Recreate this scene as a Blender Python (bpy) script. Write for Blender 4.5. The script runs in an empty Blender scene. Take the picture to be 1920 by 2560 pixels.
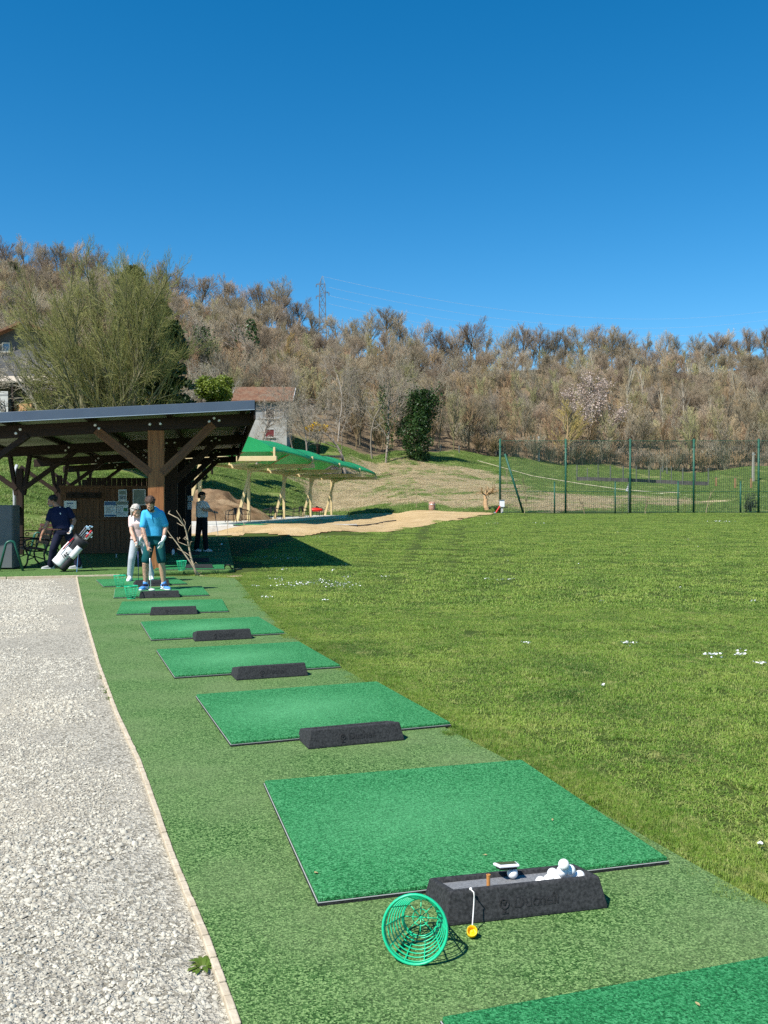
import bpy, math, random
import numpy as np
from mathutils import Vector, Matrix, Euler
random.seed(7); RNG = np.random.default_rng(11)
SC = bpy.context.scene; COL = SC.collection
FPX, PITCH, CH = 2250.0, 0.01, 1.527          # calibrated focal length (px of 2560), pitch, eye height
# ------------------------------------------------------------------ world points from measured picture points
def ray(px, py):
    u = (px-960)/FPX; w = (1280-py)/FPX; c, s = math.cos(PITCH), math.sin(PITCH)
    return np.array([u, c+w*s, -s+w*c])
def gz(px, py, z=0.0):
    d = ray(px, py); return np.array([0, 0, CH]) + d*((z-CH)/d[2])
def at(px, py, Y):
    d = ray(px, py); return np.array([0, 0, CH]) + d*(Y/d[1])
def sm(x, a, b):
    t = np.clip((np.asarray(x, float)-a)/(b-a), 0, 1); return t*t*(3-2*t)
# ------------------------------------------------------------------ terrain height
PROF = {-.55: [(35, 0), (40, .4), (46, 1.5), (60, 5.2), (80, 9.6), (120, 18), (170, 37), (250, 62), (310, 66)],
        -.43: [(35, 0), (40, .4), (46, 1.5), (60, 5.0), (80, 9.5), (120, 18), (170, 37), (250, 61), (310, 65)],
        -.30: [(42, 0), (50, .7), (62, 3.2), (80, 7.0), (120, 15), (165, 32), (250, 58), (310, 62)],
        -.206: [(50, 0), (58, .5), (70, 2.2), (85, 4.0), (120, 9.4), (160, 24), (250, 52), (310, 56)],
        -.118: [(66, 0), (72, .3), (86, 1.9), (100, 4.5), (124, 9.2), (160, 21), (250, 50), (310, 53)],
        -.067: [(84, 0), (91, .6), (104, 3.2), (125, 8.3), (155, 16), (250, 41), (310, 43)],
        0: [(80, 0), (90, .8), (130, 7.0), (150, 10.5), (255, 44), (315, 47)],
        .067: [(82, 0), (95, 1.0), (130, 6.3), (155, 10), (265, 39.5), (325, 43)],
        .13: [(76, 0), (100, 1.9), (130, 5.2), (160, 9.4), (275, 41), (335, 44)],
        .206: [(74, 0), (105, 1.9), (130, 3.9), (165, 8.2), (280, 43), (340, 46)],
        .30: [(74, 0), (105, 1.7), (135, 3.6), (165, 6.6), (285, 42), (345, 45)],
        .345: [(74, 0), (105, 1.7), (135, 3.6), (165, 6.2), (290, 43), (350, 46)],
        .43: [(74, 0), (105, 1.8), (135, 3.9), (165, 7.4), (300, 46), (360, 49)],
        .55: [(74, 0), (105, 1.8), (135, 4.2), (165, 8.4), (300, 47), (360, 50)]}
PU = sorted(PROF)
def tz(X, Y):
    X = np.asarray(X, float); Y = np.asarray(Y, float)
    u = np.clip(X/np.maximum(Y, 25), -.55, .55)
    zb = -.022 + .0122*np.clip(Y-10, 0, 62)*sm(X, -2.0, 4.0)
    hs = np.zeros(u.shape)
    for a, b in zip(PU[:-1], PU[1:]):
        m = (u >= a) & (u <= b)
        if not np.any(m): continue
        pa, pb = np.array(PROF[a]), np.array(PROF[b])
        w = (u-a)/(b-a); w = w*w*(3-2*w)
        ha = np.interp(Y, pa[:, 0], pa[:, 1]); hb = np.interp(Y, pb[:, 0], pb[:, 1])
        hs = np.where(m, ha*(1-w)+hb*w, hs)
    far = sm(Y, 45, 120)
    bump = far*(.35*np.sin(X*.11+1.3)*np.sin(Y*.09) + .18*np.sin(X*.31)*np.sin(Y*.27+2))
    # soil banked against the front of the slab
    xe = X-.131*(Y-45)
    bank = .44*sm(Y, 41.0, 44.4)*(1-sm(Y, 84, 96))*sm(xe, -9.0, -6.4)*(1-sm(xe, -4.6, 1.5))
    return np.maximum(zb, bank-.03) + hs + bump
def hit(px, py):
    d = ray(px, py); o = np.array([0, 0, CH])
    t = 4.0
    while t < 420:
        p = o+d*t
        if p[2] <= float(tz(p[0], p[1])): break
        t += .25
    return o+d*t
def onT(x, y, dz=0.0): return (x, y, float(tz(x, y))+dz)
# ------------------------------------------------------------------ mesh builder
class MB:
    def __init__(s): s.v = []; s.f = []
    def add(s, vs, fs):
        o = len(s.v); s.v += [tuple(map(float, p)) for p in vs]; s.f += [tuple(i+o for i in q) for q in fs]
        return s
    def box(s, c, d, rz=0.0, rot=None):
        R = rot or Matrix.Rotation(rz, 3, 'Z'); c = Vector(c)
        vs = [c+R@Vector((x*d[0]/2, y*d[1]/2, z*d[2]/2)) for z in (-1, 1) for y in (-1, 1) for x in (-1, 1)]
        return s.add(vs, [(0, 2, 3, 1), (4, 5, 7, 6), (0, 1, 5, 4), (2, 6, 7, 3), (0, 4, 6, 2), (1, 3, 7, 5)])
    def beam(s, p0, p1, w, h, up=(0, 0, 1)):
        p0, p1 = Vector(p0), Vector(p1); d = (p1-p0); L = d.length; d.normalize(); up = Vector(up)
        x = d.cross(up)
        if x.length < 1e-4: x = d.cross(Vector((0, 1, 0)))
        x.normalize(); z = x.cross(d)
        R = Matrix((x, d, z)).transposed()
        return s.box((p0+p1)/2, (w, L, h), rot=R)
    def tube(s, pts, r, n=8, cap=True):
        P = [Vector(p) for p in pts]; m = len(P); rs = r if isinstance(r, (list, tuple)) else [r]*m
        vs = []; ref = None
        for i, p in enumerate(P):
            d = (P[min(i+1, m-1)]-P[max(i-1, 0)]).normalized()
            if ref is None:
                ref = d.orthogonal().normalized()
            else:
                ref = (ref-d*ref.dot(d))
                ref = ref.normalized() if ref.length > 1e-6 else d.orthogonal().normalized()
            b = d.cross(ref)
            for k in range(n):
                a = 2*math.pi*k/n; vs.append(p+(ref*math.cos(a)+b*math.sin(a))*rs[i])
        fs = [(i*n+k, i*n+(k+1) % n, (i+1)*n+(k+1) % n, (i+1)*n+k) for i in range(m-1) for k in range(n)]
        if cap: fs += [tuple(range(n))[::-1], tuple(range((m-1)*n, m*n))]
        return s.add(vs, fs)
    def ring(s, c, R, r, n=32, k=8, ax=(0, 0, 1), squash=1.0):
        c = Vector(c); q = Vector((0, 0, 1)).rotation_difference(Vector(ax)); vs = []
        for i in range(n):
            a = 2*math.pi*i/n
            for j in range(k):
                b = 2*math.pi*j/k
                vs.append(c+q@Vector(((R+r*math.cos(b))*math.cos(a), (R+r*math.cos(b))*math.sin(a), r*squash*math.sin(b))))
        return s.add(vs, [(i*k+j, ((i+1) % n)*k+j, ((i+1) % n)*k+(j+1) % k, i*k+(j+1) % k) for i in range(n) for j in range(k)])
    def loft(s, rings, cap=True):
        n = len(rings[0]); m = len(rings); vs = [p for r in rings for p in r]
        fs = [(i*n+k, i*n+(k+1) % n, (i+1)*n+(k+1) % n, (i+1)*n+k) for i in range(m-1) for k in range(n)]
        if cap: fs += [tuple(range(n))[::-1], tuple(range((m-1)*n, m*n))]
        return s.add(vs, fs)
    def lathe(s, prof, n=24, c=(0, 0, 0), ax=(0, 0, 1), cap=True):
        q = Vector((0, 0, 1)).rotation_difference(Vector(ax)); c = Vector(c)
        return s.loft([[c+q@Vector((r*math.cos(2*math.pi*k/n), r*math.sin(2*math.pi*k/n), z)) for k in range(n)] for r, z in prof], cap)
    def ell(s, c, r, n=14, m=9, rot=None):
        c = Vector(c); R = rot or Matrix.Identity(3)
        rings = []
        for i in range(m+1):
            a = -math.pi/2+math.pi*(i+.5 if False else i)/m; cz, sz = max(math.cos(a), .02), math.sin(a)
            rings.append([c+R@Vector((r[0]*cz*math.cos(2*math.pi*k/n), r[1]*cz*math.sin(2*math.pi*k/n), r[2]*sz)) for k in range(n)])
        return s.loft(rings)
    def cap(s, p0, p1, r0, r1, n=12):
        p0, p1 = Vector(p0), Vector(p1); d = p1-p0; L = d.length
        if L < 1e-5: return s.ell(p0, (r0,)*3)
        prof = [(r0*math.cos(a), r0*math.sin(a)) for a in (-1.5, -1.05, -.52)]+[(r0, 0), ((r0+r1)/2, L/2), (r1, L)]+[(r1*math.cos(a), L+r1*math.sin(a)) for a in (.52, 1.05, 1.5)]
        return s.lathe(prof, n, p0, d)
    def prism(s, poly, z0, z1):
        n = len(poly)
        return s.add([(p[0], p[1], z0) for p in poly]+[(p[0], p[1], z1) for p in poly],
                     [tuple(range(n))[::-1], tuple(range(n, 2*n))]+[(i, (i+1) % n, n+(i+1) % n, n+i) for i in range(n)])
    def xf(s, M):
        s.v = [tuple(M@Vector(p)) for p in s.v]; return s
    def build(s, name, mat, parent=None, smooth=False, bevel=0.0, bseg=2):
        me = bpy.data.meshes.new(name); me.from_pydata(s.v, [], s.f); me.update()
        me.materials.append(mat)
        if smooth: me.shade_smooth()
        o = bpy.data.objects.new(name, me); COL.objects.link(o)
        if parent is not None: o.parent = parent
        if bevel:
            b = o.modifiers.new('bevel', 'BEVEL'); b.width = bevel; b.segments = bseg; b.limit_method = 'ANGLE'
        return o
def tag(o, label=None, cat=None, group=None, kind=None):
    if label: o['label'] = label
    if cat: o['category'] = cat
    if group: o['group'] = group
    if kind: o['kind'] = kind
    return o
def thing(name, label, cat, loc=(0, 0, 0), rz=0.0, group=None):
    o = bpy.data.objects.new(name, None); COL.objects.link(o); o.empty_display_size = .1
    o.location = [float(c) for c in loc]; o.rotation_euler = (0, 0, rz); return tag(o, label, cat, group)
def kids(o): return list(o.children)
def dup(root, loc=None, rz=None, label=None, group=None, scale=None):
    def rec(o, par):
        c = o.copy(); COL.objects.link(c); c.parent = par
        for ch in kids(o): rec(ch, c)
        return c
    r = rec(root, None)
    if loc is not None: r.location = [float(c) for c in loc]
    if rz is not None: r.rotation_euler = (0, 0, rz)
    if scale is not None: r.scale = scale if hasattr(scale, '__len__') else (scale,)*3
    if label: r['label'] = label
    if group: r['group'] = group
    return r
def grid_mesh(name, mat, xs, ys, zf, keep=None, attrs=None):
    """a draped sheet over a rectangular grid; keep(X,Y) -> bool mask of vertices; attrs -> {name: array}"""
    X, Y = np.meshgrid(xs, ys); Z = zf(X, Y); n, m = X.shape
    idx = np.arange(n*m).reshape(n, m)
    q = np.stack([idx[:-1, :-1], idx[:-1, 1:], idx[1:, 1:], idx[1:, :-1]], -1).reshape(-1, 4)
    if keep is not None:
        k = keep(X, Y).ravel(); q = q[k[q].all(1)]
    V = np.stack([X, Y, Z], -1).reshape(-1, 3)
    used = np.unique(q); remap = -np.ones(len(V), int); remap[used] = np.arange(len(used))
    me = bpy.data.meshes.new(name); me.from_pydata(V[used].tolist(), [], remap[q].tolist()); me.update(); me.shade_smooth()
    for an, fn in (attrs or {}).items():
        a = me.attributes.new(an, 'FLOAT', 'POINT'); a.data.foreach_set('value', fn(X, Y).ravel()[used].astype(np.float32))
    me.materials.append(mat)
    o = bpy.data.objects.new(name, me); COL.objects.link(o); return o
def inpoly(X, Y, poly):
    X = np.asarray(X, float); Y = np.asarray(Y, float); r = np.zeros(X.shape, bool); n = len(poly)
    for i in range(n):
        x0, y0 = poly[i][:2]; x1, y1 = poly[(i+1) % n][:2]
        if y0 == y1: continue
        c = ((y0 > Y) != (y1 > Y)) & (X < (x1-x0)*(Y-y0)/(y1-y0)+x0)
        r ^= c
    return r
def vnoise(X, Y, s, seed=0):
    """cheap smooth value noise, 0..1"""
    X = np.asarray(X, float)*s+seed*17.3; Y = np.asarray(Y, float)*s+seed*5.1
    xi, yi = np.floor(X).astype(int), np.floor(Y).astype(int); fx, fy = X-xi, Y-yi
    fx = fx*fx*(3-2*fx); fy = fy*fy*(3-2*fy)
    h = lambda a, b: (np.sin(a*127.1+b*311.7+seed)*43758.5453) % 1.0
    return (h(xi, yi)*(1-fx)+h(xi+1, yi)*fx)*(1-fy)+(h(xi, yi+1)*(1-fx)+h(xi+1, yi+1)*fx)*fy
# ------------------------------------------------------------------ materials
class NT:
    def __init__(s, name):
        s.m = bpy.data.materials.new(name); s.m.use_nodes = True; s.t = s.m.node_tree; s.t.nodes.clear()
        s.out = s.n('ShaderNodeOutputMaterial'); s.b = s.n('ShaderNodeBsdfPrincipled'); s.l(s.b.outputs[0], s.out.inputs[0])
    def n(s, t, **k):
        x = s.t.nodes.new(t)
        for a, v in k.items(): setattr(x, a, v)
        return x
    def l(s, a, b): s.t.links.new(a, b)
    def coord(s, kind='O', stretch=(1, 1, 1)):
        if kind == 'W': o = s.n('ShaderNodeNewGeometry').outputs['Position']
        else: o = s.n('ShaderNodeTexCoord').outputs['Object']
        if stretch != (1, 1, 1):
            mp = s.n('ShaderNodeMapping'); mp.inputs['Scale'].default_value = stretch; s.l(o, mp.inputs[0]); o = mp.outputs[0]
        return o
    def noise(s, vec, scale, detail=4, rough=.55, dist=0):
        x = s.n('ShaderNodeTexNoise'); x.inputs['Scale'].default_value = scale; x.inputs['Detail'].default_value = detail
        x.inputs['Roughness'].default_value = rough; x.inputs['Distortion'].default_value = dist; s.l(vec, x.inputs['Vector']); return x.outputs['Fac']
    def voro(s, vec, scale, feature='F1', out='Distance', rnd=1.0):
        x = s.n('ShaderNodeTexVoronoi', feature=feature); x.inputs['Scale'].default_value = scale; x.inputs['Randomness'].default_value = rnd
        s.l(vec, x.inputs['Vector']); return x.outputs[out]
    def ramp(s, fac, stops, interp='LINEAR'):
        x = s.n('ShaderNodeValToRGB'); e = x.color_ramp; e.interpolation = interp
        while len(e.elements) < len(stops): e.elements.new(.5)
        for el, (p, c) in zip(e.elements, stops):
            el.position = p; el.color = (c, c, c, 1) if not hasattr(c, '__len__') else (*c[:3], 1)
        s.l(fac, x.inputs[0]); return x.outputs[0]
    def mix(s, fac, a, b, mode='MIX'):
        x = s.n('ShaderNodeMix', data_type='RGBA', blend_type=mode)
        for v, i in ((fac, 0), (a, 6), (b, 7)):
            if hasattr(v, 'is_linked'): s.l(v, x.inputs[i])
            elif hasattr(v, '__len__'): x.inputs[i].default_value = (*v[:3], 1)
            else: x.inputs[i].default_value = v
        return x.outputs[2]
    def math(s, op, a, b=0.0, clamp=False):
        x = s.n('ShaderNodeMath', operation=op, use_clamp=clamp)
        for v, i in ((a, 0), (b, 1)):
            if hasattr(v, 'is_linked'): s.l(v, x.inputs[i])
            else: x.inputs[i].default_value = v
        return x.outputs[0]
    def attr(s, name):
        x = s.n('ShaderNodeAttribute', attribute_name=name); return x.outputs['Fac']
    def rnd(s): return s.n('ShaderNodeObjectInfo').outputs['Random']
    def bump(s, h, strength=.5, dist=.01, normal=None):
        x = s.n('ShaderNodeBump'); x.inputs['Strength'].default_value = strength; x.inputs['Distance'].default_value = dist; s.l(h, x.inputs['Height'])
        if normal is not None: s.l(normal, x.inputs['Normal'])
        return x.outputs[0]
    def done(s, col=None, rough=.7, normal=None, metal=0.0, spec=.3):
        b = s.b
        if col is not None:
            if hasattr(col, 'is_linked'): s.l(col, b.inputs['Base Color'])
            else: b.inputs['Base Color'].default_value = (*col[:3], 1)
        if hasattr(rough, 'is_linked'): s.l(rough, b.inputs['Roughness'])
        else: b.inputs['Roughness'].default_value = rough
        b.inputs['Metallic'].default_value = metal; b.inputs['Specular IOR Level'].default_value = spec
        if normal is not None: s.l(normal, b.inputs['Normal'])
        return s.m
    def thin(s, amt=.3, col=None):
        """leaf-like: part of the light goes through"""
        tr = s.n('ShaderNodeBsdfTranslucent'); mx = s.n('ShaderNodeMixShader'); mx.inputs[0].default_value = amt
        if col is not None and hasattr(col, 'is_linked'): s.l(col, tr.inputs[0])
        elif col is not None: tr.inputs[0].default_value = (*col[:3], 1)
        s.l(s.b.outputs[0], mx.inputs[1]); s.l(tr.outputs[0], mx.inputs[2]); s.l(mx.outputs[0], s.out.inputs[0])
        return s.m
MATS = {}
def mat(name, c1, c2=None, scale=6, rough=.7, bump=0.0, bscale=None, stretch=(1, 1, 1), metal=0.0, spec=.3, coord='O', lo=.35, hi=.65, detail=5, bdist=.01):
    if name in MATS: return MATS[name]
    t = NT(name); v = t.coord(coord, stretch); col = c1
    if c2 is not None: col = t.ramp(t.noise(v, scale, detail), [(lo, c1), (hi, c2)])
    nm = None
    if bump: nm = t.bump(t.noise(v, bscale or scale*3, 5), bump, bdist)
    MATS[name] = t.done(col, rough, nm, metal, spec); return MATS[name]
# ------------------------------------------------------------------ scattered ground cover (one object, many instances)
def scatter(name, pts, rot, scl, idx, sources, kind='stuff'):
    me = bpy.data.meshes.new(name); me.from_pydata([tuple(p) for p in np.asarray(pts, float)], [], [])
    n = len(pts)
    a = me.attributes.new('rot', 'FLOAT_VECTOR', 'POINT'); a.data.foreach_set('vector', np.asarray(rot, np.float32).ravel())
    a = me.attributes.new('scl', 'FLOAT_VECTOR', 'POINT'); a.data.foreach_set('vector', np.asarray(scl, np.float32).ravel())
    a = me.attributes.new('idx', 'INT', 'POINT'); a.data.foreach_set('value', np.asarray(idx, np.int32))
    o = bpy.data.objects.new(name, me); COL.objects.link(o); o['kind'] = kind
    g = bpy.data.node_groups.new(name, 'GeometryNodeTree')
    g.interface.new_socket('Geometry', in_out='INPUT', socket_type='NodeSocketGeometry')
    g.interface.new_socket('Geometry', in_out='OUTPUT', socket_type='NodeSocketGeometry')
    N = g.nodes.new; L = g.links.new
    gi, go, iop, jn = N('NodeGroupInput'), N('NodeGroupOutput'), N('GeometryNodeInstanceOnPoints'), N('GeometryNodeJoinGeometry')
    for so in reversed(sources):
        oi = N('GeometryNodeObjectInfo'); oi.inputs['Object'].default_value = so; oi.inputs['As Instance'].default_value = True
        L(oi.outputs['Geometry'], jn.inputs[0])
    def na(nm, ty):
        x = N('GeometryNodeInputNamedAttribute', ); x.data_type = ty; x.inputs['Name'].default_value = nm; return x.outputs['Attribute']
    iop.inputs['Pick Instance'].default_value = True
    L(gi.outputs[0], iop.inputs['Points']); L(jn.outputs[0], iop.inputs['Instance'])
    L(na('idx', 'INT'), iop.inputs['Instance Index']); L(na('rot', 'FLOAT_VECTOR'), iop.inputs['Rotation']); L(na('scl', 'FLOAT_VECTOR'), iop.inputs['Scale'])
    L(iop.outputs[0], go.inputs[0])
    md = o.modifiers.new('scatter', 'NODES'); md.node_group = g
    return o
def raw_mesh(name, V, F, mat, attrs=None, smooth=False):
    """quick mesh from numpy arrays (uniform face size)"""
    V = np.asarray(V, np.float32); F = np.asarray(F, np.int32); k = F.shape[1]
    me = bpy.data.meshes.new(name); me.vertices.add(len(V)); me.vertices.foreach_set('co', V.ravel())
    me.loops.add(F.size); me.loops.foreach_set('vertex_index', F.ravel())
    me.polygons.add(len(F)); me.polygons.foreach_set('loop_start', np.arange(0, F.size, k, dtype=np.int32))
    me.update(calc_edges=True)
    for an, arr in (attrs or {}).items():
        a = me.attributes.new(an, 'FLOAT', 'POINT'); a.data.foreach_set('value', np.asarray(arr, np.float32))
    me.materials.append(mat)
    if smooth: me.shade_smooth()
    return me
def src(name, me):                                    # an unlinked source for scatter()
    return bpy.data.objects.new(name, me)
# ================================================================== camera, sun, sky
cd = bpy.data.cameras.new('camera'); cam = bpy.data.objects.new('camera', cd); COL.objects.link(cam); SC.camera = cam
cam.location = (0, 0, CH); cam.rotation_euler = (math.pi/2-PITCH, 0, 0)
cd.sensor_fit = 'VERTICAL'; cd.sensor_height = 24.0; cd.lens = 24.0*FPX/2560; cd.clip_end = 3000; cd.clip_start = .05
AZ, EL = math.radians(43), math.radians(51)      # shadows fall right and away from the viewer
to_sun = Vector((-math.sin(AZ)*math.cos(EL), -math.cos(AZ)*math.cos(EL), math.sin(EL)))
sl = bpy.data.lights.new('sun', 'SUN'); sl.energy = 4.2; sl.angle = math.radians(.5); sl.color = (1.0, .955, .88)
so = bpy.data.objects.new('sun', sl); COL.objects.link(so); so.rotation_euler = to_sun.to_track_quat('Z', 'Y').to_euler(); so.location = (0, 0, 60)
W = bpy.data.worlds.new('World'); SC.world = W; W.use_nodes = True
wt = W.node_tree; bg = wt.nodes['Background']; sky = wt.nodes.new('ShaderNodeTexSky'); sky.sky_type = 'NISHITA'; sky.sun_disc = False
sky.sun_elevation = EL; sky.sun_rotation = math.radians(180+43); sky.altitude = 300; sky.air_density = 1.0; sky.dust_density = .1; sky.ozone_density = 4.5
hs = wt.nodes.new('ShaderNodeHueSaturation'); hs.inputs['Saturation'].default_value = 1.36; hs.inputs['Hue'].default_value = .493
wt.links.new(sky.outputs[0], hs.inputs['Color']); wt.links.new(hs.outputs[0], bg.inputs[0]); bg.inputs[1].default_value = .085
SC.view_settings.view_transform = 'Standard'; SC.view_settings.look = 'None'; SC.view_settings.exposure = .85; SC.view_settings.gamma = 1
SC.cycles.use_denoising = False
try: SC.cycles.denoiser = 'OPENIMAGEDENOISE'; SC.cycles.denoising_input_passes = 'RGB_ALBEDO_NORMAL'; SC.cycles.denoising_prefilter = 'ACCURATE'
except Exception: pass
SC.cycles.max_bounces = 6; SC.cycles.diffuse_bounces = 3; SC.cycles.glossy_bounces = 2; SC.cycles.transparent_max_bounces = 6; SC.cycles.caustics_reflective = False; SC.cycles.caustics_refractive = False
# ================================================================== plan of the place (metres, z = 0 is the turf strip)
KERB = [(.62, -.4), (.05, 1.25), (-.414, 2.622), (-.615, 3.166), (-.887, 3.848), (-1.44, 5.332), (-1.94, 6.565), (-2.70, 8.552), (-4.5, 13.45), (-6.36, 18.66)]
RIGHT = [(2.75, -.4), (2.10, 1.45), (1.50, 3.30), (1.29, 3.85), (.79, 5.20), (.36, 6.25), (-.38, 8.30), (-1.12, 10.45), (-1.95, 13.7), (-2.75, 17.2), (-3.05, 18.3), (-3.9, 18.75), (-5.2, 18.86), (-6.36, 18.66)]
STRIP = KERB+RIGHT[:-1][::-1]
PHI = .18                                            # heading of the shelter
SH = np.array([-2.852, 19.75])                       # ground point under the front corner of the shelter roof
LX, LY = np.array([math.cos(PHI), math.sin(PHI)]), np.array([-math.sin(PHI), math.cos(PHI)])
def shp(x, y): return SH+LX*x+LY*y
PLAT = [tuple(shp(*p)) for p in ((-6.9, -.75), (-5.0, -.58), (-2.8, -.35), (-.55, .18), (-.42, .45), (-.42, 20.5), (-6.9, 20.5))]
GRAVEL = [(-14.5, -3), (1.46, -3)]+KERB+[tuple(shp(-5, -.6)), tuple(shp(-6.95, -.76)), tuple(shp(-6.95, 13)), (-15.5, 33.5), (-17.5, 29), (-16, 16)]
DIRT = [hit(*p)[:2] for p in ((556, 1345), (600, 1341), (760, 1335), (880, 1331), (1015, 1325), (1098, 1311), (1145, 1299), (1215, 1288), (1250, 1283.5), (1170, 1281), (1094, 1273), (1025, 1278), (917, 1282))]
DIRT = [tuple(p) for p in DIRT]+[(-3.0, 77), (-7, 67), (-9, 57), (-14.5, 47), (-8.6, 41.0)]
HEAP = [tuple(hit(*p)[:2]) for p in ((445, 1302), (640, 1300), (655, 1268), (560, 1240), (440, 1245))]
# ================================================================== ground
def ground_material():
    t = NT('ground'); P = t.coord('W')
    n1, n2, n3 = t.noise(P, 1.3, 6, .6), t.noise(P, 9, 5, .65), t.noise(P, .22, 4, .6)
    lawn = t.mix(n3, (.040, .066, .013), (.060, .088, .018)); lawn = t.mix(t.ramp(n1, [(.35, 0), (.7, 1)]), lawn, (.075, .095, .022))
    lawn = t.mix(t.ramp(n2, [(.4, 0), (.75, .55)]), lawn, (.040, .070, .014))
    mead = t.mix(n3, (.095, .155, .028), (.155, .205, .055)); mead = t.mix(t.ramp(t.noise(P, .9, 5, .7), [(.45, 0), (.62, .75)]), mead, (.33, .27, .13))
    mead = t.mix(t.ramp(n2, [(.45, 0), (.7, .5)]), mead, (.05, .09, .015))
    hay = t.mix(t.ramp(t.noise(P, 1.1, 6, .7), [(.35, 0), (.65, 1)]), (.36, .29, .17), (.46, .375, .23)); hay = t.mix(t.ramp(t.noise(P, .35, 5, .65), [(.52, 0), (.66, .7)]), hay, (.17, .20, .055))
    wood = t.mix(n1, (.13, .095, .06), (.22, .165, .10))
    soil = t.mix(t.ramp(n1, [(.3, 0), (.7, 1)]), (.34, .24, .14), (.50, .39, .25))
    c = t.mix(t.attr('meadow'), lawn, mead); c = t.mix(t.attr('hay'), c, hay); c = t.mix(t.attr('wood'), c, wood); c = t.mix(t.attr('soil'), c, soil)
    return t.done(c, .9, t.bump(t.math('ADD', n2, t.noise(P, 45, 4)), .8, .03), 0, .1)
def uY(X, Y): return X/np.maximum(Y, 20)
WEDGE = [(-.6, 104), (-.3, 100), (-.206, 118), (-.13, 130), (-.05, 135), (0, 141), (.067, 148), (.13, 158), (.2, 164), (.25, 167), (.34, 165), (.6, 163)]
def wood_edge(u): return np.interp(u, [a for a, b in WEDGE], [b for a, b in WEDGE])
def a_wood(X, Y): return sm(Y-wood_edge(uY(X, Y))+4*(vnoise(X, Y, .3)-.5), -3, 2)
def a_meadow(X, Y):
    u = uY(X, Y); y0 = np.interp(u, [-.6, -.3, -.2, -.1, 0, .1, .5], [33, 40, 50, 60, 78, 76, 74])
    return sm(Y-y0+3*(vnoise(X, Y, .25, 3)-.5), -2, 3)
HAYP = [tuple(hit(*p)[:2]) for p in ((745, 1262), (745, 1195), (905, 1150), (1010, 1150), (1120, 1168), (1215, 1180), (1290, 1215), (1300, 1255), (1275, 1276), (1120, 1268), (960, 1262))]
HAY2 = [tuple(hit(*p)[:2]) for p in ((1255, 1274), (1330, 1232), (1480, 1236), (1640, 1245), (1770, 1255), (1660, 1270), (1400, 1278))]
HCX, HCY = np.mean([p[0] for p in HAYP]), np.mean([p[1] for p in HAYP])
def a_hay(X, Y):
    jx = X+3.0*(vnoise(X, Y, .22, 5)-.5); jy = Y+7*(vnoise(X, Y, .18, 9)-.5)
    m = (inpoly(jx, jy, HAYP) | inpoly(jx, jy, HAY2)).astype(float)
    return m*(.5+.5*sm(vnoise(X, Y, .5, 2), .2, .55))
def a_soil(X, Y):
    m = sm(np.abs(Y-40), 7.5, 2)*sm(-X, 11, 13.5)*sm(vnoise(X, Y, .35, 4), .25, .6)*.9
    p = np.maximum.reduce([sm(r*(.7+.6*vnoise(X, Y, 4, 8))-np.hypot(X-x, (Y-y)*1.5), 0, .12) for x, y, r in ((1.0, 10.7, .22), (2.25, 7.55, .13), (3.25, 4.6, .2), (3.8, 5.6, .16), (-3.35, 18.9, .8))])
    return np.maximum(m, p*.8)
xs = np.concatenate([-np.geomspace(420, 26, 60), np.arange(-25, 26, .5), np.geomspace(26, 420, 60)])
ys = np.concatenate([[-60, -30, -15], np.arange(-8, 60, .5), np.geomspace(60.5, 520, 190)])
GM = ground_material()
go = grid_mesh('ground', GM, xs, ys, lambda X, Y: tz(X, Y), None, dict(wood=a_wood, meadow=a_meadow, hay=a_hay, soil=a_soil)); tag(go, kind='structure')
# ---- gravel yard
def gravel_material():
    t = NT('gravel'); P = t.coord('W'); big = t.noise(P, .55, 4, .6)
    c = t.ramp(t.voro(P, 62, 'F1', 'Color'), [(.2, (.20, .182, .14)), (.5, (.37, .34, .275)), (.8, (.50, .465, .375))])
    c = t.mix(t.ramp(big, [(.48, 0), (.66, .75)]), c, (.43, .385, .30))
    c = t.mix(t.ramp(t.noise(P, 2.3, 5, .7), [(.5, 0), (.75, .35)]), c, (.33, .305, .25))
    h = t.math('ADD', t.voro(P, 62), t.math('MULTIPLY', t.voro(P, 150), .5))
    return t.done(c, .9, t.bump(h, .8, .012), 0, .15)
gx0, gy0 = np.arange(-18, 2, .2), np.arange(-3.2, 34, .2)
gr = MB(); gr.add([(x, y, -.017) for x, y in GRAVEL], [tuple(range(len(GRAVEL)))]); g = gr.build('path', gravel_material()); tag(g, kind='structure')
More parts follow.
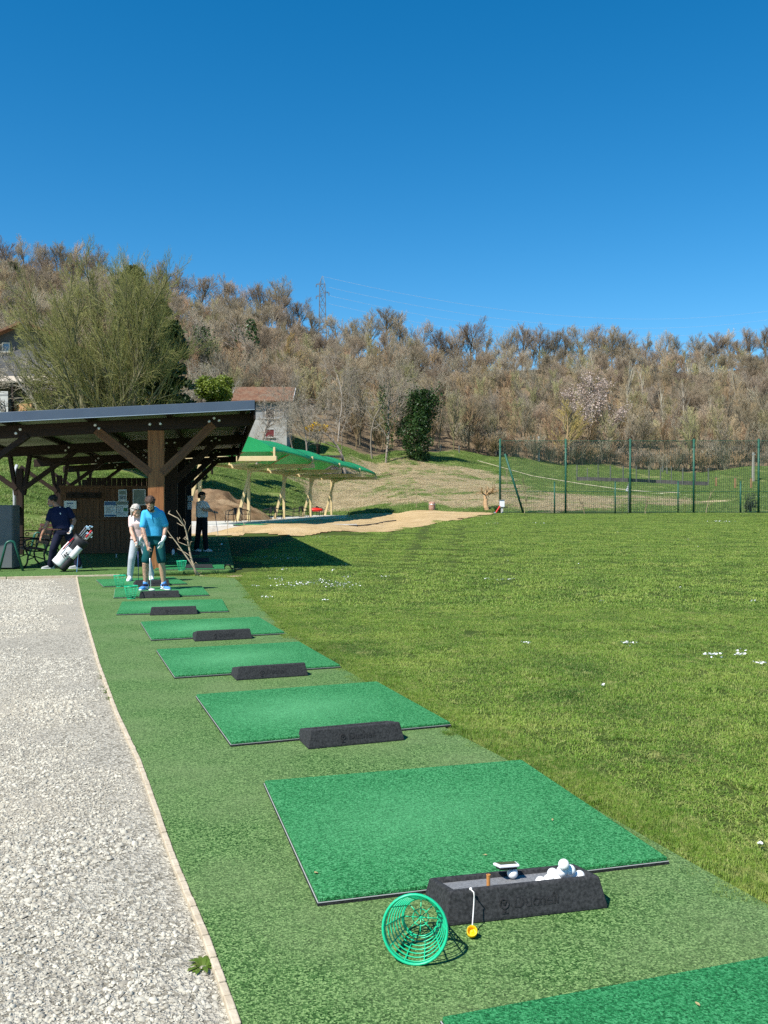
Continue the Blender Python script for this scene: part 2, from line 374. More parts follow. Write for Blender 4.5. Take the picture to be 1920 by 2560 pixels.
# ---- artificial turf strip and its edging
def turf_material(name, a, b, c, wear=None, scale=150, local=False):
    """short synthetic pile: every tuft has its own shade, worn and dusty places are paler"""
    t = NT(name); P = t.coord('O' if local else 'W'); v = t.n('ShaderNodeTexVoronoi', feature='F1'); v.inputs['Scale'].default_value = scale; t.l(P, v.inputs['Vector'])
    sp = t.n('ShaderNodeSeparateXYZ'); t.l(v.outputs['Color'], sp.inputs[0]); f2 = t.noise(P, scale*.8, 2, .7)
    col = t.ramp(t.math('ADD', t.math('MULTIPLY', sp.outputs[0], .66), t.math('MULTIPLY', f2, .34)), [(.18, a), (.5, b), (.82, c)])
    if wear:
        w = t.ramp(t.noise(P, 1.1, 4, .6), [(.40, 0), (.72, wear[1])])
        if local:
            ln = t.n('ShaderNodeVectorMath', operation='LENGTH'); mp = t.n('ShaderNodeMapping'); mp.inputs['Location'].default_value = (.12, .02, 0); mp.inputs['Scale'].default_value = (1.0, 1.25, 1); t.l(P, mp.inputs[0]); t.l(mp.outputs[0], ln.inputs[0])
            w = t.math('MULTIPLY', t.ramp(t.math('ADD', ln.outputs['Value'], t.math('MULTIPLY', t.noise(P, 2.4, 4, .65), .5)), [(.38, 1), (1.02, .0)]), wear[1]); r = t.rnd(); w = t.math('MULTIPLY', w, t.math('ADD', t.math('MULTIPLY', r, .6), .6))
        col = t.mix(w, col, t.mix(t.ramp(sp.outputs[1], [(.2, 0), (.8, 1)]), wear[0], [min(1, x*1.75) for x in wear[0]]))
    col = t.mix(t.ramp(t.noise(P, 4.5, 4, .7), [(.45, 0), (.8, .16)]), col, a)
    col = t.mix(t.ramp(t.voro(P, 4.1), [(.0, 1), (.022, 0)]), col, [min(1, x*1.2+.15) for x in c])
    n = t.bump(t.math('ADD', f2, t.math('MULTIPLY', v.outputs['Distance'], .6)), .55, .008)
    return t.done(col, .85, n, 0, .15)
TURF = turf_material('turf', (.008, .036, .005), (.062, .142, .036), (.22, .34, .12), ((.115, .160, .066), .6), 165)
st = MB(); st.prism(STRIP, -.021, 0.0); o = st.build('turf', TURF); tag(o, kind='structure')
KM = mat('kerb_brick', (.42, .345, .24), (.55, .47, .35), 14, .85, .4, 60, coord='W')
KS = mat('kerb_side', (.30, .20, .13), (.42, .31, .21), 9, .9, .5, 40, coord='W')
km = MB(); acc = 0.0
for (x0, y0), (x1, y1) in zip(KERB[:-1], KERB[1:]):
    L = math.hypot(x1-x0, y1-y0); n = max(1, int(round(L/.085)))
    for i in range(n):
        a0, a1 = (i+.03)/n, (i+.97)/n; nx, ny = -(y1-y0)/L, (x1-x0)/L
        j = random.uniform(-.0012, .0012); p0 = (x0+(x1-x0)*a0+nx*(.016+j), y0+(y1-y0)*a0+ny*(.016+j), -.012+random.uniform(-.002, .002)); p1 = (x0+(x1-x0)*a1+nx*(.016+j), y0+(y1-y0)*a1+ny*(.016+j), p0[2])
        km.beam(p0, p1, .026, .034)
o = km.build('kerb', KM, bevel=.004); tag(o, kind='structure')
# ---- tee platform under the shelter
pl = MB(); pl.prism(PLAT, -.03, .05); o = pl.build('platform', turf_material('platform_turf', (.020, .060, .014), (.070, .150, .038), (.17, .27, .085), None, 110), bevel=.025); tag(o, kind='structure')
fe = MB()
for a, b in zip(PLAT[:2], PLAT[1:3]):
    fe.beam((a[0]+.02, a[1]-.04, .0), (b[0], b[1]-.04, .0), .05, .06)
o = fe.build('platform_kerb', KM, bevel=.006); tag(o, kind='structure')
# ---- bare soil, heap, slab
def soil_material(name, a, b, c):
    t = NT(name); P = t.coord('W'); n = t.noise(P, .8, 6, .65); n2 = t.noise(P, 7, 6, .7)
    col = t.ramp(n, [(.3, a), (.5, b), (.7, c)]); col = t.mix(t.ramp(n2, [(.45, 0), (.8, .4)]), col, a)
    return t.done(col, .95, t.bump(t.math('ADD', n2, t.noise(P, 30, 4)), 1.0, .05), 0, .1)
SOIL = soil_material('bare_soil', (.37, .25, .12), (.50, .36, .185), (.58, .435, .25))
dk = lambda X, Y: inpoly(X+1.0*(vnoise(X, Y, .5, 2)-.5), Y+2.2*(vnoise(X, Y, .3, 7)-.5), DIRT)
o = grid_mesh('dirt', SOIL, np.arange(-15, 16, .16), np.arange(38, 100, .3), lambda X, Y: tz(X, Y)+.03+.05*vnoise(X, Y, 1.2, 1)-.02, dk); tag(o, kind='structure')
hc = np.mean(HEAP, 0); hx0, hx1 = -16.5, -7.5
def heap_z(X, Y):
    a = (X-(-11.9))/4.8; b = (Y-60)/5.0; d = 1-(a*a+b*b)
    return tz(X, Y)-.08+1.35*np.clip(d, 0, 1)**.6*(.55+.45*vnoise(X, Y, .8, 3)+.4*vnoise(X, Y, 2.1, 5))+.16*vnoise(X, Y, 3.0, 2)+.10*vnoise(X, Y, 6.0, 4)
HM_ = soil_material('heap_soil', (.115, .070, .038), (.23, .150, .085), (.34, .245, .15))
o = grid_mesh('dirt_mound_terrain', HM_, np.arange(-17.5, -6.4, .22), np.arange(54.5, 65.6, .25), heap_z, lambda X, Y: ((X+11.9)/5)**2+((Y-60)/5.2)**2 < 1.05); o.name = 'mound'; tag(o, kind='structure')
CONC = mat('concrete', (.42, .40, .37), (.58, .56, .52), 3, .85, .25, 30, coord='W')
CX, CY = np.array([.9915, -.130]), np.array([.130, .9915]); C0 = np.array([-5.5, 45.0])   # heading of the green canopy
def cnp(x, y): return C0+CX*x+CY*y
SLAB = [tuple(cnp(*p)) for p in ((-8.5, -.6), (-.3, -.6), (-.3, 36.6), (-8.5, 36.6))]
sb = MB(); sb.prism(SLAB, -.3, .42); o = sb.build('slab_pavement', CONC, bevel=.02); tag(o, kind='structure')
# ---- pale worn line and track beyond the fence
tl = MB()
def drape(pts, w, dz, mb):
    for a, b in zip(pts[:-1], pts[1:]):
        n = 10
        for i in range(n):
            p = np.array(a)+(np.array(b)-np.array(a))*i/n; q = np.array(a)+(np.array(b)-np.array(a))*(i+1)/n
            d = (q-p)/np.linalg.norm(q-p); nn = np.array([-d[1], d[0]])*w/2
            vs = [onT(*(p-nn), dz), onT(*(p+nn), dz), onT(*(q+nn), dz), onT(*(q-nn), dz)]
            mb.add(vs, [(0, 3, 2, 1)])
drape([hit(*p)[:2] for p in ((1604, 1233.5), (1700, 1237), (1800, 1240.5), (1930, 1243))], 1.6, .06, tl)
o = tl.build('track_path', mat('chalk', (.68, .62, .48), (.80, .74, .60), .8, .9, coord='W')); tag(o, kind='structure')
tl = MB(); drape([hit(*p)[:2] for p in ((1745, 1258.5), (1790, 1254), (1850, 1250.5), (1925, 1248.5))], 1.8, .05, tl)
o = tl.build('footpath', mat('sandy', (.46, .36, .20), (.58, .47, .29), .8, .9, coord='W')); tag(o, kind='structure')
# ================================================================== ground cover: gravel stones, grass, daisies
def stone_patch(size, n, r0, r1, seed):
    R = np.random.default_rng(seed); V = []; Fc = []
    base = np.array([(1, 0, 0), (.31, .95, 0), (-.81, .59, 0), (-.81, -.59, 0), (.31, -.95, 0), (.5, .36, .8), (-.19, .59, .75), (-.62, 0, .8), (-.19, -.59, .75), (.5, -.36, .8), (0, 0, 1.0)])
    fb = [(i, (i+1) % 5, 5+i) for i in range(5)]+[((i+1) % 5, 5+(i+1) % 5, 5+i) for i in range(5)]+[(5+i, 5+(i+1) % 5, 10) for i in range(5)]
    for k in range(n):
        r = r0*(r1/r0)**(R.random()**2.2); p = base*(1+R.uniform(-.32, .32, (11, 1)))*np.array([r*R.uniform(.7, 1.4), r*R.uniform(.6, 1), r*R.uniform(.35, .75)])
        a = R.uniform(0, 6.28); M = np.array([[math.cos(a), -math.sin(a), 0], [math.sin(a), math.cos(a), 0], [0, 0, 1]])
        tl = R.uniform(-.35, .35); T = np.array([[math.cos(tl), 0, math.sin(tl)], [0, 1, 0], [-math.sin(tl), 0, math.cos(tl)]])
        p = p@T.T@M.T+np.array([R.uniform(-size/2, size/2), R.uniform(-size/2, size/2), -r*.12])
        o = len(V); V += p.tolist(); Fc += [(a+o, b+o, c+o) for a, b, c in fb]
    return V, Fc
def stone_mat():
    t = NT('stone'); P = t.coord('W')
    c = t.ramp(t.voro(P, 38, 'F1', 'Color'), [(.1, (.24, .22, .18)), (.4, (.38, .355, .29)), (.7, (.50, .47, .385)), (1, (.58, .54, .44))])
    c = t.mix(t.ramp(t.noise(P, .55, 4, .6), [(.48, 0), (.66, .4)]), c, (.48, .435, .335))
    return t.done(c, .9, None, 0, .15)
SM = stone_mat(); stones = []
for k in range(4):
    V, Fc = stone_patch(.5, 620, .0045, .014 if k < 3 else .020, 40+k); stones.append(src('gravel_stones', raw_mesh('gravel_stones', V, Fc, SM)))
pts, rot, scl, idx = [], [], [], []
y = 1.6
while y < 21:
    x = -.47*y-1.0
    while x < 1.0:
        s = 1.0 if y < 9 else 1.5
        px, py = x+random.uniform(-.1, .1), y+random.uniform(-.1, .1)
        if inpoly(px+.27*s, py, GRAVEL) and inpoly(px, py, GRAVEL) and inpoly(px+.2, py+.2*s, GRAVEL) and not (py > 17.9):
            bare = float(vnoise(px, py, .75, 6)); near = px > np.interp(py, [p[1] for p in KERB], [p[0] for p in KERB])-.75
            if not (near and bare > .62) and random.random() > max(0, bare-.55)*1.2:
                pts.append((px, py, -.015)); rot.append((0, 0, random.uniform(0, 6.28))); scl.append((s, s, s)); idx.append(random.choice((0, 1, 2, 2, 3)))
        x += .40*s
    y += .40*s
scatter('gravel', pts, rot, scl, idx, stones)
def blade_mesh(name, m, size, n, h0, h1, w, lean, seed, clump=0):
    R = np.random.default_rng(seed)
    if clump:
        cc = R.uniform(-size/2, size/2, (clump, 2)); c = cc[R.integers(0, clump, n)]+R.normal(0, size*.055, (n, 2))
    else: c = R.uniform(-size/2, size/2, (n, 2))
    a = R.uniform(0, 2*np.pi, n); h = R.uniform(h0, h1, n); l = np.abs(R.normal(0, lean, n))+.05; ww = w*R.uniform(.6, 1.25, n)
    d = np.stack([np.cos(a), np.sin(a)], 1); s = np.stack([-d[:, 1], d[:, 0]], 1)
    z0 = np.zeros((n, 1))-.004
    b0 = np.hstack([c-s*ww[:, None]/2, z0]); b1 = np.hstack([c+s*ww[:, None]/2, z0])
    mid = c+d*(l*h*.35)[:, None]; mz = (h*.62)[:, None]
    m0 = np.hstack([mid-s*ww[:, None]*.4, mz]); m1 = np.hstack([mid+s*ww[:, None]*.4, mz])
    tip = np.hstack([c+d*(l*h)[:, None], (h*(1-.25*np.minimum(l, 1.6)))[:, None]])
    V = np.stack([b0, b1, m1, m0, tip], 1).reshape(-1, 3); i = np.arange(n)[:, None]*5
    F3 = np.concatenate([i+[0, 1, 2], i+[0, 2, 3], i+[3, 2, 4]])
    hh = np.tile([0, 0, .6, .6, 1.0], n)
    return src(name, raw_mesh(name, V, F3, m, dict(tip=hh)))
def grass_mat(name, a, b, c, straw, sc=.9, tr=.35, pst=.5):
    t = NT(name); P = t.coord('W')
    col = t.ramp(t.noise(P, sc, 5, .65), [(.3, a), (.5, b), (.72, c)])
    col = t.mix(t.ramp(t.voro(P, 55, 'F1', 'Color'), [(.45, 0), (.9, pst)]), col, straw)
    col = t.mix(t.ramp(t.noise(P, 3.4, 4, .7), [(.56, 0), (.72, .6)]), col, straw)
    t.done(col, .55, None, 0, .25); return t.thin(tr, col)
GR = grass_mat('lawn_grass', (.065, .165, .020), (.185, .315, .042), (.31, .41, .075), (.55, .50, .20))
lawn_src = [blade_mesh('lawn_blades', GR, .6, 2100, .010, .030, .0046, 1.5, 60+k, 0) for k in range(3)]+[blade_mesh('lawn_blades', GR, .6, 2100, .012, .042, .005, 1.4, 70, 26)]
lawn_far = [blade_mesh('lawn_far_blades', GR, 1.3, 2300, .012, .032, .0100, 1.5, 80+k, 0) for k in range(2)]+[blade_mesh('lawn_far_blades', GR, 1.3, 2200, .012, .042, .0110, 1.4, 90, 40)]
def right_edge(y): return np.interp(y, [p[1] for p in RIGHT[:10]], [p[0] for p in RIGHT[:10]])
STRIPP = STRIP
def is_lawn(x, y, mg=0.0):
    if inpoly(x, y, DIRT): return False
    if y < 18.2: return x > right_edge(y)+mg
    l = np.array([x, y])-SH; lx, ly = l@LX, l@LY
    if lx < -.38+mg and ly > -.6: return False
    return x > -3.6
pts, rot, scl, idx = [], [], [], []
y = 1.9
while y < 19.3:
    x = right_edge(y)-.1
    while x < (.50*y+1.4 if y < 13.5 else right_edge(y)+1.3):
        px, py = x+random.uniform(-.07, .07), y+random.uniform(-.07, .07)
        edge = px < right_edge(py)+.33
        if is_lawn(px, py, .02):
            s = .55 if edge else 1.0; q = float(vnoise(px, py, .8, 12))
            if edge: px += .09
            if not any(math.hypot(px-a, (py-b)*1.3) < r for a, b, r in ((1.0, 10.7, .3), (3.25, 4.6, .2))):
                pts.append(onT(px, py, .0)); rot.append((0, 0, random.uniform(0, 6.28))); scl.append((s, s, .55+.6*q)); idx.append(random.choice((0, 1, 2, 2, 3)))
        x += .27 if edge else .46
    y += .42
y = 1.8
while y < 18.4:
    for off in (.05, .22):
        px, py = right_edge(y)+off+random.uniform(-.03, .05), y+random.uniform(-.05, .05)
        pts.append(onT(px, py, .0)); rot.append((0, 0, random.uniform(0, 6.28))); sc_ = random.uniform(.38, .5); scl.append((sc_, sc_, random.uniform(.9, 1.6))); idx.append(random.choice((0, 1, 2, 3)))
    y += .16
for k in range(90):
    px, py = random.uniform(-6.0, -2.6), random.uniform(18.3, 19.9); l = np.array([px, py])-SH; lx, ly = l@LX, l@LY
    if inpoly(px, py, STRIP) or (lx < -.25 and ly > -.75) or math.hypot((px+3.35), (py-18.9)*1.6) < .4: continue
    pts.append(onT(px, py, .0)); rot.append((0, 0, random.uniform(0, 6.28))); scl.append((.5, .5, random.uniform(.9, 1.7))); idx.append(random.choice((0, 1, 2, 3)))
n1 = len(pts); y = 13.4
while y < 71:
    x = -4.5
    while x < .49*y+2:
        px, py = x+random.uniform(-.2, .2), y+random.uniform(-.2, .2)
        if is_lawn(px, py, .55):
            q = float(vnoise(px, py, .5, 12)); s = 1.0+.012*(y-13)
            pts.append(onT(px, py, .0)); rot.append((0, 0, random.uniform(0, 6.28))); scl.append((s, s, .75+.6*q)); idx.append(random.choice((4, 5, 6)))
        x += 1.0+.018*(y-13)
    y += 1.0+.018*(y-13)
scatter('grass', pts, rot, scl, idx, lawn_src+lawn_far)
def lie(X, Y, a):                                    # turn a patch by a and lay it along the slope of the ground
    e = 1.0; gx = float(tz(X+e, Y)-tz(X-e, Y))/(2*e); gy = float(tz(X, Y+e)-tz(X, Y-e))/(2*e)
    q = Vector((0, 0, 1)).rotation_difference(Vector((-gx, -gy, 1)).normalized()).to_matrix()@Matrix.Rotation(a, 3, 'Z'); return tuple(q.to_euler())
# ---- rough grass on the slopes, dry hay on the bank
MG = grass_mat('meadow_grass', (.085, .180, .026), (.155, .265, .045), (.26, .33, .09), (.45, .39, .21), .5, .35, .4)
HG = grass_mat('hay_grass', (.44, .35, .205), (.58, .47, .29), (.70, .58, .38), (.25, .28, .095), .6, .3, .5)
mead_src = [blade_mesh('meadow_blades', MG, 2.0, 900, .05, .16, .032, 1.5, 100+k, 90) for k in range(3)]
hay_src = [blade_mesh('hay_blades', HG, 2.0, 750, .05, .13, .030, 3.5, 110+k, 0) for k in range(3)]
pts, rot, scl, idx = [], [], [], []; hp, hr, hsc, hi = [], [], [], []
for k in range(15000):
    Y = random.uniform(34, 172); X = random.uniform(-.5, .47)*Y
    w = float(a_wood(X, Y)); m = float(a_meadow(X, Y)); h = float(a_hay(X, Y))
    if w > .5 or m < .5 or ((X+11.9)/4.8)**2+((Y-60)/5)**2 < 1 or inpoly(X, Y, SLAB) or inpoly(X, Y, DIRT) or (abs(Y-40) < 5.5 and X < -11 and random.random() < .75): continue
    s = random.uniform(.8, 1.25)*(1 if Y < 80 else 1.3)
    if h > .55 and random.random() < .85: hp.append(onT(X, Y)); hr.append(lie(X, Y, random.uniform(0, 6.28))); hsc.append((s, s, s)); hi.append(random.randrange(3))
    elif random.random() < .48: pts.append(onT(X, Y)); rot.append(lie(X, Y, random.uniform(0, 6.28))); scl.append((s, s, s*random.uniform(.5, 1.1))); idx.append(random.randrange(3))
scatter('meadow_grass', pts, rot, scl, idx, mead_src); scatter('dry_grass', hp, hr, hsc, hi, hay_src)
# ---- daisies
DM = mat('daisy_petal', (.82, .82, .80), rough=.6); dm = MB()
def daisy(x, y, r):
    c = Vector(onT(x, y, random.uniform(.028, .05))); q = Euler((random.uniform(-.5, .5), random.uniform(-.5, .5), 0)).to_matrix(); n = 7
    dm.add([c+q@Vector((r*math.cos(6.283*i/n), r*math.sin(6.283*i/n), .006)) for i in range(n)]+[c-Vector((0, 0, .004))], [tuple(range(n))]+[(i, n, (i+1) % n) for i in range(n)])
CL = [(530, 1480, 26, 45, 12), (640, 1470, 10, 6, 4), (740, 1466, 60, 55, 9), (850, 1466, 45, 60, 9), (790, 1462, 60, 25, 6), (690, 1452, 25, 14, 4), (870, 1450, 25, 14, 4), (800, 1456, 18, 12, 3), (830, 1430, 8, 8, 2), (705, 1428, 14, 10, 3), (865, 1417, 15, 9, 3), (960, 1447, 14, 8, 2), (680, 1397, 40, 18, 6), (720, 1400, 50, 22, 4), (640, 1374, 25, 8, 3), (800, 1345, 25, 12, 3),
      (660, 1500, 20, 9, 3), (610, 1495, 10, 5, 2), (812, 1506, 10, 8, 3), (1260, 1455, 32, 18, 3), (1220, 1454, 12, 6, 2), (1310, 1622, 16, 7, 4), (1568, 1620, 22, 22, 5), (1782, 1652, 28, 26, 6), (1850, 1648, 22, 18, 7), (1905, 1672, 16, 14, 5), (1506, 1735, 8, 4, 3), (1703, 1476, 6, 3, 2), (1880, 1511, 9, 5, 2), (1503, 1512, 10, 4, 2), (1810, 1305, 34, 40, 2), (1350, 1309, 20, 14, 2), (1230, 1310, 15, 8, 1), (1270, 1407, 1, 1, 1), (1446, 1415, 1, 1, 1), (1745, 1369, 1, 1, 1), (1300, 1990, 1, 1, 1), (1900, 2195, 3, 2, 2), (1720, 1352, 1, 1, 1), (1595, 1340, 1, 1, 1), (1395, 1325, 1, 1, 1), (1710, 1330, 1, 1, 1), (1545, 1333, 2, 2, 1)]
for px, py, sx, n, sy in CL:
    for i in range(n):
        p = hit(px+random.gauss(0, sx*.5), py+random.gauss(0, sy*.5))
        if p[1] < 82 and is_lawn(p[0], p[1], .02): daisy(p[0], p[1], random.uniform(.009, .014)*(1 if p[1] < 24 else 1+.03*(p[1]-24)))
o = dm.build('daisies_grass', DM); o.name = 'daisies'; tag(o, kind='stuff')
# dandelions and a few dry leaves on the mats
# ================================================================== timber shelter
def wood_mat(name, a, b, ax, rough=.65, bump=.25, sc=3.0):
    st = [7.0, 7.0, 7.0]; st['xyz'.index(ax)] = .45; t = NT(name); v = t.coord('O', tuple(st))
    n = t.noise(v, sc, 6, .65, .4); w = t.noise(v, sc*4, 3, .6)
    c = t.ramp(t.math('ADD', t.math('MULTIPLY', n, .7), t.math('MULTIPLY', w, .3)), [(.36, a), (.62, b)])
    c = t.mix(t.ramp(t.voro(t.coord('O', (1, 1, .6)), 3.1), [(.0, 1), (.06, 0)]), c, [x*.45 for x in a])
    return t.done(c, rough, t.bump(w, bump, .004), 0, .3)
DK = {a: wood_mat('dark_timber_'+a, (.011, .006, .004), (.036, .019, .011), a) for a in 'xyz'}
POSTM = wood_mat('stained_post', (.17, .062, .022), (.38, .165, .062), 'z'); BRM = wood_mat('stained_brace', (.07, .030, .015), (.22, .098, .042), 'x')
PLK = wood_mat('plank_wall', (.075, .034, .016), (.190, .092, .046), 'z'); PLK2 = wood_mat('rail_wood', (.075, .035, .017), (.17, .085, .042), 'x')
SLATE = mat('roof_sheet', (.060, .085, .125), (.072, .100, .142), 2, .42, spec=.5); DRIP = mat('drip_edge', (.45, .50, .55), rough=.35, metal=.6)
SOFF = mat('soffit_panel', (.24, .25, .19), (.31, .32, .25), 2, .6); STEEL = mat('zinc_bolt', (.62, .63, .64), rough=.35, metal=.7)
Rtop = lambda x: 3.77+.0685*x
shed = thing('shelter', 'open dark timber driving shelter with sloping slate-blue roof', 'shelter', (SH[0], SH[1], 0), PHI)
def slab_x(mb, x0, x1, y0, y1, dz0, dz1):
    mb.add([(x0, y0, Rtop(x0)+dz0), (x1, y0, Rtop(x1)+dz0), (x1, y1, Rtop(x1)+dz0), (x0, y1, Rtop(x0)+dz0), (x0, y0, Rtop(x0)+dz1), (x1, y0, Rtop(x1)+dz1), (x1, y1, Rtop(x1)+dz1), (x0, y1, Rtop(x0)+dz1)],
           [(0, 3, 2, 1), (4, 5, 6, 7), (0, 1, 5, 4), (1, 2, 6, 5), (2, 3, 7, 6), (3, 0, 4, 7)])
m = MB(); slab_x(m, -7.2, 0, .03, 20.0, -.035, 0); roof = m.build('roof', SLATE, shed)
m = MB(); slab_x(m, -7.2, -.04, .05, 19.98, -.085, -.038); m.build('soffit', SOFF, roof)
m = MB(); slab_x(m, -7.2, .02, 0, .03, -.185, .012)
m.build('fascia', SLATE, roof, bevel=.006)
m = MB(); slab_x(m, -7.2, .02, -.012, .035, -.200, -.186); m.build('drip_edge', DRIP, roof)
m = MB(); slab_x(m, .0, .04, .04, 20.0, -.40, -.04); m.build('eave_board', DK['y'], roof)
for px in (-.22, -1.85, -3.55, -5.25, -7.05):
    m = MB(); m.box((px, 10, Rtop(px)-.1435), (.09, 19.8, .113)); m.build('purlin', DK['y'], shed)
FR = (.8, 7.2, 13.6, 19.6); PX, LPX = -2.137, -6.35
def bolt(mb, x, y, z, r=.034): mb.lathe([(r*.9, 0), (r, .004), (r, .014), (r*.6, .02)], 10, (x, y, z), (0, -1, 0))
for k, fy in enumerate(FR):
    m = MB(); slab_x(m, -7.2, -.05, fy-.08, fy+.08, -.475, -.203); rf = m.build('rafter', DK['x'], shed, bevel=.008)
    for bx, dz in ((-.86, -.27), (-.75, -.33), (-.97, -.34), (PX-.13, -.335), (PX+.1, -.335), (PX-1.3, -.29), (PX-1.22, -.37), (-5.0, -.30), (-5.09, -.38)):
        b = MB(); bolt(b, bx, fy-.081, Rtop(bx)+dz); b.build('bolt', STEEL, rf)
    zt = Rtop(PX)-.475
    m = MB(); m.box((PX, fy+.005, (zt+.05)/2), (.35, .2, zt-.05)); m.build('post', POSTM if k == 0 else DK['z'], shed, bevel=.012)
    zl = Rtop(LPX)-.475
    m = MB(); m.box((LPX, fy, (zl-.35+.05)/2), (.18, .18, zl-.40)); m.build('post', DK['z'], shed, bevel=.01)
    m = MB()
    for s in (-1, 1): m.beam((LPX+s*.10, fy-.0, 1.75), (LPX+s*.27, fy, zl+.02), .10, .20, (0, 1, 0))
    m.build('post_fork', DK['z'], shed, bevel=.006)
    for s, ex in ((-1, 1.24), (1, 1.22)):
        x1 = PX+s*ex; m = MB(); m.beam((0, 0, 0), (math.hypot(ex-.08, Rtop(x1)-.44-2.15), 0, 0), .17, .19)
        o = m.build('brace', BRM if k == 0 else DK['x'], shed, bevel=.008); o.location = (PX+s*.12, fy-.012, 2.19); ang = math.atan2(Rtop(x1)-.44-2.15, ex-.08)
        o.rotation_euler = (0, -ang, 0) if s > 0 else (0, -(math.pi-ang), 0)
    for s, ex in ((-1, 1.3), (1, 1.5)):
        x1 = LPX+s*ex; m = MB(); m.beam((LPX+s*.08, fy-.02, 1.92), (x1, fy-.02, Rtop(x1)-.44), .12, .18, (0, 1, 0)); m.build('brace', DK['x'], shed, bevel=.006)
# plank wall of the store, boards with thin shadow gaps
m = MB(); x = -5.28; k = 0
while x < -2.42:
    w = random.uniform(.135, .175); w = min(w, -2.40-x)
    m.box((x+w/2, 7.36+random.uniform(-.004, .004), 1.03), (w-.008, .028, 1.9)); x += w
pw = m.build('plank_wall', PLK, shed, bevel=.003)
m = MB()
for z, h in ((2.0, .07), (1.06, .06), (.115, .10)): m.box((-3.84, 7.325, z), (2.94, .05, h))
m.build('rail', PLK2, pw, bevel=.004)
m = MB(); m.box((-3.84, 7.40, 1.03), (2.88, .02, 1.9)); m.build('backing', DK['z'], pw)
m = MB()
for i in range(18): m.box((-5.3+i*.172, 13.3, 1.55), (.165, .03, 1.75))
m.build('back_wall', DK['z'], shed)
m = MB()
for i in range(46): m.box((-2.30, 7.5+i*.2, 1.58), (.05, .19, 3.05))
m.build('partition', DK['z'], shed)
m = MB(); m.box((-2.06, 16.6, 1.6), (.42, .08, 3.1)); m.build('end_board', mat('tarred_board', (.012, .013, .016), (.02, .02, .024), 5, .6), shed)
m = MB(); m.box((-2.33, 7.39, 1.55), (.36, .10, 3.0)); m.build('corner_board', DK['z'], shed)
# ---- things hung on the walls
hr = thing('coat_rack', 'dark board with three round knobs fixed high on the plank wall', 'coat rack', shp(-4.62, 7.30).tolist()+[1.75], PHI)
m = MB(); m.box((0, 0, 0), (.95, .03, .17)); m.build('board', DK['x'], hr, bevel=.004)
for x in (-.33, 0, .33):
    m = MB(); m.lathe([(.016, 0), (.016, .05), (.036, .06), (.042, .08), (.03, .1), (.01, .105)], 14, (x, -.015, 0), (0, -1, 0)); m.build('knob', DK['z'], hr, smooth=True)
PAPER = mat('white_paper', (.72, .76, .78), rough=.5); BLUEP = mat('poster_blue', (.035, .10, .24), (.07, .17, .34), 5, .4); INK = mat('grey_print', (.22, .26, .30), rough=.5)
GREENP = mat('poster_green', (.05, .19, .07), (.09, .26, .10), 8, .4); TEAL = mat('poster_teal', (.045, .10, .085), (.16, .24, .20), 7, .25, spec=.5); ALU = mat('aluminium_frame', (.55, .57, .58), rough=.4, metal=.5)
def sheet(name, label, cat, pos, w, h, base, rz=PHI):
    r = thing(name, label, cat, pos, rz); m = MB(); m.box((0, 0, 0), (w, .012, h)); m.build('sheet', base, r); return r
def patch(r, nm, mt, x0, x1, z0, z1, y=-.0085):
    m = MB(); m.box(((x0+x1)/2, y, (z0+z1)/2), (abs(x1-x0), .005, abs(z1-z0))); return m.build(nm, mt, r)
def textlines(r, x0, x1, z1, n, dz, frac=(.55, 1)):
    m = MB()
    for i in range(n):
        e = x0+(x1-x0)*random.uniform(*frac); m.box(((x0+e)/2, -.0085, z1-i*dz), (e-x0, .004, dz*.32))
    m.build('printed_lines', INK, r)
def wl(px, py, y=7.28):                              # point on a shelter wall plane at local depth y
    d = ray(px, py)[:2]; n = LY; q = SH+LY*y; t = (q@n)/(d@n); p = ray(px, py)*t; return [p[0], p[1], p[2]+CH]
def sheet_px(name, label, cat, x0, x1, y0, y1, base, y=7.285):
    a, b = wl(x0, y0, y), wl(x1, y1, y); w = math.hypot(a[0]-b[0], a[1]-b[1]); h = a[2]-b[2]
    return sheet(name, label, cat, [(a[0]+b[0])/2, (a[1]+b[1])/2, (a[2]+b[2])/2], w, h, base), w, h
r, w, h = sheet_px('notice', 'white notice with two lines of print at the left end of the plank wall', 'notice', 160, 191, 1252, 1272, PAPER)
patch(r, 'heading', BLUEP, -w*.28, w*.25, h*.12, h*.26); textlines(r, -w*.3, w*.4, -h*.05, 3, h*.12)
r, w, h = sheet_px('poster', 'white and blue sheet, the one of the joined pair nearer the knobbed rack', 'poster', 260.5, 290.5, 1253, 1292, PAPER)
patch(r, 'blue_header', BLUEP, -w*.47, w*.47, h*.24, h*.47); patch(r, 'blue_footer', BLUEP, -w*.47, w*.47, -h*.47, -h*.36); textlines(r, -w*.36, w*.36, h*.12, 6, h*.07)
r, w, h = sheet_px('poster', 'white sheet with dark header and green block, in the joined poster pair', 'poster', 291.5, 320.5, 1252.5, 1292, PAPER)
patch(r, 'dark_header', TEAL, -w*.47, w*.47, h*.26, h*.47); patch(r, 'green_block', GREENP, w*.1, w*.44, -h*.16, h*.06); textlines(r, -w*.4, w*.02, h*.14, 6, h*.07); textlines(r, -w*.4, w*.4, -h*.24, 3, h*.06)
r, w, h = sheet_px('poster', 'small grey photo sheet above the joined pair of posters', 'poster', 296, 317, 1224, 1252, PAPER)
patch(r, 'photo', TEAL, -w*.4, w*.4, h*.05, h*.4); patch(r, 'photo', INK, -w*.4, w*.05, -h*.38, -h*.02); patch(r, 'photo', INK, w*.1, w*.4, -h*.38, -h*.02)
r, w, h = sheet_px('framed_poster', 'dark green poster in a silver frame beside the corner post', 'poster', 333, 363, 1224, 1262, TEAL)
m = MB()
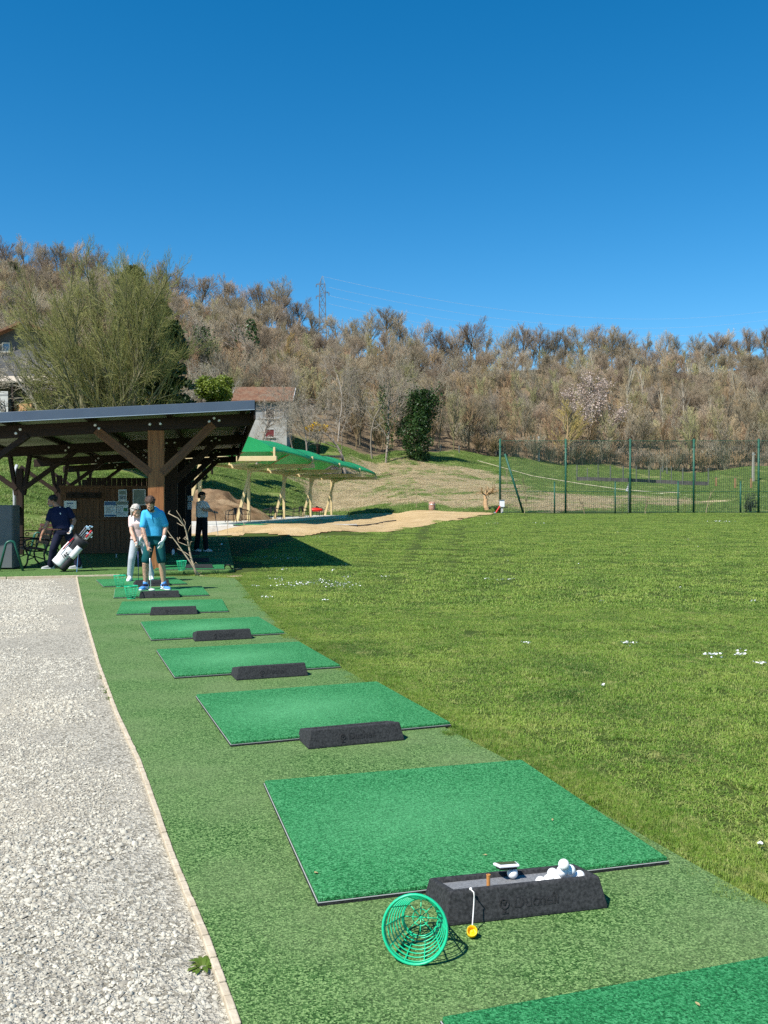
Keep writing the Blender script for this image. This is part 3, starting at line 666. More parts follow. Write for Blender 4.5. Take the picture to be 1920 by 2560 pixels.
for s in (-1, 1): m.box((s*w/2, -.008, 0), (.022, .02, h+.022)); m.box((0, -.008, s*h/2), (w-.022, .02, .022))
m.build('frame', ALU, r)
r, w, h = sheet_px('notice', 'white printed sheet on the black end board, upper of two', 'notice', 469, 482.5, 1239.5, 1252.5, PAPER, 16.54); textlines(r, -w*.4, w*.4, h*.35, 6, h*.12)
r, w, h = sheet_px('notice', 'white diagram sheet on the black end board, lower of two', 'notice', 469, 480, 1255, 1273.5, PAPER, 16.54)
for x, z in ((-.25, .3), (.22, .32), (-.22, 0), (.25, .02), (0, -.3), (.28, -.28)): patch(r, 'figure', INK, w*(x-.09), w*(x+.09), h*(z-.07), h*(z+.07))
GREYB = mat('grey_plastic', (.10, .105, .11), (.13, .135, .14), 6, .5)
lp = shp(LPX, 7.2)
bx = thing('letter_box', 'dark grey box with a white symbol, fixed to the post', 'letter box', (lp[0]-.06, lp[1]-.17, 1.28), PHI)
m = MB(); m.box((0, 0, 0), (.20, .12, .26)); m.build('body', GREYB, bx, bevel=.01)
m = MB(); m.box((0, -.01, .15), (.24, .16, .03)); m.build('lid', mat('pale_grey_plastic', (.42, .43, .44), rough=.5), bx, bevel=.006)
m = MB(); m.beam((-.04, -.064, -.07), (.02, -.064, -.02), .012, .03, (0, 1, 0)); m.beam((.02, -.064, -.02), (-.03, -.064, .03), .012, .03, (0, 1, 0)); m.beam((-.03, -.064, .03), (.04, -.064, .06), .012, .03, (0, 1, 0)); m.build('symbol', PAPER, bx)
dp = thing('drainpipe', 'pale grey drainpipe standing by the shelter post', 'drainpipe', (*gz(37, 1372, -.03)[:2], -.03))
m = MB(); m.tube([(0, 0, 0), (0, 0, 2.6), (.05, .1, 2.85)], .055, 14); m.build('pipe', mat('pvc_grey', (.45, .47, .49), rough=.4), dp, smooth=True)
for z in (.9, 2.2):
    m = MB(); m.ring((0, 0, z), .058, .012, 16, 6); m.build('collar', STEEL, dp)
# ================================================================== green canopy
CREAM = mat('cream_steel', (.56, .43, .22), (.62, .485, .26), 3, .45, spec=.4)
def canopy_mat():
    t = NT('green_membrane'); c = t.ramp(t.noise(t.coord('O'), 1.2, 3), [(.35, (.020, .38, .115)), (.65, (.030, .45, .150))]); t.done(c, .42, None, 0, .4); return t.thin(.36, (.10, .50, .16))
CANM = canopy_mat()
can = thing('canopy', 'long green membrane canopy of four bays on cream steel columns', 'canopy', (C0[0], C0[1], .42), -math.atan2(.130, .9915))
ZB, ZF, BAY = 3.33, 3.80, 9.08
def arch(s): return ZF-.42+1.12*(1-((s-2.5)/2.5)**2) if True else 0
def arch2(s):
    q = (s/2.9 if s < 2.9 else 1-(s-2.9)/2.25); q = max(0, min(1, q)); return ZF+1.26*(q-.16*q**4+.06*math.sin(math.pi*q))
for i in range(4):
    rows = []
    for a in range(13):
        v = a/12; y = BAY*(i+v); e = 4*v*(1-v)*.45; row = []
        for b in range(15):
            s = 5.1*b/14; edge = .42*e*(1-min(1, s/1.2)) if s < 1.2 else 0
            row.append((-s-edge*1.0, y, arch2(s+edge*.0)-.26*e*math.sin(math.pi*min(1, max(0, s/5.1)))+.10*e*(1 if s < .01 else 0)*0))
        rows.append(row)
    V = [p for r in rows for p in r]; n = 15
    m = MB(); m.add(V, [(a*n+b, a*n+b+1, (a+1)*n+b+1, (a+1)*n+b) for a in range(12) for b in range(14)])
    o = m.build('membrane', CANM, can, smooth=True); sd = o.modifiers.new('thickness', 'SOLIDIFY'); sd.thickness = .02
for i in range(5):
    y = BAY*i
    m = MB(); m.box((-2.5, y, ZB), (5.3, .22, .24)); fr = m.build('cross_beam', CREAM, can, bevel=.01)
    for sx_c, hz_c in ((.02, ZF-ZB+.1), (-5.1, .5)):
        m = MB(); m.box((sx_c, y, ZB+hz_c/2), (.10, .10, hz_c)); m.build('corner_stub', CREAM, fr)
    m = MB(); pts = [(-5.1*b/12, y+(.09 if i == 0 else 0), arch2(5.1*b/12)-.07) for b in range(13)]; m.tube([(x_, y_, z_-.10) for x_, y_, z_ in pts], .05, 8); m.build('arch_rib', CREAM, can, smooth=True)
    m = MB(); m.box((-4.25, y+1.2, ZB/2-.06), (.17, .17, ZB-.12)); m.box((-4.25, y+.6, ZB-.05), (.12, 1.4, .12)); m.build('column', CREAM, can, bevel=.01)
    m = MB(); m.beam((-4.55, y-.3, 0), (-3.7, y-.25, ZB-.2), .17, .17, (1, 0, 0)); m.box((-4.6, y-.3, .02), (.5, .4, .03)); m.build('raking_column', CREAM, can, bevel=.01)
    m = MB(); m.beam((-3.75, y-.24, ZB-.32), (-2.6, y-.2, ZB-.02), .12, .16, (1, 0, 0))
    m.box((-3.7, y-.24, ZB-.16), (.5, .16, .18)); bolt(m, -3.55, y-.33, ZB-.16, .05); bolt(m, -3.85, y-.33, ZB-.16, .05); m.build('bracket', CREAM, can)
for s in (-5.08,):
    m = MB(); m.box((s, BAY*2, ZB-.02), (.16, BAY*4, .16)); m.build('edge_beam', CREAM, can, bevel=.008)
m = MB()
for i in range(4):
    m.beam((-.3, BAY*i+.2, ZB), (-4.8, BAY*(i+1)-.2, ZB+.05), .09, .09)
m.build('diagonal_brace', CREAM, can)
for i in range(4):
    m = MB(); n = 12; T = [(-.19*4*(v/n)*(1-v/n)+.012, BAY*(i+v/n), arch2(.19*4*(v/n)*(1-v/n))-.0) for v in range(n+1)]
    m.add(T+[(p[0], p[1], ZF-.22+.16*4*(v/n)*(1-v/n)) for v, p in enumerate(T)], [(b, b+1, n+2+b, n+1+b) for b in range(n)])
    o = m.build('side_valance', CANM, can, smooth=True); o.modifiers.new('thickness', 'SOLIDIFY').thickness = .015
# near end valance of green cloth above the first beam
m = MB(); n = 14; top = [(-5.1*b/n, -.01, arch2(5.1*b/n)) for b in range(n+1)]
m.add(top+[(p[0], -.01, ZF-.12) for p in top], [(b, b+1, n+2+b, n+1+b) for b in range(n)])
o = m.build('end_valance', CANM, can); sd = o.modifiers.new('thickness', 'SOLIDIFY'); sd.thickness = .015
# ================================================================== chairs under the canopy
BLK = mat('black_wicker', (.010, .010, .011), (.022, .021, .020), 30, .5, .4, 80); 
def make_chair():
    r = thing('chair', 'x', 'chair')
    m = MB(); m.box((0, 0, .43), (.46, .44, .04)); m.build('seat', BLK, r, bevel=.015)
    m = MB(); [m.tube([(x*.02, .22+.02*1, .45), (x*.02, .27, .65), (x*.02, .30, .80)], .018, 6) for x in range(-10, 11, 4)]; m.beam((-.22, .30, .80), (.22, .30, .80), .03, .03); m.build('backrest', BLK, r)
    for sx in (-1, 1):
        m = MB(); m.tube([(sx*.25, -.24, 0), (sx*.24, -.22, .43), (sx*.25, -.2, .60), (sx*.25, -.1, .66), (sx*.25, .15, .69), (sx*.24, .30, .80)], .021, 7); m.build('arm', BLK, r, smooth=True)
        m = MB(); m.tube([(sx*.25, .26, 0), (sx*.23, .2, .43), (sx*.23, .28, .8)], .020, 7); m.build('leg', BLK, r, smooth=True)
    m = MB(); m.beam((-.24, 0, .12), (.24, 0, .12), .02, .02); [m.beam((s*.245, -.23, .12), (s*.245, .24, .12), .02, .02) for s in (-1, 1)]; m.build('stretcher', BLK, r)
    return r
ch0 = make_chair()
CHL = ['black armchair nearest the far golfer under the canopy', 'black armchair just right of the first raking column', 'black armchair just left of the second raking column', 'black armchair just right of the second raking column', 'black armchair just left of the third raking column', 'black armchair just right of the third raking column', 'black armchair beside the red kayak under the canopy']
for i, (px, Y, rz) in enumerate(((577, 51.5, -1.1), (613, 53.5, 1.9), (668, 61, -1.2), (697, 62, 1.9), (741, 70.3, -1.3), (764, 71, 1.9), (800, 78.3, 1.9))):
    o = ch0 if i == 0 else dup(ch0); p = at(px, 1290, Y); o.location = (p[0], p[1], .42); o.rotation_euler = (0, 0, rz); tag(o, CHL[i], 'chair', 'black chairs under the canopy'); o.scale = (1.04,)*3
RED = mat('red_plastic', (.62, .022, .015), rough=.35)
p = at(790, 1278, 77.2); kb = thing('ball_tray_sled', 'red boat-shaped plastic tub lying by the last black chair', 'tub', (p[0], p[1], .42)); kb.name = 'red_tub'
m = MB(); m.loft([[(x, w*math.cos(a), .52+hh*math.sin(a)) for a in np.linspace(0, 2*math.pi, 12, endpoint=False)] for x, w, hh in ((-.62, .02, .03), (-.5, .14, .10), (-.25, .22, .15), (.2, .23, .15), (.48, .15, .11), (.6, .02, .03))]); m.build('hull', RED, kb, smooth=True)
m = MB(); m.tube([(-.3, 0, .64), (-.1, 0, .68), (.25, 0, .65)], .05, 8); m.build('rim', mat('dark_red', (.30, .01, .01), rough=.4), kb, smooth=True)
m = MB(); [m.beam((x, y, 0), (x, y, .42), .04, .04) for x in (-.3, .3) for y in (-.12, .12)]; m.build('stand', BLK, kb)
for i, (px, py, lab) in enumerate(((700, 1308.6, 'green mat on the slab by the second raking column'), (630, 1311.5, 'green mat with dark edge at the front corner of the slab'))):
    p = gz(px, py, .44); mtt = thing('tee_mat', lab, 'mat', (p[0], p[1], .42), -.13, 'mats on the concrete slab'); m = MB(); m.box((0, 0, .03), (1.5, 1.5, .02)); m.build('top', mat('mat_far', (.03, .17, .06), (.06, .24, .09), 8, .8), mtt); m = MB(); m.box((0, 0, .01), (1.52, 1.52, .02)); m.build('base', BLK, mtt)
# ---- pale grating lying on the bare soil
p = hit(855, 1314); gt = thing('drain_grate', 'pale flat grating lying on the bare soil', 'grate', (p[0], p[1], p[2]+.06), .1)
m = MB(); [m.box((x, 0, .0), (.03, .5, .03)) for x in np.arange(-.75, .8, .1)]; m.build('bars', CONC, gt)
m = MB(); [m.box((0, s*.27, 0), (1.6, .04, .05)) for s in (-1, 1)]; [m.box((s*.78, 0, 0), (.04, .5, .05)) for s in (-1, 1)]; m.build('frame', CONC, gt)
cb = MB(); pts = [hit(x, y) for x, y in ((872, 1316), (900, 1317), (940, 1312), (965, 1306), (990, 1303))]; cb.tube([(a, b, c+.06) for a, b, c in pts], .035, 6); tag(cb.build('hose', BLK), 'thin dark hose running over the bare soil from the grating', 'hose')
# ================================================================== netting fence
FG = mat('fence_green', (.012, .075, .048), (.02, .10, .065), 4, .5); NETM = mat('net_cord', (.045, .075, .058), rough=.8)
fy0 = 72.0; FXs = [at(x, 1282, fy0)[0] for x in (1250, 1414, 1575, 1734, 1896)]; FXs.append(FXs[-1]+5.2)
fz = [float(tz(x, fy0)) for x in FXs]; FH = 5.75
fence = thing('net_fence', 'tall green ball-stop netting fence across the far end of the lawn', 'fence', (FXs[0], fy0, fz[0]))
for i, x in enumerate(FXs):
    m = MB(); m.tube([(x-FXs[0], 0, -.1), (x-FXs[0], 0, FH+.15)], .085, 10); [m.ring((x-FXs[0], 0, z), .09, .02, 12, 6) for z in (FH*.45, FH-.5)]; m.build('post', FG, fence, smooth=True)
m = MB(); L = FXs[-1]-FXs[0]
for x in np.arange(.0, L, .16): m.box((x, .1, FH/2), (.017, .017, FH))
for z in np.arange(.05, FH, .16): m.box((L/2, .1, z), (L, .017, .017))
m.build('net', NETM, fence)
m = MB()
for z in (.06, 1.68, FH): m.box((L/2, .06, z), (L, .03, .035))
m.build('wire', FG, fence)
sx = at(1310, 1282, fy0-.4)[0]-FXs[0]; m = MB(); m.tube([(at(1262, 1282, fy0)[0]-FXs[0], 0, 4.7), (sx, -.2, -.1)], .085, 8); m.build('strut', FG, fence, smooth=True)
LPL = ['first green stub post from the pruned tree, in front of the net', 'green stub post between the second and third tall net posts', 'green stub post between the third and fourth tall net posts', 'green stub post beside the bushy shrub at the net']
for k, px in enumerate((1386, 1538, 1695, 1851)):
    p = at(px, 1282, 71.2); r = thing('fence_post', LPL[k], 'post', onT(p[0], p[1], -.05), 0, 'short posts along the net'); m = MB(); m.tube([(0, 0, 0), (0, 0, 2.5)], .06, 8); m.build('shaft', FG, r, smooth=True); m = MB(); m.lathe([(.075, 2.5), (.075, 2.54), (.02, 2.58)], 8); m.build('top_cap', FG, r)
def thing_on(name, label, cat, px, py, Y=None, rz=0, group=None, dz=0):
    p = hit(px, py) if Y is None else at(px, py, Y); return thing(name, label, cat, onT(p[0], p[1], dz), rz, group)
r = thing_on('electric_box', 'small white electric box on a post at the left end of the net', 'electric box', 1255, 1283, 71)
m = MB(); m.box((0, 0, .75), (.38, .25, .55)); m.build('cabinet', mat('white_plastic', (.72, .74, .76), rough=.4), r, bevel=.02); m = MB(); m.box((0, .02, .24), (.16, .12, .5)); m.build('pedestal', CONC, r); m = MB(); m.box((0, -.02, 1.04), (.44, .3, .05)); m.build('hood', GREYB, r)
r = thing_on('fire_hose_reel', 'red pipe leaning at the foot of the white electric box', 'pipe', 1247, 1284, 70.6); r.name = 'red_pipe'
m = MB(); m.tube([(-.25, 0, 0), (.1, .05, .55)], .06, 8); m.build('pipe', RED, r); m = MB(); m.tube([(-.25, 0, .0), (-.38, -.03, .02)], .08, 8); m.build('nozzle', STEEL, r)
r = thing_on('flag', 'small white flag on a pale pole behind the net', 'flag', 1571, 1284, 73.2)
m = MB(); m.tube([(0, 0, 0), (0, 0, 2.45)], .03, 8); m.build('pole', mat('pale_pole', (.30, .285, .24), rough=.6), r); m = MB(); m.add([(0, 0, 2.4), (.0, 0, 1.75), (-.22, .05, 1.8), (-.12, .02, 2.1)], [(0, 1, 2, 3)]); o = m.build('cloth', PAPER, r); o.modifiers.new('t', 'SOLIDIFY').thickness = .01
for px, py0, py1, lab in ((1346.5, 1153, 1090, 'pale concrete utility pole on the green rise behind the net'), (1882.5, 1205, 1131, 'leaning pale wooden pole at the right edge of the far field')):
    p = hit(px, py0); h = (py0-py1)/FPX*p[1]; r = thing('utility_pole', lab, 'pole', (p[0], p[1], p[2]-.2)); m = MB(); m.tube([(0, 0, 0), (.05, 0, h+.2)], [.26, .17], 8); m.build('shaft', mat('pale_pole', (.62, .60, .52)), r); m = MB(); m.box((.05, -.1, h-.1), (.5, .1, .1)); m.build('bracket', STEEL, r)
# low dark board fence with stakes far beyond the net
lf = [hit(*p) for p in ((1442, 1203), (1500, 1204.5), (1570, 1207), (1640, 1210), (1700, 1212.5), (1770, 1215))]
r = thing('paddock_fence', 'low dark board fence with thin stakes in the far field', 'fence', lf[0]); m = MB(); o0 = np.array(lf[0])
for a, b in zip(lf[:-1], lf[1:]):
    m.beam(np.array(a)-o0+(0, 0, .25), np.array(b)-o0+(0, 0, .25), .08, .75)
m.build('boards', mat('old_board', (.055, .05, .05), (.10, .09, .085), 2, .9), r)
for k in range(12):
    q = np.interp(k/11*5, range(6), [p[0] for p in lf])-o0[0], np.interp(k/11*5, range(6), [p[1] for p in lf])-o0[1], np.interp(k/11*5, range(6), [p[2] for p in lf])-o0[2]
    m = MB(); m.tube([(q[0], q[1]-.1, 0+q[2]-.2), (q[0], q[1]-.1, q[2]+2.2+random.uniform(-.3, .5))], .07, 6); m.build('stake', mat('grey_stake', (.10, .105, .095), (.15, .15, .13), 3), r)
for px, py, lab in ((1790, 1217, 'orange-brown stake at the end of the dark board fence'), (1838, 1222, 'pale stake near the far end of the board fence'), (1878, 1222, 'orange-brown stake farthest right in the far field')):
    p = hit(px, py); q = thing('marker_stake', lab, 'stake', p); m = MB(); m.box((0, 0, .6), (.22, .2, 1.5)); m.build('stake_shaft', mat('orange_wood', (.28, .15, .07), (.36, .21, .10), 3), q, bevel=.03); m = MB(); m.box((0, 0, 1.4), (.26, .24, .06)); m.build('cap_board', mat('grey_stake', (.2, .2, .2)), q)
# row of rough stakes along the wood edge
WS = [(1100, 1128), (1148, 1131), (1225, 1136), (1240, 1137), (1262, 1138), (1290, 1139), (1360, 1141), (1382, 1142), (1655, 1180), (1668, 1184)]
for k, (px, py) in enumerate(WS):
    p = hit(px, py+2); q = MB(); q.tube([(p[0], p[1], p[2]-.2), (p[0]+random.uniform(-.15, .15), p[1], p[2]+1.25)], [.13, .10], 6)
    tag(q.build('field_stake', mat('grey_stake', (.2, .2, .2))), 'rough grey stake in the row along the wood edge', 'stake', 'rough stakes along the wood edge')
rp = MB(); pts = [hit(x, y) for x, y in ((1194, 1157), (1240, 1170), (1330, 1196), (1450, 1216), (1540, 1229), (1610, 1236), (1700, 1240))]
rp.tube([(a, b, c+.35) for a, b, c in pts], .05, 6); tag(rp.build('boundary_rope', mat('cream_rope', (.42, .38, .26), rough=.8)), 'cream boundary rope running down the green rise', 'rope')
r = thing_on('rusty_drum', 'small rusty canister at the top edge of the bare soil', 'canister', 1080, 1276)
m = MB(); m.lathe([(.28, 0), (.3, .04), (.3, .7), (.26, .78), (.05, .8)], 14); m.build('drum', mat('rusty', (.34, .16, .10), (.45, .30, .24), 6), r, smooth=True); m = MB(); m.ring((0, 0, .55), .3, .03, 16, 6); m.build('band', STEEL, r)
# ================================================================== lattice pylon and its wires
PY = 330.0; pt = at(806, 690, PY); pb = float(tz(pt[0], pt[1])); ph = pt[2]-pb
py_ = thing('pylon', 'steel lattice pylon rising above the bare ridge trees', 'pylon', (pt[0], PY, pb)); IRON = mat('pylon_steel', (.13, .16, .19), rough=.6)
def pw_(z): return np.interp(z, [0, ph*.55, ph*.93, ph], [2.9, 1.25, .95, .1])
m = MB(); nb = 11; zs = np.linspace(0, ph*.93, nb)
for sx in (-1, 1):
    for sy in (-1, 1):
        m.tube([(sx*pw_(z), sy*pw_(z), z) for z in zs]+[(0, 0, ph)], .13, 4)
m.build('leg', IRON, py_)
m = MB()
for a, b in zip(zs[:-1], zs[1:]):
    for q in ((1, 1, -1, 1), (-1, 1, -1, -1), (-1, -1, 1, -1), (1, -1, 1, 1)):
        m.tube([(q[0]*pw_(a), q[1]*pw_(a), a), (q[2]*pw_(b), q[3]*pw_(b), b)], .085, 4); m.tube([(q[2]*pw_(a), q[3]*pw_(a), a), (q[0]*pw_(b), q[1]*pw_(b), b)], .085, 4); m.tube([(q[0]*pw_(b), q[1]*pw_(b), b), (q[2]*pw_(b), q[3]*pw_(b), b)], .09, 4)
m.build('lattice', IRON, py_)
ARMS = [(-2.3, pt[2]-3-pb), (2.4, pt[2]-6-pb), (-2.3, pt[2]-7.3-pb)]
for ax, azz in ARMS:
    m = MB(); m.beam((0, 0, azz), (ax, 0, azz-.15), .2, .22); m.tube([(0, 0, azz+.9), (ax, 0, azz)], .08, 4); arm = m.build('cross_arm', IRON, py_)
    m = MB(); m.lathe([(.12, 0), (.16, .25), (.12, .5), (.16, .75), (.1, 1.0)], 8, (ax, 0, azz-1.1)); m.build('insulator', GREYB, arm)
WIRE = mat('bright_wire', (.75, .80, .85), rough=.3, metal=.3)
WL = ['topmost thin power line sagging to the right from the pylon tip', 'second thin power line from the top, right of the pylon', 'third thin power line from the top, right of the pylon', 'lowest thin power line, right of the pylon']
for k, (ax, azz) in enumerate([(0, ph-.1)]+[(2.4, ph-3.0)]+ARMS[1:2]+[(2.3, ph-9.0)]):
    p0 = np.array([pt[0]+ax, PY, pb+azz-(1.1 if k else 0)]); p1 = np.array([235.0, 470.0, 108-4.2*k]); m = MB(); pts = []
    for i in range(41):
        t = i/40; q = p0+(p1-p0)*t; pts.append((q[0], q[1], q[2]-26*4*t*(1-t)*.5))
    m.tube(pts, .035, 4); tag(m.build('power_line', WIRE), WL[k], 'power line', 'power lines from the pylon')
# ================================================================== houses
WALLC = mat('block_wall', (.22, .23, .235), (.31, .315, .31), .9, .9, .3, 12, coord='W'); WALLR = mat('render_light', (.34, .335, .31), (.42, .415, .385), .8, .9, .2, 12, coord='W')
def tile_mat():
    t = NT('roof_tile'); v = t.coord('O'); br = t.n('ShaderNodeTexBrick'); t.l(v, br.inputs['Vector']); br.inputs['Scale'].default_value = 2.6; br.offset = .5; br.inputs['Color1'].default_value = (.13, .062, .036, 1); br.inputs['Color2'].default_value = (.20, .115, .068, 1); br.inputs['Mortar'].default_value = (.16, .07, .045, 1); br.inputs['Mortar Size'].default_value = .03; br.inputs['Brick Width'].default_value = .6; br.inputs['Row Height'].default_value = .9
    c = t.mix(t.ramp(t.noise(v, .8, 5, .7), [(.45, 0), (.7, .6)]), br.outputs[0], (.165, .13, .09)); return t.done(c, .85, t.bump(br.outputs[1], .4, .04), 0, .2)
TILE = tile_mat(); DARKW = mat('dark_opening', (.012, .012, .014), rough=.4); MAROON = mat('maroon_shutter', (.12, .018, .02), (.16, .03, .03), 6, .6); WHT = mat('whitewash', (.46, .46, .44), (.55, .55, .52), 2, .7)
hp = at(660, 1107, 122); hz = hp[2]; s_ = 122/FPX
h1 = thing('house', 'small grey two-storey house with red tiled roof and maroon shutter', 'house', (hp[0], 122, hz-.6), 0)
HXL, HXR = (588-660)*s_, (717-660)*s_; EZ = (1107-1000)*s_+.6; RZ = (1107-962)*s_+.55; D = 6.5
m = MB(); m.add([(HXL, 0, -3), (HXR, 0, -3), (HXR, D, -3), (HXL, D, -3), (HXL, 0, EZ), (HXR, 0, EZ), (HXR, D, EZ), (HXL, D, EZ), (HXL, D/2, RZ-.2), (HXR, D/2, RZ-.2)], [(0, 1, 5, 4), (2, 3, 7, 6), (1, 2, 6, 9, 5), (3, 0, 4, 8, 7)]); wh = m.build('wall', WALLC, h1)
m = MB(); m.box(((HXL+HXR)/2, -.012, EZ*.30-1.5), (HXR-HXL-.02, .02, EZ*.60+3)); m.box(((HXL+HXR)/2, -.03, EZ*.61), (HXR-HXL, .08, .12)); m.build('lower_render', WALLR, wh)
m = MB()
def roofplane(mb, x0, x1, y0, z0, y1, z1, th=.16):
    mb.add([(x0, y0, z0), (x1, y0, z0), (x1, y1, z1), (x0, y1, z1), (x0, y0, z0+th), (x1, y0, z0+th), (x1, y1, z1+th), (x0, y1, z1+th)], [(0, 3, 2, 1), (4, 5, 6, 7), (0, 1, 5, 4), (1, 2, 6, 5), (2, 3, 7, 6), (3, 0, 4, 7)])
roofplane(m, HXL-.5, HXR+.9, -.8, EZ-.30, D/2, RZ); roofplane(m, HXL-.5, HXR+.9, D+.8, EZ-.30, D/2+.004, RZ); rr = m.build('roof', TILE, h1)
m = MB()
for x in (HXL-.53, HXR+.93): m.beam((x, -.82, EZ-.24), (x, D/2, RZ+.06), .06, .24)
m.build('barge_board', WHT, rr)
def window(root, x0, x1, z0, z1, glass=DARKW, shut=None, y=-.03):
    m = MB(); cx, cz, w, h = (x0+x1)/2, (z0+z1)/2, x1-x0, z1-z0
    for s in (-1, 1): m.box((cx+s*w/2, y, cz), (.10, .10, h+.1)); m.box((cx, y, cz+s*h/2), (w-.1, .10, .10))
    f = m.build('window', WHT, root); m = MB(); m.box((cx, y+.02, cz), (w-.1, .03, h-.1)); m.build('pane' if shut is None else 'shutter', shut or glass, f); m = MB(); m.box((cx, y-.06, z0-.09), (w+.3, .18, .08)); m.build('sill', WALLR, f)
zz = lambda py: (1107-py)*s_+.6
window(h1, (664-660)*s_, (687-660)*s_, zz(1046), zz(1022)); window(h1, (663-660)*s_, (686-660)*s_, zz(1093), zz(1073), shut=MAROON)
# big gabled house at the left behind the tall willow
B = 78.0; b_ = B/FPX; hp = at(60, 1030, B); hz = float(tz(hp[0], B))-1
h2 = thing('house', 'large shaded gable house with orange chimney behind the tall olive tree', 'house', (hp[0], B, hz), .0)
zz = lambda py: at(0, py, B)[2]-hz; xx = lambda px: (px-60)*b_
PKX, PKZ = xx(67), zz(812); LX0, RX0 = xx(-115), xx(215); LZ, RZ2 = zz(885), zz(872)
m = MB(); m.add([(LX0, 0, 0), (RX0, 0, 0), (RX0, 0, RZ2), (PKX, 0, PKZ), (LX0, 0, LZ), (LX0, 9, 0), (RX0, 9, 0), (RX0, 9, RZ2), (PKX, 9, PKZ), (LX0, 9, LZ)], [(0, 1, 2, 3, 4), (6, 5, 9, 8, 7), (1, 6, 7, 2), (5, 0, 4, 9)]); w2 = m.build('wall', mat('shade_toned_render', (.07, .074, .08), (.12, .123, .128), .7, .9, coord='W'), h2)  # shade of roof and trees on the gable is put into the dark wall colour
m = MB()
for xa, za, sgn in ((LX0-.7, LZ-.35, 0), (RX0+.7, RZ2-.3, 1)):
    a = [(xa, -.9, za), (PKX, -.9, PKZ+.02), (PKX, 9.9, PKZ+.02), (xa, 9.9, za)]; m.add(a+[(p[0], p[1], p[2]+.2) for p in a], [(0, 1, 2, 3), (7, 6, 5, 4), (0, 4, 5, 1), (1, 5, 6, 2), (2, 6, 7, 3), (3, 7, 4, 0)])
r2 = m.build('roof', TILE, h2); m = MB(); m.box((xx(7), 4, zz(806)-.3), (.55, .55, 2.0)); ck = m.build('chimney', mat('orange_brick', (.50, .19, .08), (.60, .28, .14), 6, .8), r2); m = MB(); m.box((xx(7), 4, zz(796)+.3), (.75, .75, .12)); m.build('chimney_cap', DARKW, r2)
window(h2, xx(8), xx(25), zz(878), zz(858), mat('sky_glass', (.12, .2, .3), rough=.15, spec=.6))
# lean-to with firewood in front of it
m = MB(); m.add([(xx(-90), -3.6, zz(967)), (xx(170), -3.6, zz(967)), (xx(170), -.02, zz(940)), (xx(-90), -.02, zz(940))], [(0, 1, 2, 3)]); o = m.build('lean_to_roof', mat('pale_tiles', (.40, .35, .28), (.52, .46, .37), 3, .9), h2); o.modifiers.new('t', 'SOLIDIFY').thickness = .12
for p in (-60, 20, 72, 120, 165):
    m = MB(); m.box((xx(p), -3.4, zz(967)/2-.1), (.16, .16, zz(967)-.1)); m.build('lean_to_post', DK['z'], h2)
r = thing('door_panel', 'weathered white panel standing beside the firewood pile', 'panel', (*at(6, 1030, B-3.9)[:2], at(6, 1030, B-3.9)[2]-.8)); m = MB(); m.box((0, 0, 1.25), (.95, .08, 2.5)); m.build('board', WHT, r); m = MB(); [m.box((0, -.045, z), (.95, .02, .12)) for z in (.4, 2.2)]; m.build('batten', WALLC, r)
r = thing('firewood_pile', 'stacked orange cut logs under the lean-to roof', 'firewood', (*at(58, 1030, B-3.2)[:2], at(58, 1030, B-3.2)[2]-.7)); m = MB()
for row in range(7):
    for i in range(13-row):
        rr_ = random.uniform(.1, .14); m.tube([(-1.25+row*.08+i*.22, random.uniform(-.1, .1), .12+row*.2), (-1.25+row*.08+i*.22, .8, .12+row*.2)], rr_, 8)
m.build('logs', mat('cut_log', (.42, .22, .10), (.62, .40, .22), 5, .9), r); m = MB(); m.box((0, .4, -.1), (3.0, .9, .2)); m.build('pallet', DK['x'], r)
# collapsed timber hut beside the fruit trees
p = at(806, 1122, 112); wz = float(tz(p[0], p[1])); s_ = 112/FPX
r = thing('log_shed', 'low weathered timber shed with sagging roof under the bare fruit trees', 'shed', (p[0], 112, wz-.2))
m = MB(); m.loft([[(x, 0, 2.2+.25*math.sin(x*1.1)), (x, 2.6, 2.7), (x, 2.6, 2.85), (x, 0, 2.4+.25*math.sin(x*1.1))] for x in np.linspace(-2.5, 2.5, 9)]); rf = m.build('roof', mat('weathered_roof', (.055, .045, .04), (.13, .11, .095), 3, .95, .6, 10), r)
m = MB(); [m.beam((x, .1+random.uniform(-.05, .05), 0), (x+random.uniform(-.1, .1), .1, 2.2), .24, .06, (0, 1, 0)) for x in np.arange(-2.2, 2.3, .27)]; m.build('wall', mat('weathered_plank', (.10, .085, .075), (.22, .19, .17), 5, .95), r)
m = MB(); [m.tube([(x, .0, 0), (x+.05, 0, 2.3)], .09, 6) for x in (-2.4, 0, 2.4)]; m.build('post', DK['z'], r)
r = thing('plastic_drum', 'white plastic drum standing by the low timber shed', 'drum', (*at(768, 1125, 110)[:2], float(tz(at(768, 1125, 110)[0], 110))-.05)); m = MB(); m.lathe([(.4, 0), (.45, .05), (.45, 1.4), (.36, 1.55), (.1, 1.58)], 14); m.build('barrel', WHT, r, smooth=True); m = MB(); m.lathe([(.12, 1.56), (.12, 1.66)], 10); m.build('lid', GREYB, r)
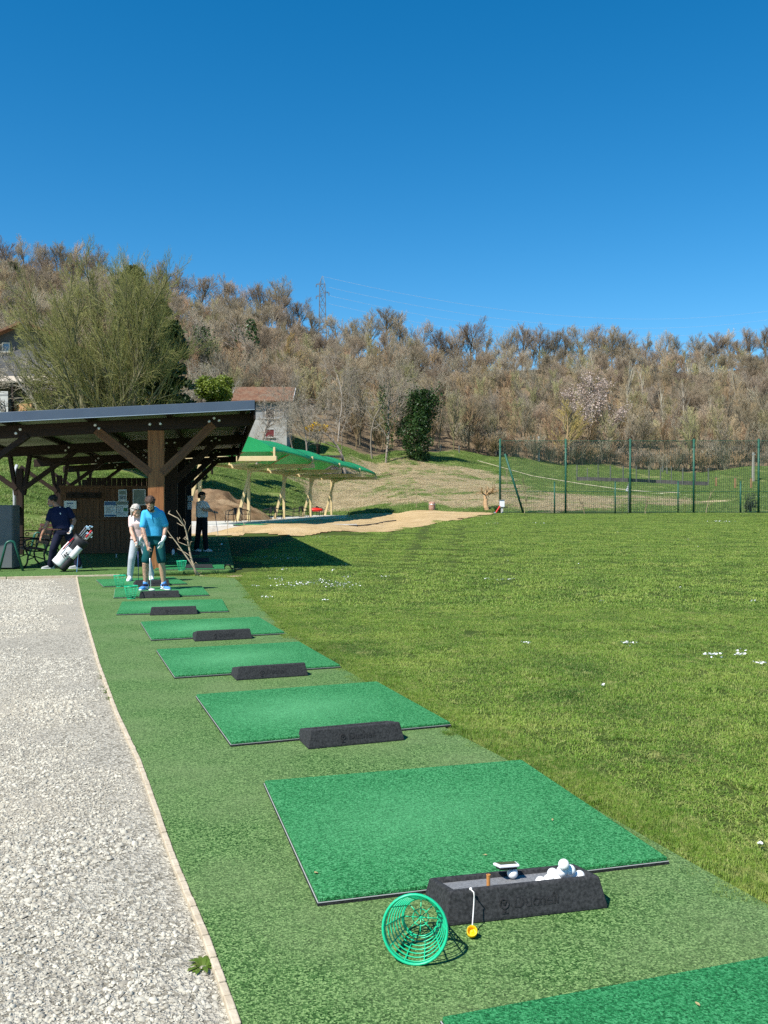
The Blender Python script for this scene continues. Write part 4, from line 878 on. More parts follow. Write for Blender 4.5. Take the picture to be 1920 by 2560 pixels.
# ================================================================== hitting mats
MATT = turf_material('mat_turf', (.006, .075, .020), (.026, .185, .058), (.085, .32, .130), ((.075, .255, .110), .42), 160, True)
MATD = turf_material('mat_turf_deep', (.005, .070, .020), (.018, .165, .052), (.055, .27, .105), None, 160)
RUB = mat('rubber', (.010, .010, .011), (.030, .030, .032), 60, .75, .5, 160, coord='W'); SEAM = mat('pale_seam', (.40, .42, .40), rough=.7)
RUBF = mat('crumb_rubber', (.014, .015, .016), (.045, .046, .048), 90, .85, .28, 320, coord='W'); FLOOR = mat('tray_floor', (.13, .135, .14), (.24, .245, .25), 120, .9, .3, 160, coord='W')
ML = {'G': 'large green hitting mat behind the tray full of balls', 'A': 'second green hitting mat from the foreground', 'B': 'third green hitting mat from the foreground', 'C': 'fourth green hitting mat from the foreground', 'D': 'fifth green hitting mat, just in front of the golfer in blue', 'E': 'green hitting mat under the golfer in the blue shirt', 'F': 'green hitting mat under the woman in pink', 'H': 'deep green mat cut off at the lower right corner'}
MP = {'G': (.2775, 4.3177, .2675), 'A': (-.508, 6.5855, .349), 'B': (-1.366, 8.7612, .349), 'C': (-2.1132, 10.8981, .339), 'D': (-3.079, 13.1161, .2343), 'E': (-3.80, 15.29, .276), 'F': (-4.6644, 17.2443, .391), 'H': (1.113, 2.125, .31)}
def make_mat(label, x, y, th, z=0, mt=None, grp='green hitting mats along the turf strip'):
    r = thing('hitting_mat', label, 'mat', (x, y, z), th, grp)
    m = MB(); m.box((0, 0, .021), (1.5, 1.5, .018)); m.build('turf_top', mt or MATT, r, bevel=.004)
    m = MB(); m.box((0, 0, .0062), (1.51, 1.51, .0118)); m.build('rubber_base', RUB, r)
    m = MB()
    for (a, b, c, d) in ((0, -.753, 1.508, .003), (-.753, 0, .003, 1.508)): m.box((a, b, .0131), (c, d, .002))
    m.build('seam', SEAM, r); return r
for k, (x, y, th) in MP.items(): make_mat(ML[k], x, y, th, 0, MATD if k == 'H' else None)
PM = [((561, 1420.5), 'sunlit green mat at the front of the platform, with tray and basket'), ((571, 1402), 'second mat on the shaded platform'), ((566.5, 1387), 'third mat on the shaded platform, in front of the far golfer'), ((565.5, 1376), 'fourth mat on the shaded platform, under the far golfer'), ((564.5, 1365), 'fifth mat on the shaded platform, behind the far golfer'), ((564, 1355.5), 'last mat at the far end of the shaded platform')]
PMX = []
for (px, py), lab in PM:
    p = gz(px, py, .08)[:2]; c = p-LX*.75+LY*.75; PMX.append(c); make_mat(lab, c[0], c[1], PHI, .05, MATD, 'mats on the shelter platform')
# ================================================================== ball trays
def text_mesh(s, size, depth=.0012):
    cu = bpy.data.curves.new('t', 'FONT'); cu.body = s; cu.size = size; cu.extrude = depth; cu.align_x = 'CENTER'; cu.align_y = 'CENTER'; cu.resolution_u = 3; cu.offset = .0006
    o = bpy.data.objects.new('t', cu); COL.objects.link(o); dg = bpy.context.evaluated_depsgraph_get(); me = bpy.data.meshes.new_from_object(o.evaluated_get(dg)); bpy.data.objects.remove(o); return me
def make_tray():
    r = thing('ball_tray', 'x', 'ball tray')
    # wedge-shaped moulding: tall front wall, rim falling towards the back, shallow sloping well
    def ring(xf, yf, zf, xb, yb, zb): return [(-xf, yf, zf), (xf, yf, zf), (xb, yb, zb), (-xb, yb, zb)]
    R = [ring(.318, -.135, 0, .318, .135, 0), ring(.318, -.135, .012, .318, .135, .012), ring(.297, -.111, .108, .305, .131, .064), ring(.292, -.104, .115, .300, .126, .070), ring(.277, -.090, .1135, .285, .112, .0715), ring(.273, -.085, .109, .281, .108, .068), ring(.262, -.072, .084, .274, .102, .054)]
    m = MB(); V = [p for q in R for p in q]; m.add(V, [(3, 2, 1, 0)]+[(i*4+k, i*4+(k+1) % 4, (i+1)*4+(k+1) % 4, (i+1)*4+k) for i in range(len(R)-1) for k in range(4)])
    m.build('body', RUBF, r, bevel=.006)
    m = MB(); m.add([(-.263, -.074, .0846), (.263, -.074, .0846), (.2755, .104, .0546), (-.2755, .104, .0546)], [(0, 1, 2, 3)]); m.build('well_floor', FLOOR, r)
    me = text_mesh('Duchell', .058); me.materials.clear(); me.materials.append(RUB); o = bpy.data.objects.new('lettering', me); COL.objects.link(o); o.parent = r
    tilt = math.atan2(.096, .024); o.location = (.035, -.1245, .056); o.rotation_euler = (tilt, 0, 0)
    m = MB(); m.ring((0, 0, 0), .016, .0035, 20, 6)
    m.v = [p for p in m.v]; m.beam((0, -.016, 0), (0, -.031, 0), .006, .005, (0, 0, 1)); m.beam((0, -.004, .0), (-.009, .012, .0), .005, .005, (0, 0, 1)); m.beam((0, -.004, .0), (.009, .012, .0), .005, .005, (0, 0, 1)); m.beam((-.012, -.031, 0), (.012, -.031, 0), .005, .005, (0, 0, 1))
    o = m.build('emblem', RUB, r); o.location = (-.092, -.1245, .056); o.rotation_euler = (tilt, 0, 0)
    return r
TL = {'G': 'large black rubber tray holding white balls, nearest the viewer', 'A': 'black rubber tray at the front of the second green mat', 'B': 'black rubber tray at the front of the third green mat', 'C': 'black rubber tray at the front of the fourth green mat', 'D': 'black rubber tray at the front of the fifth green mat', 'E': 'black rubber tray at the feet of the golfer in blue', 'F': 'black rubber tray between the woman in pink and the golfer in blue'}
TO = {'G': (0, 0), 'A': (.005, -.845), 'B': (.054, -.876), 'C': (.014, -.825), 'D': (.008, -.75), 'E': (-.04, -.72), 'F': (.1, -.72)}
tr0 = make_tray(); first = True; TRAYS = {}
for k in 'GABCDEF':
    x, y, th = MP[k]; c, s = math.cos(th), math.sin(th); ox, oy = TO[k]; wx, wy = x+ox*c-oy*s, y+ox*s+oy*c
    if k == 'G': wx, wy, th = .502, 3.432, .235
    o = tr0 if first else dup(tr0); first = False; o.location = (wx, wy, .0 if k not in 'DEF' else .0); o.rotation_euler = (0, 0, th); tag(o, TL[k], 'ball tray', 'black rubber ball trays'); TRAYS[k] = o
for i, (px, py) in enumerate(((494, 1424), (489, 1406), (470, 1390))):
    p = gz(px, py, .05); o = dup(tr0, (p[0], p[1]+.12, .05), PHI, ['black rubber tray on the sunlit platform mat behind the dead branch', 'black rubber tray on the second shaded platform mat', 'black rubber tray in front of the far golfer on the platform'][i], 'black rubber ball trays')
# ================================================================== golf balls
BALL = mat('golf_ball', (.80, .80, .79), (.84, .84, .83), 40, .3, .25, 260, spec=.5, bdist=.001)
def ball(px, py, z, label, scale=1):
    p = gz(px, py, z); o = bm0.copy() if bm0 else None
    return p
m = MB(); m.ell((0, 0, 0), (.0214,)*3, 20, 12); b0 = m.build('golf_ball', BALL, smooth=True); used = False
BLS = [(1281, 2182.5, .086, 'lone white golf ball under the small black-screened device in the near tray'), (1409.5, 2161.5, .148, 'white golf ball on the very top of the heap in the near tray'), (1405, 2178, .116, 'white golf ball in the middle of the heap, just under the topmost'), (1425, 2175.6, .116, 'white golf ball on the right shoulder of the heap in the near tray'), (1381.5, 2184, .090, 'white golf ball at the left edge of the heap in the near tray'), (1416, 2191, .086, 'white golf ball low at the front right of the heap'), (1394.5, 2195, .086, 'white golf ball low at the front left of the heap'), (1372, 2200, .086, 'white golf ball peeping over the rim, second from the left of the heap'), (1449, 2190, .086, 'white golf ball lying alone at the right end of the near tray'), (1352, 2205, .086, 'half-hidden white golf ball farthest left along the near tray rim'), (1433, 2192, .086, 'white golf ball sunk between the heap and the tray-end ball')]
for px, py, z, lab in BLS:
    o = b0 if not used else b0.copy()
    if used: COL.objects.link(o)
    used = True; o.location = gz(px, py, z); o.rotation_euler = (random.random()*6, random.random()*6, 0); tag(o, lab, 'golf ball', 'golf balls in the near tray')
# small range device resting on the lone ball and the back rim
p = gz(1268, 2163, .118); dv = thing('range_device', 'small white handheld device with black screen resting on a golf ball', 'device', p, .22)
dv.rotation_euler = (-.20, .02, .22)
m = MB(); m.prism([(-.042, -.03), (.040, -.03), (.047, .03), (-.047, .034)], -.004, .007); m.build('shell', mat('device_white', (.78, .79, .80), rough=.3), dv, bevel=.004)
m = MB(); m.prism([(-.034, -.022), (.032, -.022), (.038, .024), (-.038, .027)], .0072, .0085); m.build('screen', mat('device_screen', (.03, .035, .04), rough=.15, spec=.6), dv)
m = MB(); m.prism([(-.034, -.02), (.034, -.02), (.038, .026), (-.038, .028)], -.014, -.0042); m.build('underside', BLK, dv, bevel=.003)
# wooden tee block, yellow tee cup on its string
p = gz(1221, 2216, .083); tb = MB(); tb.lathe([(.007, -.015), (.0075, .038), (.0085, .045), (.0055, .046), (.005, .038)], 12); o = tb.build('tee_peg', mat('amber_plastic', (.45, .19, .05), (.52, .25, .08), 20, .35)); o.location = p; tag(o, 'short amber-brown tee peg standing in the near tray', 'tee')
YEL = mat('yellow_plastic', (.80, .48, .01), rough=.35); p = gz(1180, 2345, .0)
tc = thing('tee_cup', 'yellow rubber tee cup hanging on a white string over the near tray', 'tee cup', (p[0], p[1], 0))
m = MB(); m.lathe([(.012, -.022), (.017, -.021), (.0185, -.012), (.0185, .012), (.0165, .012), (.0155, -.004), (.009, -.008), (.004, .006), (.002, .006)], 20, (0, 0, .0225), (-.05, -.72, .62)); m.build('cup', YEL, tc, smooth=True)
q = [gz(1180, 2318, .028), gz(1182, 2290, .050), gz(1184, 2260, .085), gz(1185, 2238, .112), gz(1184, 2229, .128), gz(1177, 2222, .129), gz(1174, 2222.5, .127)]
m = MB(); m.tube([tuple(a-np.array([p[0], p[1], 0])-np.array([0, .006, 0])) for a in q], .0022, 8); m.ell(tuple(q[-2]-np.array([p[0], p[1], 0])), (.006, .005, .005), 8, 6); m.build('string', mat('white_string', (.74, .73, .70), rough=.8), tc, smooth=True)
# ================================================================== wire-like plastic ball baskets
BSK = mat('basket_green', (.010, .43, .205), (.014, .48, .235), 5, .35, spec=.45)
def make_basket(n_ring=7, seg=36):
    r = thing('ball_basket', 'x', 'basket'); H, RT, RB = .20, .1075, .062
    rad = lambda z: RB+(RT-RB)*z/H
    m = MB(); m.ring((0, 0, H), RT, .0052, seg, 8, (0, 0, 1), 1.5); m.build('rim', BSK, r, smooth=True)
    m = MB()
    for i in range(n_ring): z = H*(.07+.84*i/(n_ring-1)); m.ring((0, 0, z), rad(z), .0024, seg, 6)
    m.build('hoops', BSK, r, smooth=True)
    m = MB()
    for i in range(10):
        a = 2*math.pi*i/10; m.tube([(rad(z)*math.cos(a), rad(z)*math.sin(a), z) for z in (0.0, H*.5, H)], .0024, 6)
    m.build('ribs', BSK, r, smooth=True)
    m = MB(); m.ring((0, 0, 0), RB, .0035, seg, 6); m.ring((0, 0, 0), .028, .002, 20, 6); [m.tube([(0, 0, 0), (RB*math.cos(a), RB*math.sin(a), 0)], .0022, 6) for a in np.arange(8)*math.pi/4]; m.lathe([(.007, -.002), (.007, .002)], 10); m.build('base', BSK, r, smooth=True)
    return r
bk = make_basket(); tag(bk, 'green plastic ball basket tipped on its side in the foreground', 'basket', 'green ball baskets')
rc = Vector((.103, 2.985, .107)); ad = Vector((.0275, .194, -.0495)).normalized()   # rim centre, axis towards the base
bk.rotation_euler = (-ad).to_track_quat('Z', 'Y').to_euler(); bk.location = rc+ad*.20
for px, py, z, lab in ((297, 1468, .03, 'upright green ball basket on the mat of the woman in pink'), (325, 1498, .0, 'upright green ball basket nearest the tray of the golfer in blue'), (452.5, 1426.5, .08, 'upright green ball basket on the platform beside the dead branch')):
    p = gz(px, py, z); dup(bk, (p[0], p[1]+.06, z+.003), random.uniform(0, 3), lab, 'green ball baskets')
# ================================================================== small loose things on the turf
CONE = mat('white_marker', (.70, .70, .70), rough=.5)
p = gz(433, 1389, .05); r = thing('ball_marker', 'white bottle-shaped marker standing beside the partition wall', 'marker', p); m = MB(); m.lathe([(.035, 0), (.04, .02), (.04, .13), (.02, .17)], 12); m.build('bottle', CONE, r, smooth=True); m = MB(); m.lathe([(.018, .17), (.018, .2)], 10); m.build('bottle_cap', BLUEP, r)
p = gz(291, 1393, .05); o = MB(); o.lathe([(.035, 0), (.01, .015), (.008, .06), (.02, .085)], 10); q = o.build('rubber_tee', CONE, smooth=True); q.location = p; tag(q, 'small white rubber tee standing alone before the plank wall', 'tee')
LEAF = mat('dry_leaf', (.35, .27, .12), (.48, .40, .20), 30, .8)
for px, py, z, lab in ((1381, 2050, .034, 'dry leaf scrap on the right half of the large mat'), (1212, 2138, .034, 'dry leaf scrap near the front edge of the large mat'), (790, 2182, .034, 'pale crumb at the left front corner of the large mat'), (1744, 2510, .034, 'dry leaf scrap on the mat at the lower right corner')):
    p = gz(px, py, z); m = MB(); k = 7
    m.add([(0, 0, .003)]+[(.011*random.uniform(.4, 1.2)*math.cos(6.283*i/k), .007*random.uniform(.3, 1.1)*math.sin(6.283*i/k), random.uniform(0, .006)) for i in range(k)], [(0, 1+i, 1+(i+1) % k) for i in range(k)]); o = m.build('fallen_leaf', LEAF); o.location = p; o.rotation_euler = (0, 0, random.random()*6); o.modifiers.new('t', 'SOLIDIFY').thickness = .0012; tag(o, lab, 'leaf', 'bits of dry leaf on the mats')
WEED = grass_mat('weed_leaf', (.055, .115, .012), (.09, .16, .02), (.13, .20, .03), (.20, .20, .06), 6, .3)
def weed(px, py, r, n, label, z=-.03):
    p = gz(px, py, z); V, Fq = [], []
    for i in range(n):
        a = 6.283*i/n+random.uniform(-.3, .3); L = r*random.uniform(.6, 1.1); up = random.uniform(.35, 1.0); d = np.array([math.cos(a), math.sin(a)]); s = np.array([-d[1], d[0]])*L*.13
        for t, w in ((.0, .4), (.45, 1.0), (.8, .8), (1, .1)):
            c = d*L*t; zz_ = L*up*math.sin(min(1, t*1.15)*2.3)*.6; V += [(c[0]-s[0]*w, c[1]-s[1]*w, zz_), (c[0]+s[0]*w, c[1]+s[1]*w, zz_)]
        o = i*8; Fq += [(o+k, o+k+1, o+k+3, o+k+2) for k in (0, 2, 4)]
    o = bpy.data.objects.new('weed_plant', raw_mesh('weed_plant', V, Fq, WEED)); COL.objects.link(o); o.location = p; tag(o, label, 'weed', 'weeds along the kerb')
weed(507, 2428, .058, 34, 'leafy green weed growing in the gravel against the kerb, lower left'); weed(562, 2488, .03, 12, 'tiny reddish-green weed beside the kerb below the leafy weed'); weed(545, 2505, .028, 10, 'tiny weed in the gravel nearest the bottom of the kerb', -.03); weed(386, 2143, .022, 12, 'small yellow-green weed alone in the pale gravel')
for k, (px, py) in enumerate(((268, 1722), (275, 1735), (262, 1700), (281, 1752), (257, 1682))): weed(px-2, py, .07, 14, 'dry yellowish weed tuft in the row where the kerb meets the gravel')
# ================================================================== bench, bag racks, cabinet, bag
CAST = mat('cast_iron', (.012, .012, .013), (.03, .03, .03), 20, .5, spec=.4); SLAT = mat('bench_slat', (.045, .018, .014), (.10, .045, .035), 8, .6, .2, 30, (1, 6, 6)); GRN = mat('green_tube', (.010, .085, .060), (.014, .11, .075), 5, .4, spec=.5)
def make_bench():
    r = thing('park_bench', 'x', 'bench'); L = 1.25
    for i in range(4):
        m = MB(); m.box((0, -.2+.125*i, .43-.012*abs(i-1)), (L, .10, .03)); m.build('seat_slat', SLAT, r, bevel=.005)
    for i in range(3):
        m = MB(); m.box((0, .27+.035*i, .56+.12*i), (L, .028, .09)); m.build('back_slat', SLAT, r, bevel=.005)
    for s in (-1, 1):
        x = s*(L/2-.06); m = MB()
        m.tube([(x, -.26, 0), (x, -.2, .10), (x, -.17, .28), (x, -.22, .40)], .02, 8); m.tube([(x, .30, 0), (x, .2, .12), (x, .17, .28), (x, .22, .42), (x, .30, .62), (x, .36, .86)], .02, 8)
        m.tube([(x, -.23, .40), (x, 0, .37), (x, .23, .41)], .018, 8); m.tube([(x, -.19, .18), (x, 0, .25), (x, .19, .18)], .014, 8)
        m.build('leg_frame', CAST, r, smooth=True)
        m = MB(); m.tube([(x, -.22, .40), (x, -.27, .52), (x, -.24, .62), (x, -.12, .655), (x, .12, .64), (x, .29, .62)], .017, 8); m.ring((x, -.12, .54), .055, .012, 16, 6, (1, 0, 0)); m.build('armrest', CAST, r, smooth=True)
    return r
bn = make_bench(); p = gz(74, 1416, .05); bn.location = (p[0], p[1]+.1, .05); bn.rotation_euler = (0, 0, math.radians(-58)); tag(bn, 'dark slatted bench with cast-iron arms beside the grey cabinet', 'bench', 'slatted benches by the shelter')
p = gz(82, 1385, .05); dup(bn, (p[0]-.1, p[1]+.9, .05), math.radians(-38), 'second slatted bench, behind the green bag rack and the man in navy')
def make_rack():
    r = thing('bag_rack', 'x', 'rack')
    for s in (-1, 1):
        m = MB(); pts = [(-.28, s*.10, 0), (-.15, s*.10, .55)]+[(-.15+.10*(1-math.cos(a)), s*.10, .55+.10*math.sin(a)) for a in np.linspace(.3, 2.84, 7)]+[(.05, s*.10, .55), (.20, s*.10, 0)]
        m.tube(pts, .021, 10); m.build('hoop', GRN, r, smooth=True)
    m = MB(); [m.tube([(x, -.1, z), (x, .1, z)], .013, 8) for x, z in ((.185, .06), (-.265, .06), (-.05, .655))]; m.build('crossbar', GRN, r); return r
rk = make_rack(); p = gz(28, 1434, 0); rk.location = (p[0], p[1]+.1, .05); rk.rotation_euler = (0, 0, .35); tag(rk, 'green tubular bag rack in front of the bench at the platform edge', 'rack', 'green tubular bag racks')
p = gz(100, 1389, .05); dup(rk, (p[0], p[1], .05), .45, 'green tubular bag rack next to the hand of the man in navy')
p = gz(26, 1432, .0); cb_ = thing('cabinet', 'tall dark grey metal cabinet with a vertical seam at the left edge', 'cabinet', (p[0]-.74, p[1]+.25, 0), .1); GREYC = mat('grey_metal', (.105, .115, .12), (.125, .135, .14), 3, .45, spec=.4)
m = MB(); m.box((0, .25, .78), (1.35, .5, 1.4)); m.build('carcass', GREYC, cb_, bevel=.008)
for s, w in ((-1, .80), (1, .50)):
    m = MB(); m.box((-.27 if s < 0 else .405, -.012, .78), (w, .022, 1.38)); d = m.build('door', GREYC, cb_, bevel=.004)
    m = MB(); m.box((.08 if s < 0 else .2, -.035, .8), (.02, .03, .12)); m.build('handle', STEEL, d)
m = MB(); [m.box((x, .25, .04), (.06, .4, .08)) for x in (-.6, .6)]; m.build('foot', BLK, cb_)
# ---- golf bag leaning on its stand, clubs in it
bagp = gz(141, 1429, .05); gb = thing('golf_bag', 'black and white golf bag leaning on its stand beside the man in navy', 'golf bag', bagp)
BB = mat('bag_black', (.014, .014, .016), (.03, .03, .033), 12, .55); BW = mat('bag_white', (.66, .66, .65), (.74, .74, .73), 6, .55); CHR = mat('club_steel', (.70, .71, .72), rough=.18, metal=1.0); REDB = mat('bag_red', (.50, .02, .03), rough=.45)
A0, A1 = Vector((.05, .02, .12)), Vector((.52, .10, .70)); ax = (A1-A0).normalized(); sx_ = ax.cross(Vector((0, -1, 0))).normalized()
qb = Matrix((Vector((0, -1, 0)).cross(ax).cross(ax)*-1, Vector((0, 0, 0)), ax)) if False else None
def bagpt(t, a, r): 
    u = ax.cross(Vector((0, 1, 0))).normalized(); v = ax.cross(u); return A0+(A1-A0)*t+u*(r*math.cos(a))+v*(r*math.sin(a))
m = MB(); m.loft([[bagpt(t, a, r*(1+.08*math.cos(2*a))) for a in np.linspace(0, 2*math.pi, 18, endpoint=False)] for t, r in ((-.03, .14), (0, .165), (.1, .172), (.5, .16), (.85, .16), (1.0, .172), (1.02, .155), (.96, .135))]); m.build('bag_body', BB, gb, smooth=True)
def bagpatch(nm, t0, t1, a0, a1, rr, mt, th=.03):
    m = MB(); n = 8; rings = []
    for i in range(n+1):
        t = t0+(t1-t0)*i/n; bul = 1+.25*math.sin(math.pi*i/n); row = [bagpt(t, a0+(a1-a0)*j/n, rr+th*bul*math.sin(math.pi*(.08+.84*j/n))) for j in range(n+1)]; rings.append(row+[bagpt(t, a0+(a1-a0)*j/n, rr-.02) for j in range(n, -1, -1)])
    m.loft(rings); return m.build(nm, mt, gb, smooth=True)
fa = None
u_ = ax.cross(Vector((0, 1, 0))).normalized(); v_ = ax.cross(u_)     # find the angle that faces the viewer and the one that faces up
face = math.atan2(Vector((0, -1, 0)).dot(v_), Vector((0, -1, 0)).dot(u_)); upa = math.atan2(Vector((0, 0, 1)).dot(v_), Vector((0, 0, 1)).dot(u_)); sgn = 1 if math.sin(upa-face) > 0 else -1
bagpatch('front_panel', .02, .62, face-sgn*.45, face+sgn*1.25, .158, BW, .02); bagpatch('side_pocket', .42, .80, face-sgn*1.25, face-sgn*.30, .158, BW, .06); bagpatch('base_pocket', .0, .42, face-sgn*1.3, face-sgn*.45, .158, BB, .05)
me = text_mesh('ist', .16, .004); me.materials.clear(); me.materials.append(BB); o = bpy.data.objects.new('lettering', me); COL.objects.link(o); o.parent = gb
o.location = A0+(A1-A0)*.40+Vector((0, -.192, 0))+Vector((0, 0, .02)); o.rotation_euler = (math.radians(90), -math.atan2(ax.z, ax.x)*.7, 0)
m = MB(); m.loft([[bagpt(t, face+sgn*(.9+.35*b+.1*math.sin(t*9+b*5)), .186+.012*math.sin(b*4+t*11)) for b in np.linspace(-1, 1, 9)]+[bagpt(t, face+sgn*(.9+.35*b), .165) for b in np.linspace(1, -1, 9)] for t in np.linspace(.02, .72, 12)]); m.build('towel', mat('towel_white', (.70, .69, .70), (.78, .77, .78), 8, .9), gb, smooth=True)
m = MB(); m.tube([bagpt(.45, face+sgn*.75, .20), bagpt(.6, face+sgn*.65, .215), bagpt(.9, face+sgn*.7, .18)], .012, 8); m.build('strap', REDB, gb, smooth=True)
for dx, dy in ((.0, -.16), (.26, .12)):
    m = MB(); m.tube([tuple(A1-ax*.10+Vector((.03, -.08, 0))), (A1.x-.04+dx, A1.y-.06+dy, .0)], .008, 8); m.build('stand_leg', CHR if dx == 0 else BB, gb)
def club_in_bag(label, a, rr, L, kind):
    b = bagpt(.5, a, rr); t = A1+ax*L+(b-(A0+(A1-A0)*.5))*1.5; r = thing('golf_club', label, 'golf club', tuple(Vector(bagp)+b), 0, 'clubs standing in the golf bag')
    m = MB(); m.tube([(0, 0, 0), tuple(t-b)], .006, 8); m.build('shaft', CHR, r); e = t-b; m = MB()
    if kind == 'iron':
        m.loft([[e+ax*x+Vector((y*.9, 0, -y*.25))+Vector((0, w, 0)) for x, w in ((-.012, -.008), (.03, -.010), (.03, .004), (-.012, .008))] for y in (0, .03, .07, .085)]); m.build('iron_head', CHR, r, bevel=.003)
    else:
        m.cap(e-ax*.10, e+ax*.06, .016 if kind is REDB else .03, .022 if kind is REDB else .038, 10); m.build('head_cover', kind, r, smooth=True)
club_in_bag('long white-covered club with a red stripe, highest above the bag', 2.9, .05, .16, BW); club_in_bag('club with a slim red cover leaning at the left mouth of the bag', 2.2, .07, .20, REDB)
for i, (a, rr, L) in enumerate(((.0, .04, .30), (.6, .08, .26), (-.7, .08, .22), (-1.5, .07, .14), (1.6, .06, .16), (3.7, .05, .12))):
    club_in_bag('steel iron head fanned out above the mouth of the golf bag', a, rr, L, 'iron')
# ---- dead branch planted at the turf corner
def limb(mb, pts, r0, r1):
    n = len(pts); mb.tube(pts, [r0+(r1-r0)*i/(n-1) for i in range(n)], 7)
DB = mat('bleached_wood', (.34, .26, .17), (.54, .44, .31), 9, .85, .4, 30)
base = gz(482, 1441, -.03); db = thing('dead_sapling', 'bare bleached sapling of thin forked stems at the turf corner', 'sapling', base); mpp = base[1]/FPX
q3 = lambda zx, zy, y=0: ((400+zx*.1929-482)*mpp, y, (1441-(1220+zy*.1929))*mpp)
m = MB(); limb(m, [q3(478, 1140), q3(440, 1030, .02), q3(395, 900, .05), q3(370, 760, .05), q3(345, 590, .02), q3(320, 500), q3(240, 390, -.05), q3(120, 325, -.1)], .028, .007)
limb(m, [q3(495, 1140), q3(455, 1050, -.03), q3(400, 960, -.05), q3(320, 840, -.08), q3(225, 700, -.1), q3(150, 600, -.12), q3(100, 520, -.14)], .022, .005); st_ = m.build('stem', DB, db, smooth=True)
m = MB()
for pts in ([(300, 480), (260, 370), (218, 290)], [(320, 505), (325, 450), (300, 400)], [(350, 590), (385, 500), (430, 450)], [(375, 760), (340, 735), (240, 700), (215, 640)], [(395, 880), (330, 840), (228, 785)], [(372, 700), (330, 640), (300, 655)], [(380, 760), (400, 700), (425, 690)], [(370, 680), (320, 660), (340, 620)], [(300, 490), (250, 470), (222, 450)], [(180, 650), (120, 635)], [(130, 330), (110, 300)], [(120, 325), (130, 290)], [(235, 680), (250, 640), (265, 655)], [(430, 1010), (470, 960), (500, 1000)], [(455, 1060), (500, 1110), (540, 1090)]):
    limb(m, [q3(a, b, random.uniform(-.06, .06)) for a, b in pts], .009, .003)
m.build('twigs', DB, db, smooth=True)
m = MB(); [limb(m, [q3(480+a*.3, 1140), q3(500+a, 1130+abs(a)*.2, .05), q3(540+a*2, 1145, .1)], .012, .004) for a in (-60, -20, 20, 60, 110)]; m.build('root', DB, db)
m = MB(); pts = [gz(x, y, z) for x, y, z in ((560, 1418, .07), (566, 1412, .14), (574, 1413, .15), (578, 1420, .08), (590, 1424, 0.0), (605, 1422, -.0))]; m.tube(pts, .016, 8); tag(m.build('cable', BLK, smooth=True), 'black cable looping off the front corner of the platform', 'cable')
# small bare saplings in front of the slab
for px, py, h, lab in ((568, 1338, 1.2, 'thin young sapling in the shaded soil before the slab, nearer the far golfer'), (609, 1335, 1.1, 'thin young sapling in the shaded soil before the slab, farther right')):
    p = hit(px, py); r = thing('young_sapling', lab, 'sapling', p, 0, 'thin saplings in the soil'); m = MB(); limb(m, [(0, 0, -.05), (.02, 0, h*.5), (-.01, 0, h)], .014, .005); m.build('stem', DB, r)
    m = MB(); [limb(m, [(0, 0, h*t), (s*.14, 0, h*(t+.17)), (s*.2, .02, h*(t+.27))], .007, .003) for t, s in ((.35, 1), (.45, -1), (.6, 1), (.7, -1))]; m.build('twigs', DB, r)
# ================================================================== trees
def rot_about(v, ax, a):
    c, s = math.cos(a), math.sin(a); return v*c+np.cross(ax, v)*s+ax*np.dot(ax, v)*(1-c)
def gen_tree(seed, h, trunk_h, r0, levels, up=.25, spread=.8, wig=.18, tw_r=.018, gnarl=0.0, stems=1, lean=.0, ratio=.62, start_at=.35):
    """branch segments (p0,p1,r0,r1,level); levels = children per branch for each level"""
    R = random.Random(seed); S = []
    def perp(d):
        a = np.array([R.gauss(0, 1) for _ in range(3)]); a -= d*np.dot(a, d); return a/np.linalg.norm(a)
    def grow(p, d, L, r, lv, ns):
        pts = [p]; dirs = [d]; rr = [r]; last = lv == len(levels)
        for i in range(ns):
            k = perp(d)*wig*(1+gnarl*lv)*R.uniform(.4, 1.3); d = d+k+np.array([0, 0, up*(.5 if lv == 0 else 1)*R.uniform(.2, 1)/ns*1.6]); d /= np.linalg.norm(d)
            q = pts[-1]+d*L/ns; r1 = max(r*(1-(i+1)/ns*(.45 if not last else .9)), tw_r*.35)
            S.append((pts[-1], q, rr[-1], r1, lv)); pts.append(q); dirs.append(d); rr.append(r1)
        if last: return
        n = levels[lv]; n = max(1, int(round(n*R.uniform(.8, 1.2))))
        for j in range(n):
            t = start_at+(1-start_at)*(j+R.uniform(.1, .9))/n if lv == 0 else .18+.82*(j+R.random())/n
            f = t*ns; i = min(int(f), ns-1); q = pts[i]+(pts[i+1]-pts[i])*(f-i); dd = dirs[i+1]
            a = spread*R.uniform(.65, 1.25)*(1-.25*t); c = rot_about(dd, perp(dd), a); c = c/np.linalg.norm(c)
            LL = L*ratio*R.uniform(.7, 1.15)*(1.15-.55*t if lv == 0 else 1.1-.45*t); nr = max(rr[i]*R.uniform(.45, .62), tw_r)
            grow(q, c, LL, nr, lv+1, 4 if lv+1 < len(levels) else 3)
        # leader continues
    for s in range(stems):
        a = R.uniform(0, 6.28); o = np.array([math.cos(a), math.sin(a), 0])*(.0 if stems == 1 else r0*2.2*R.uniform(.5, 1.6))
        ln = lean if stems == 1 else R.uniform(.08, .55); d = np.array([math.cos(a)*ln, math.sin(a)*ln, 1.0]); d /= np.linalg.norm(d)
        grow(o, d, h*trunk_h*R.uniform(.85, 1.1), r0, 0, 6)
    P0 = np.array([s[0] for s in S]); P1 = np.array([s[1] for s in S]); Ra = np.array([[s[2], s[3]] for s in S]); Lv = np.array([s[4] for s in S])
    k = h/max(P1[:, 2].max(), .1); return P0*k, P1*k, Ra, Lv
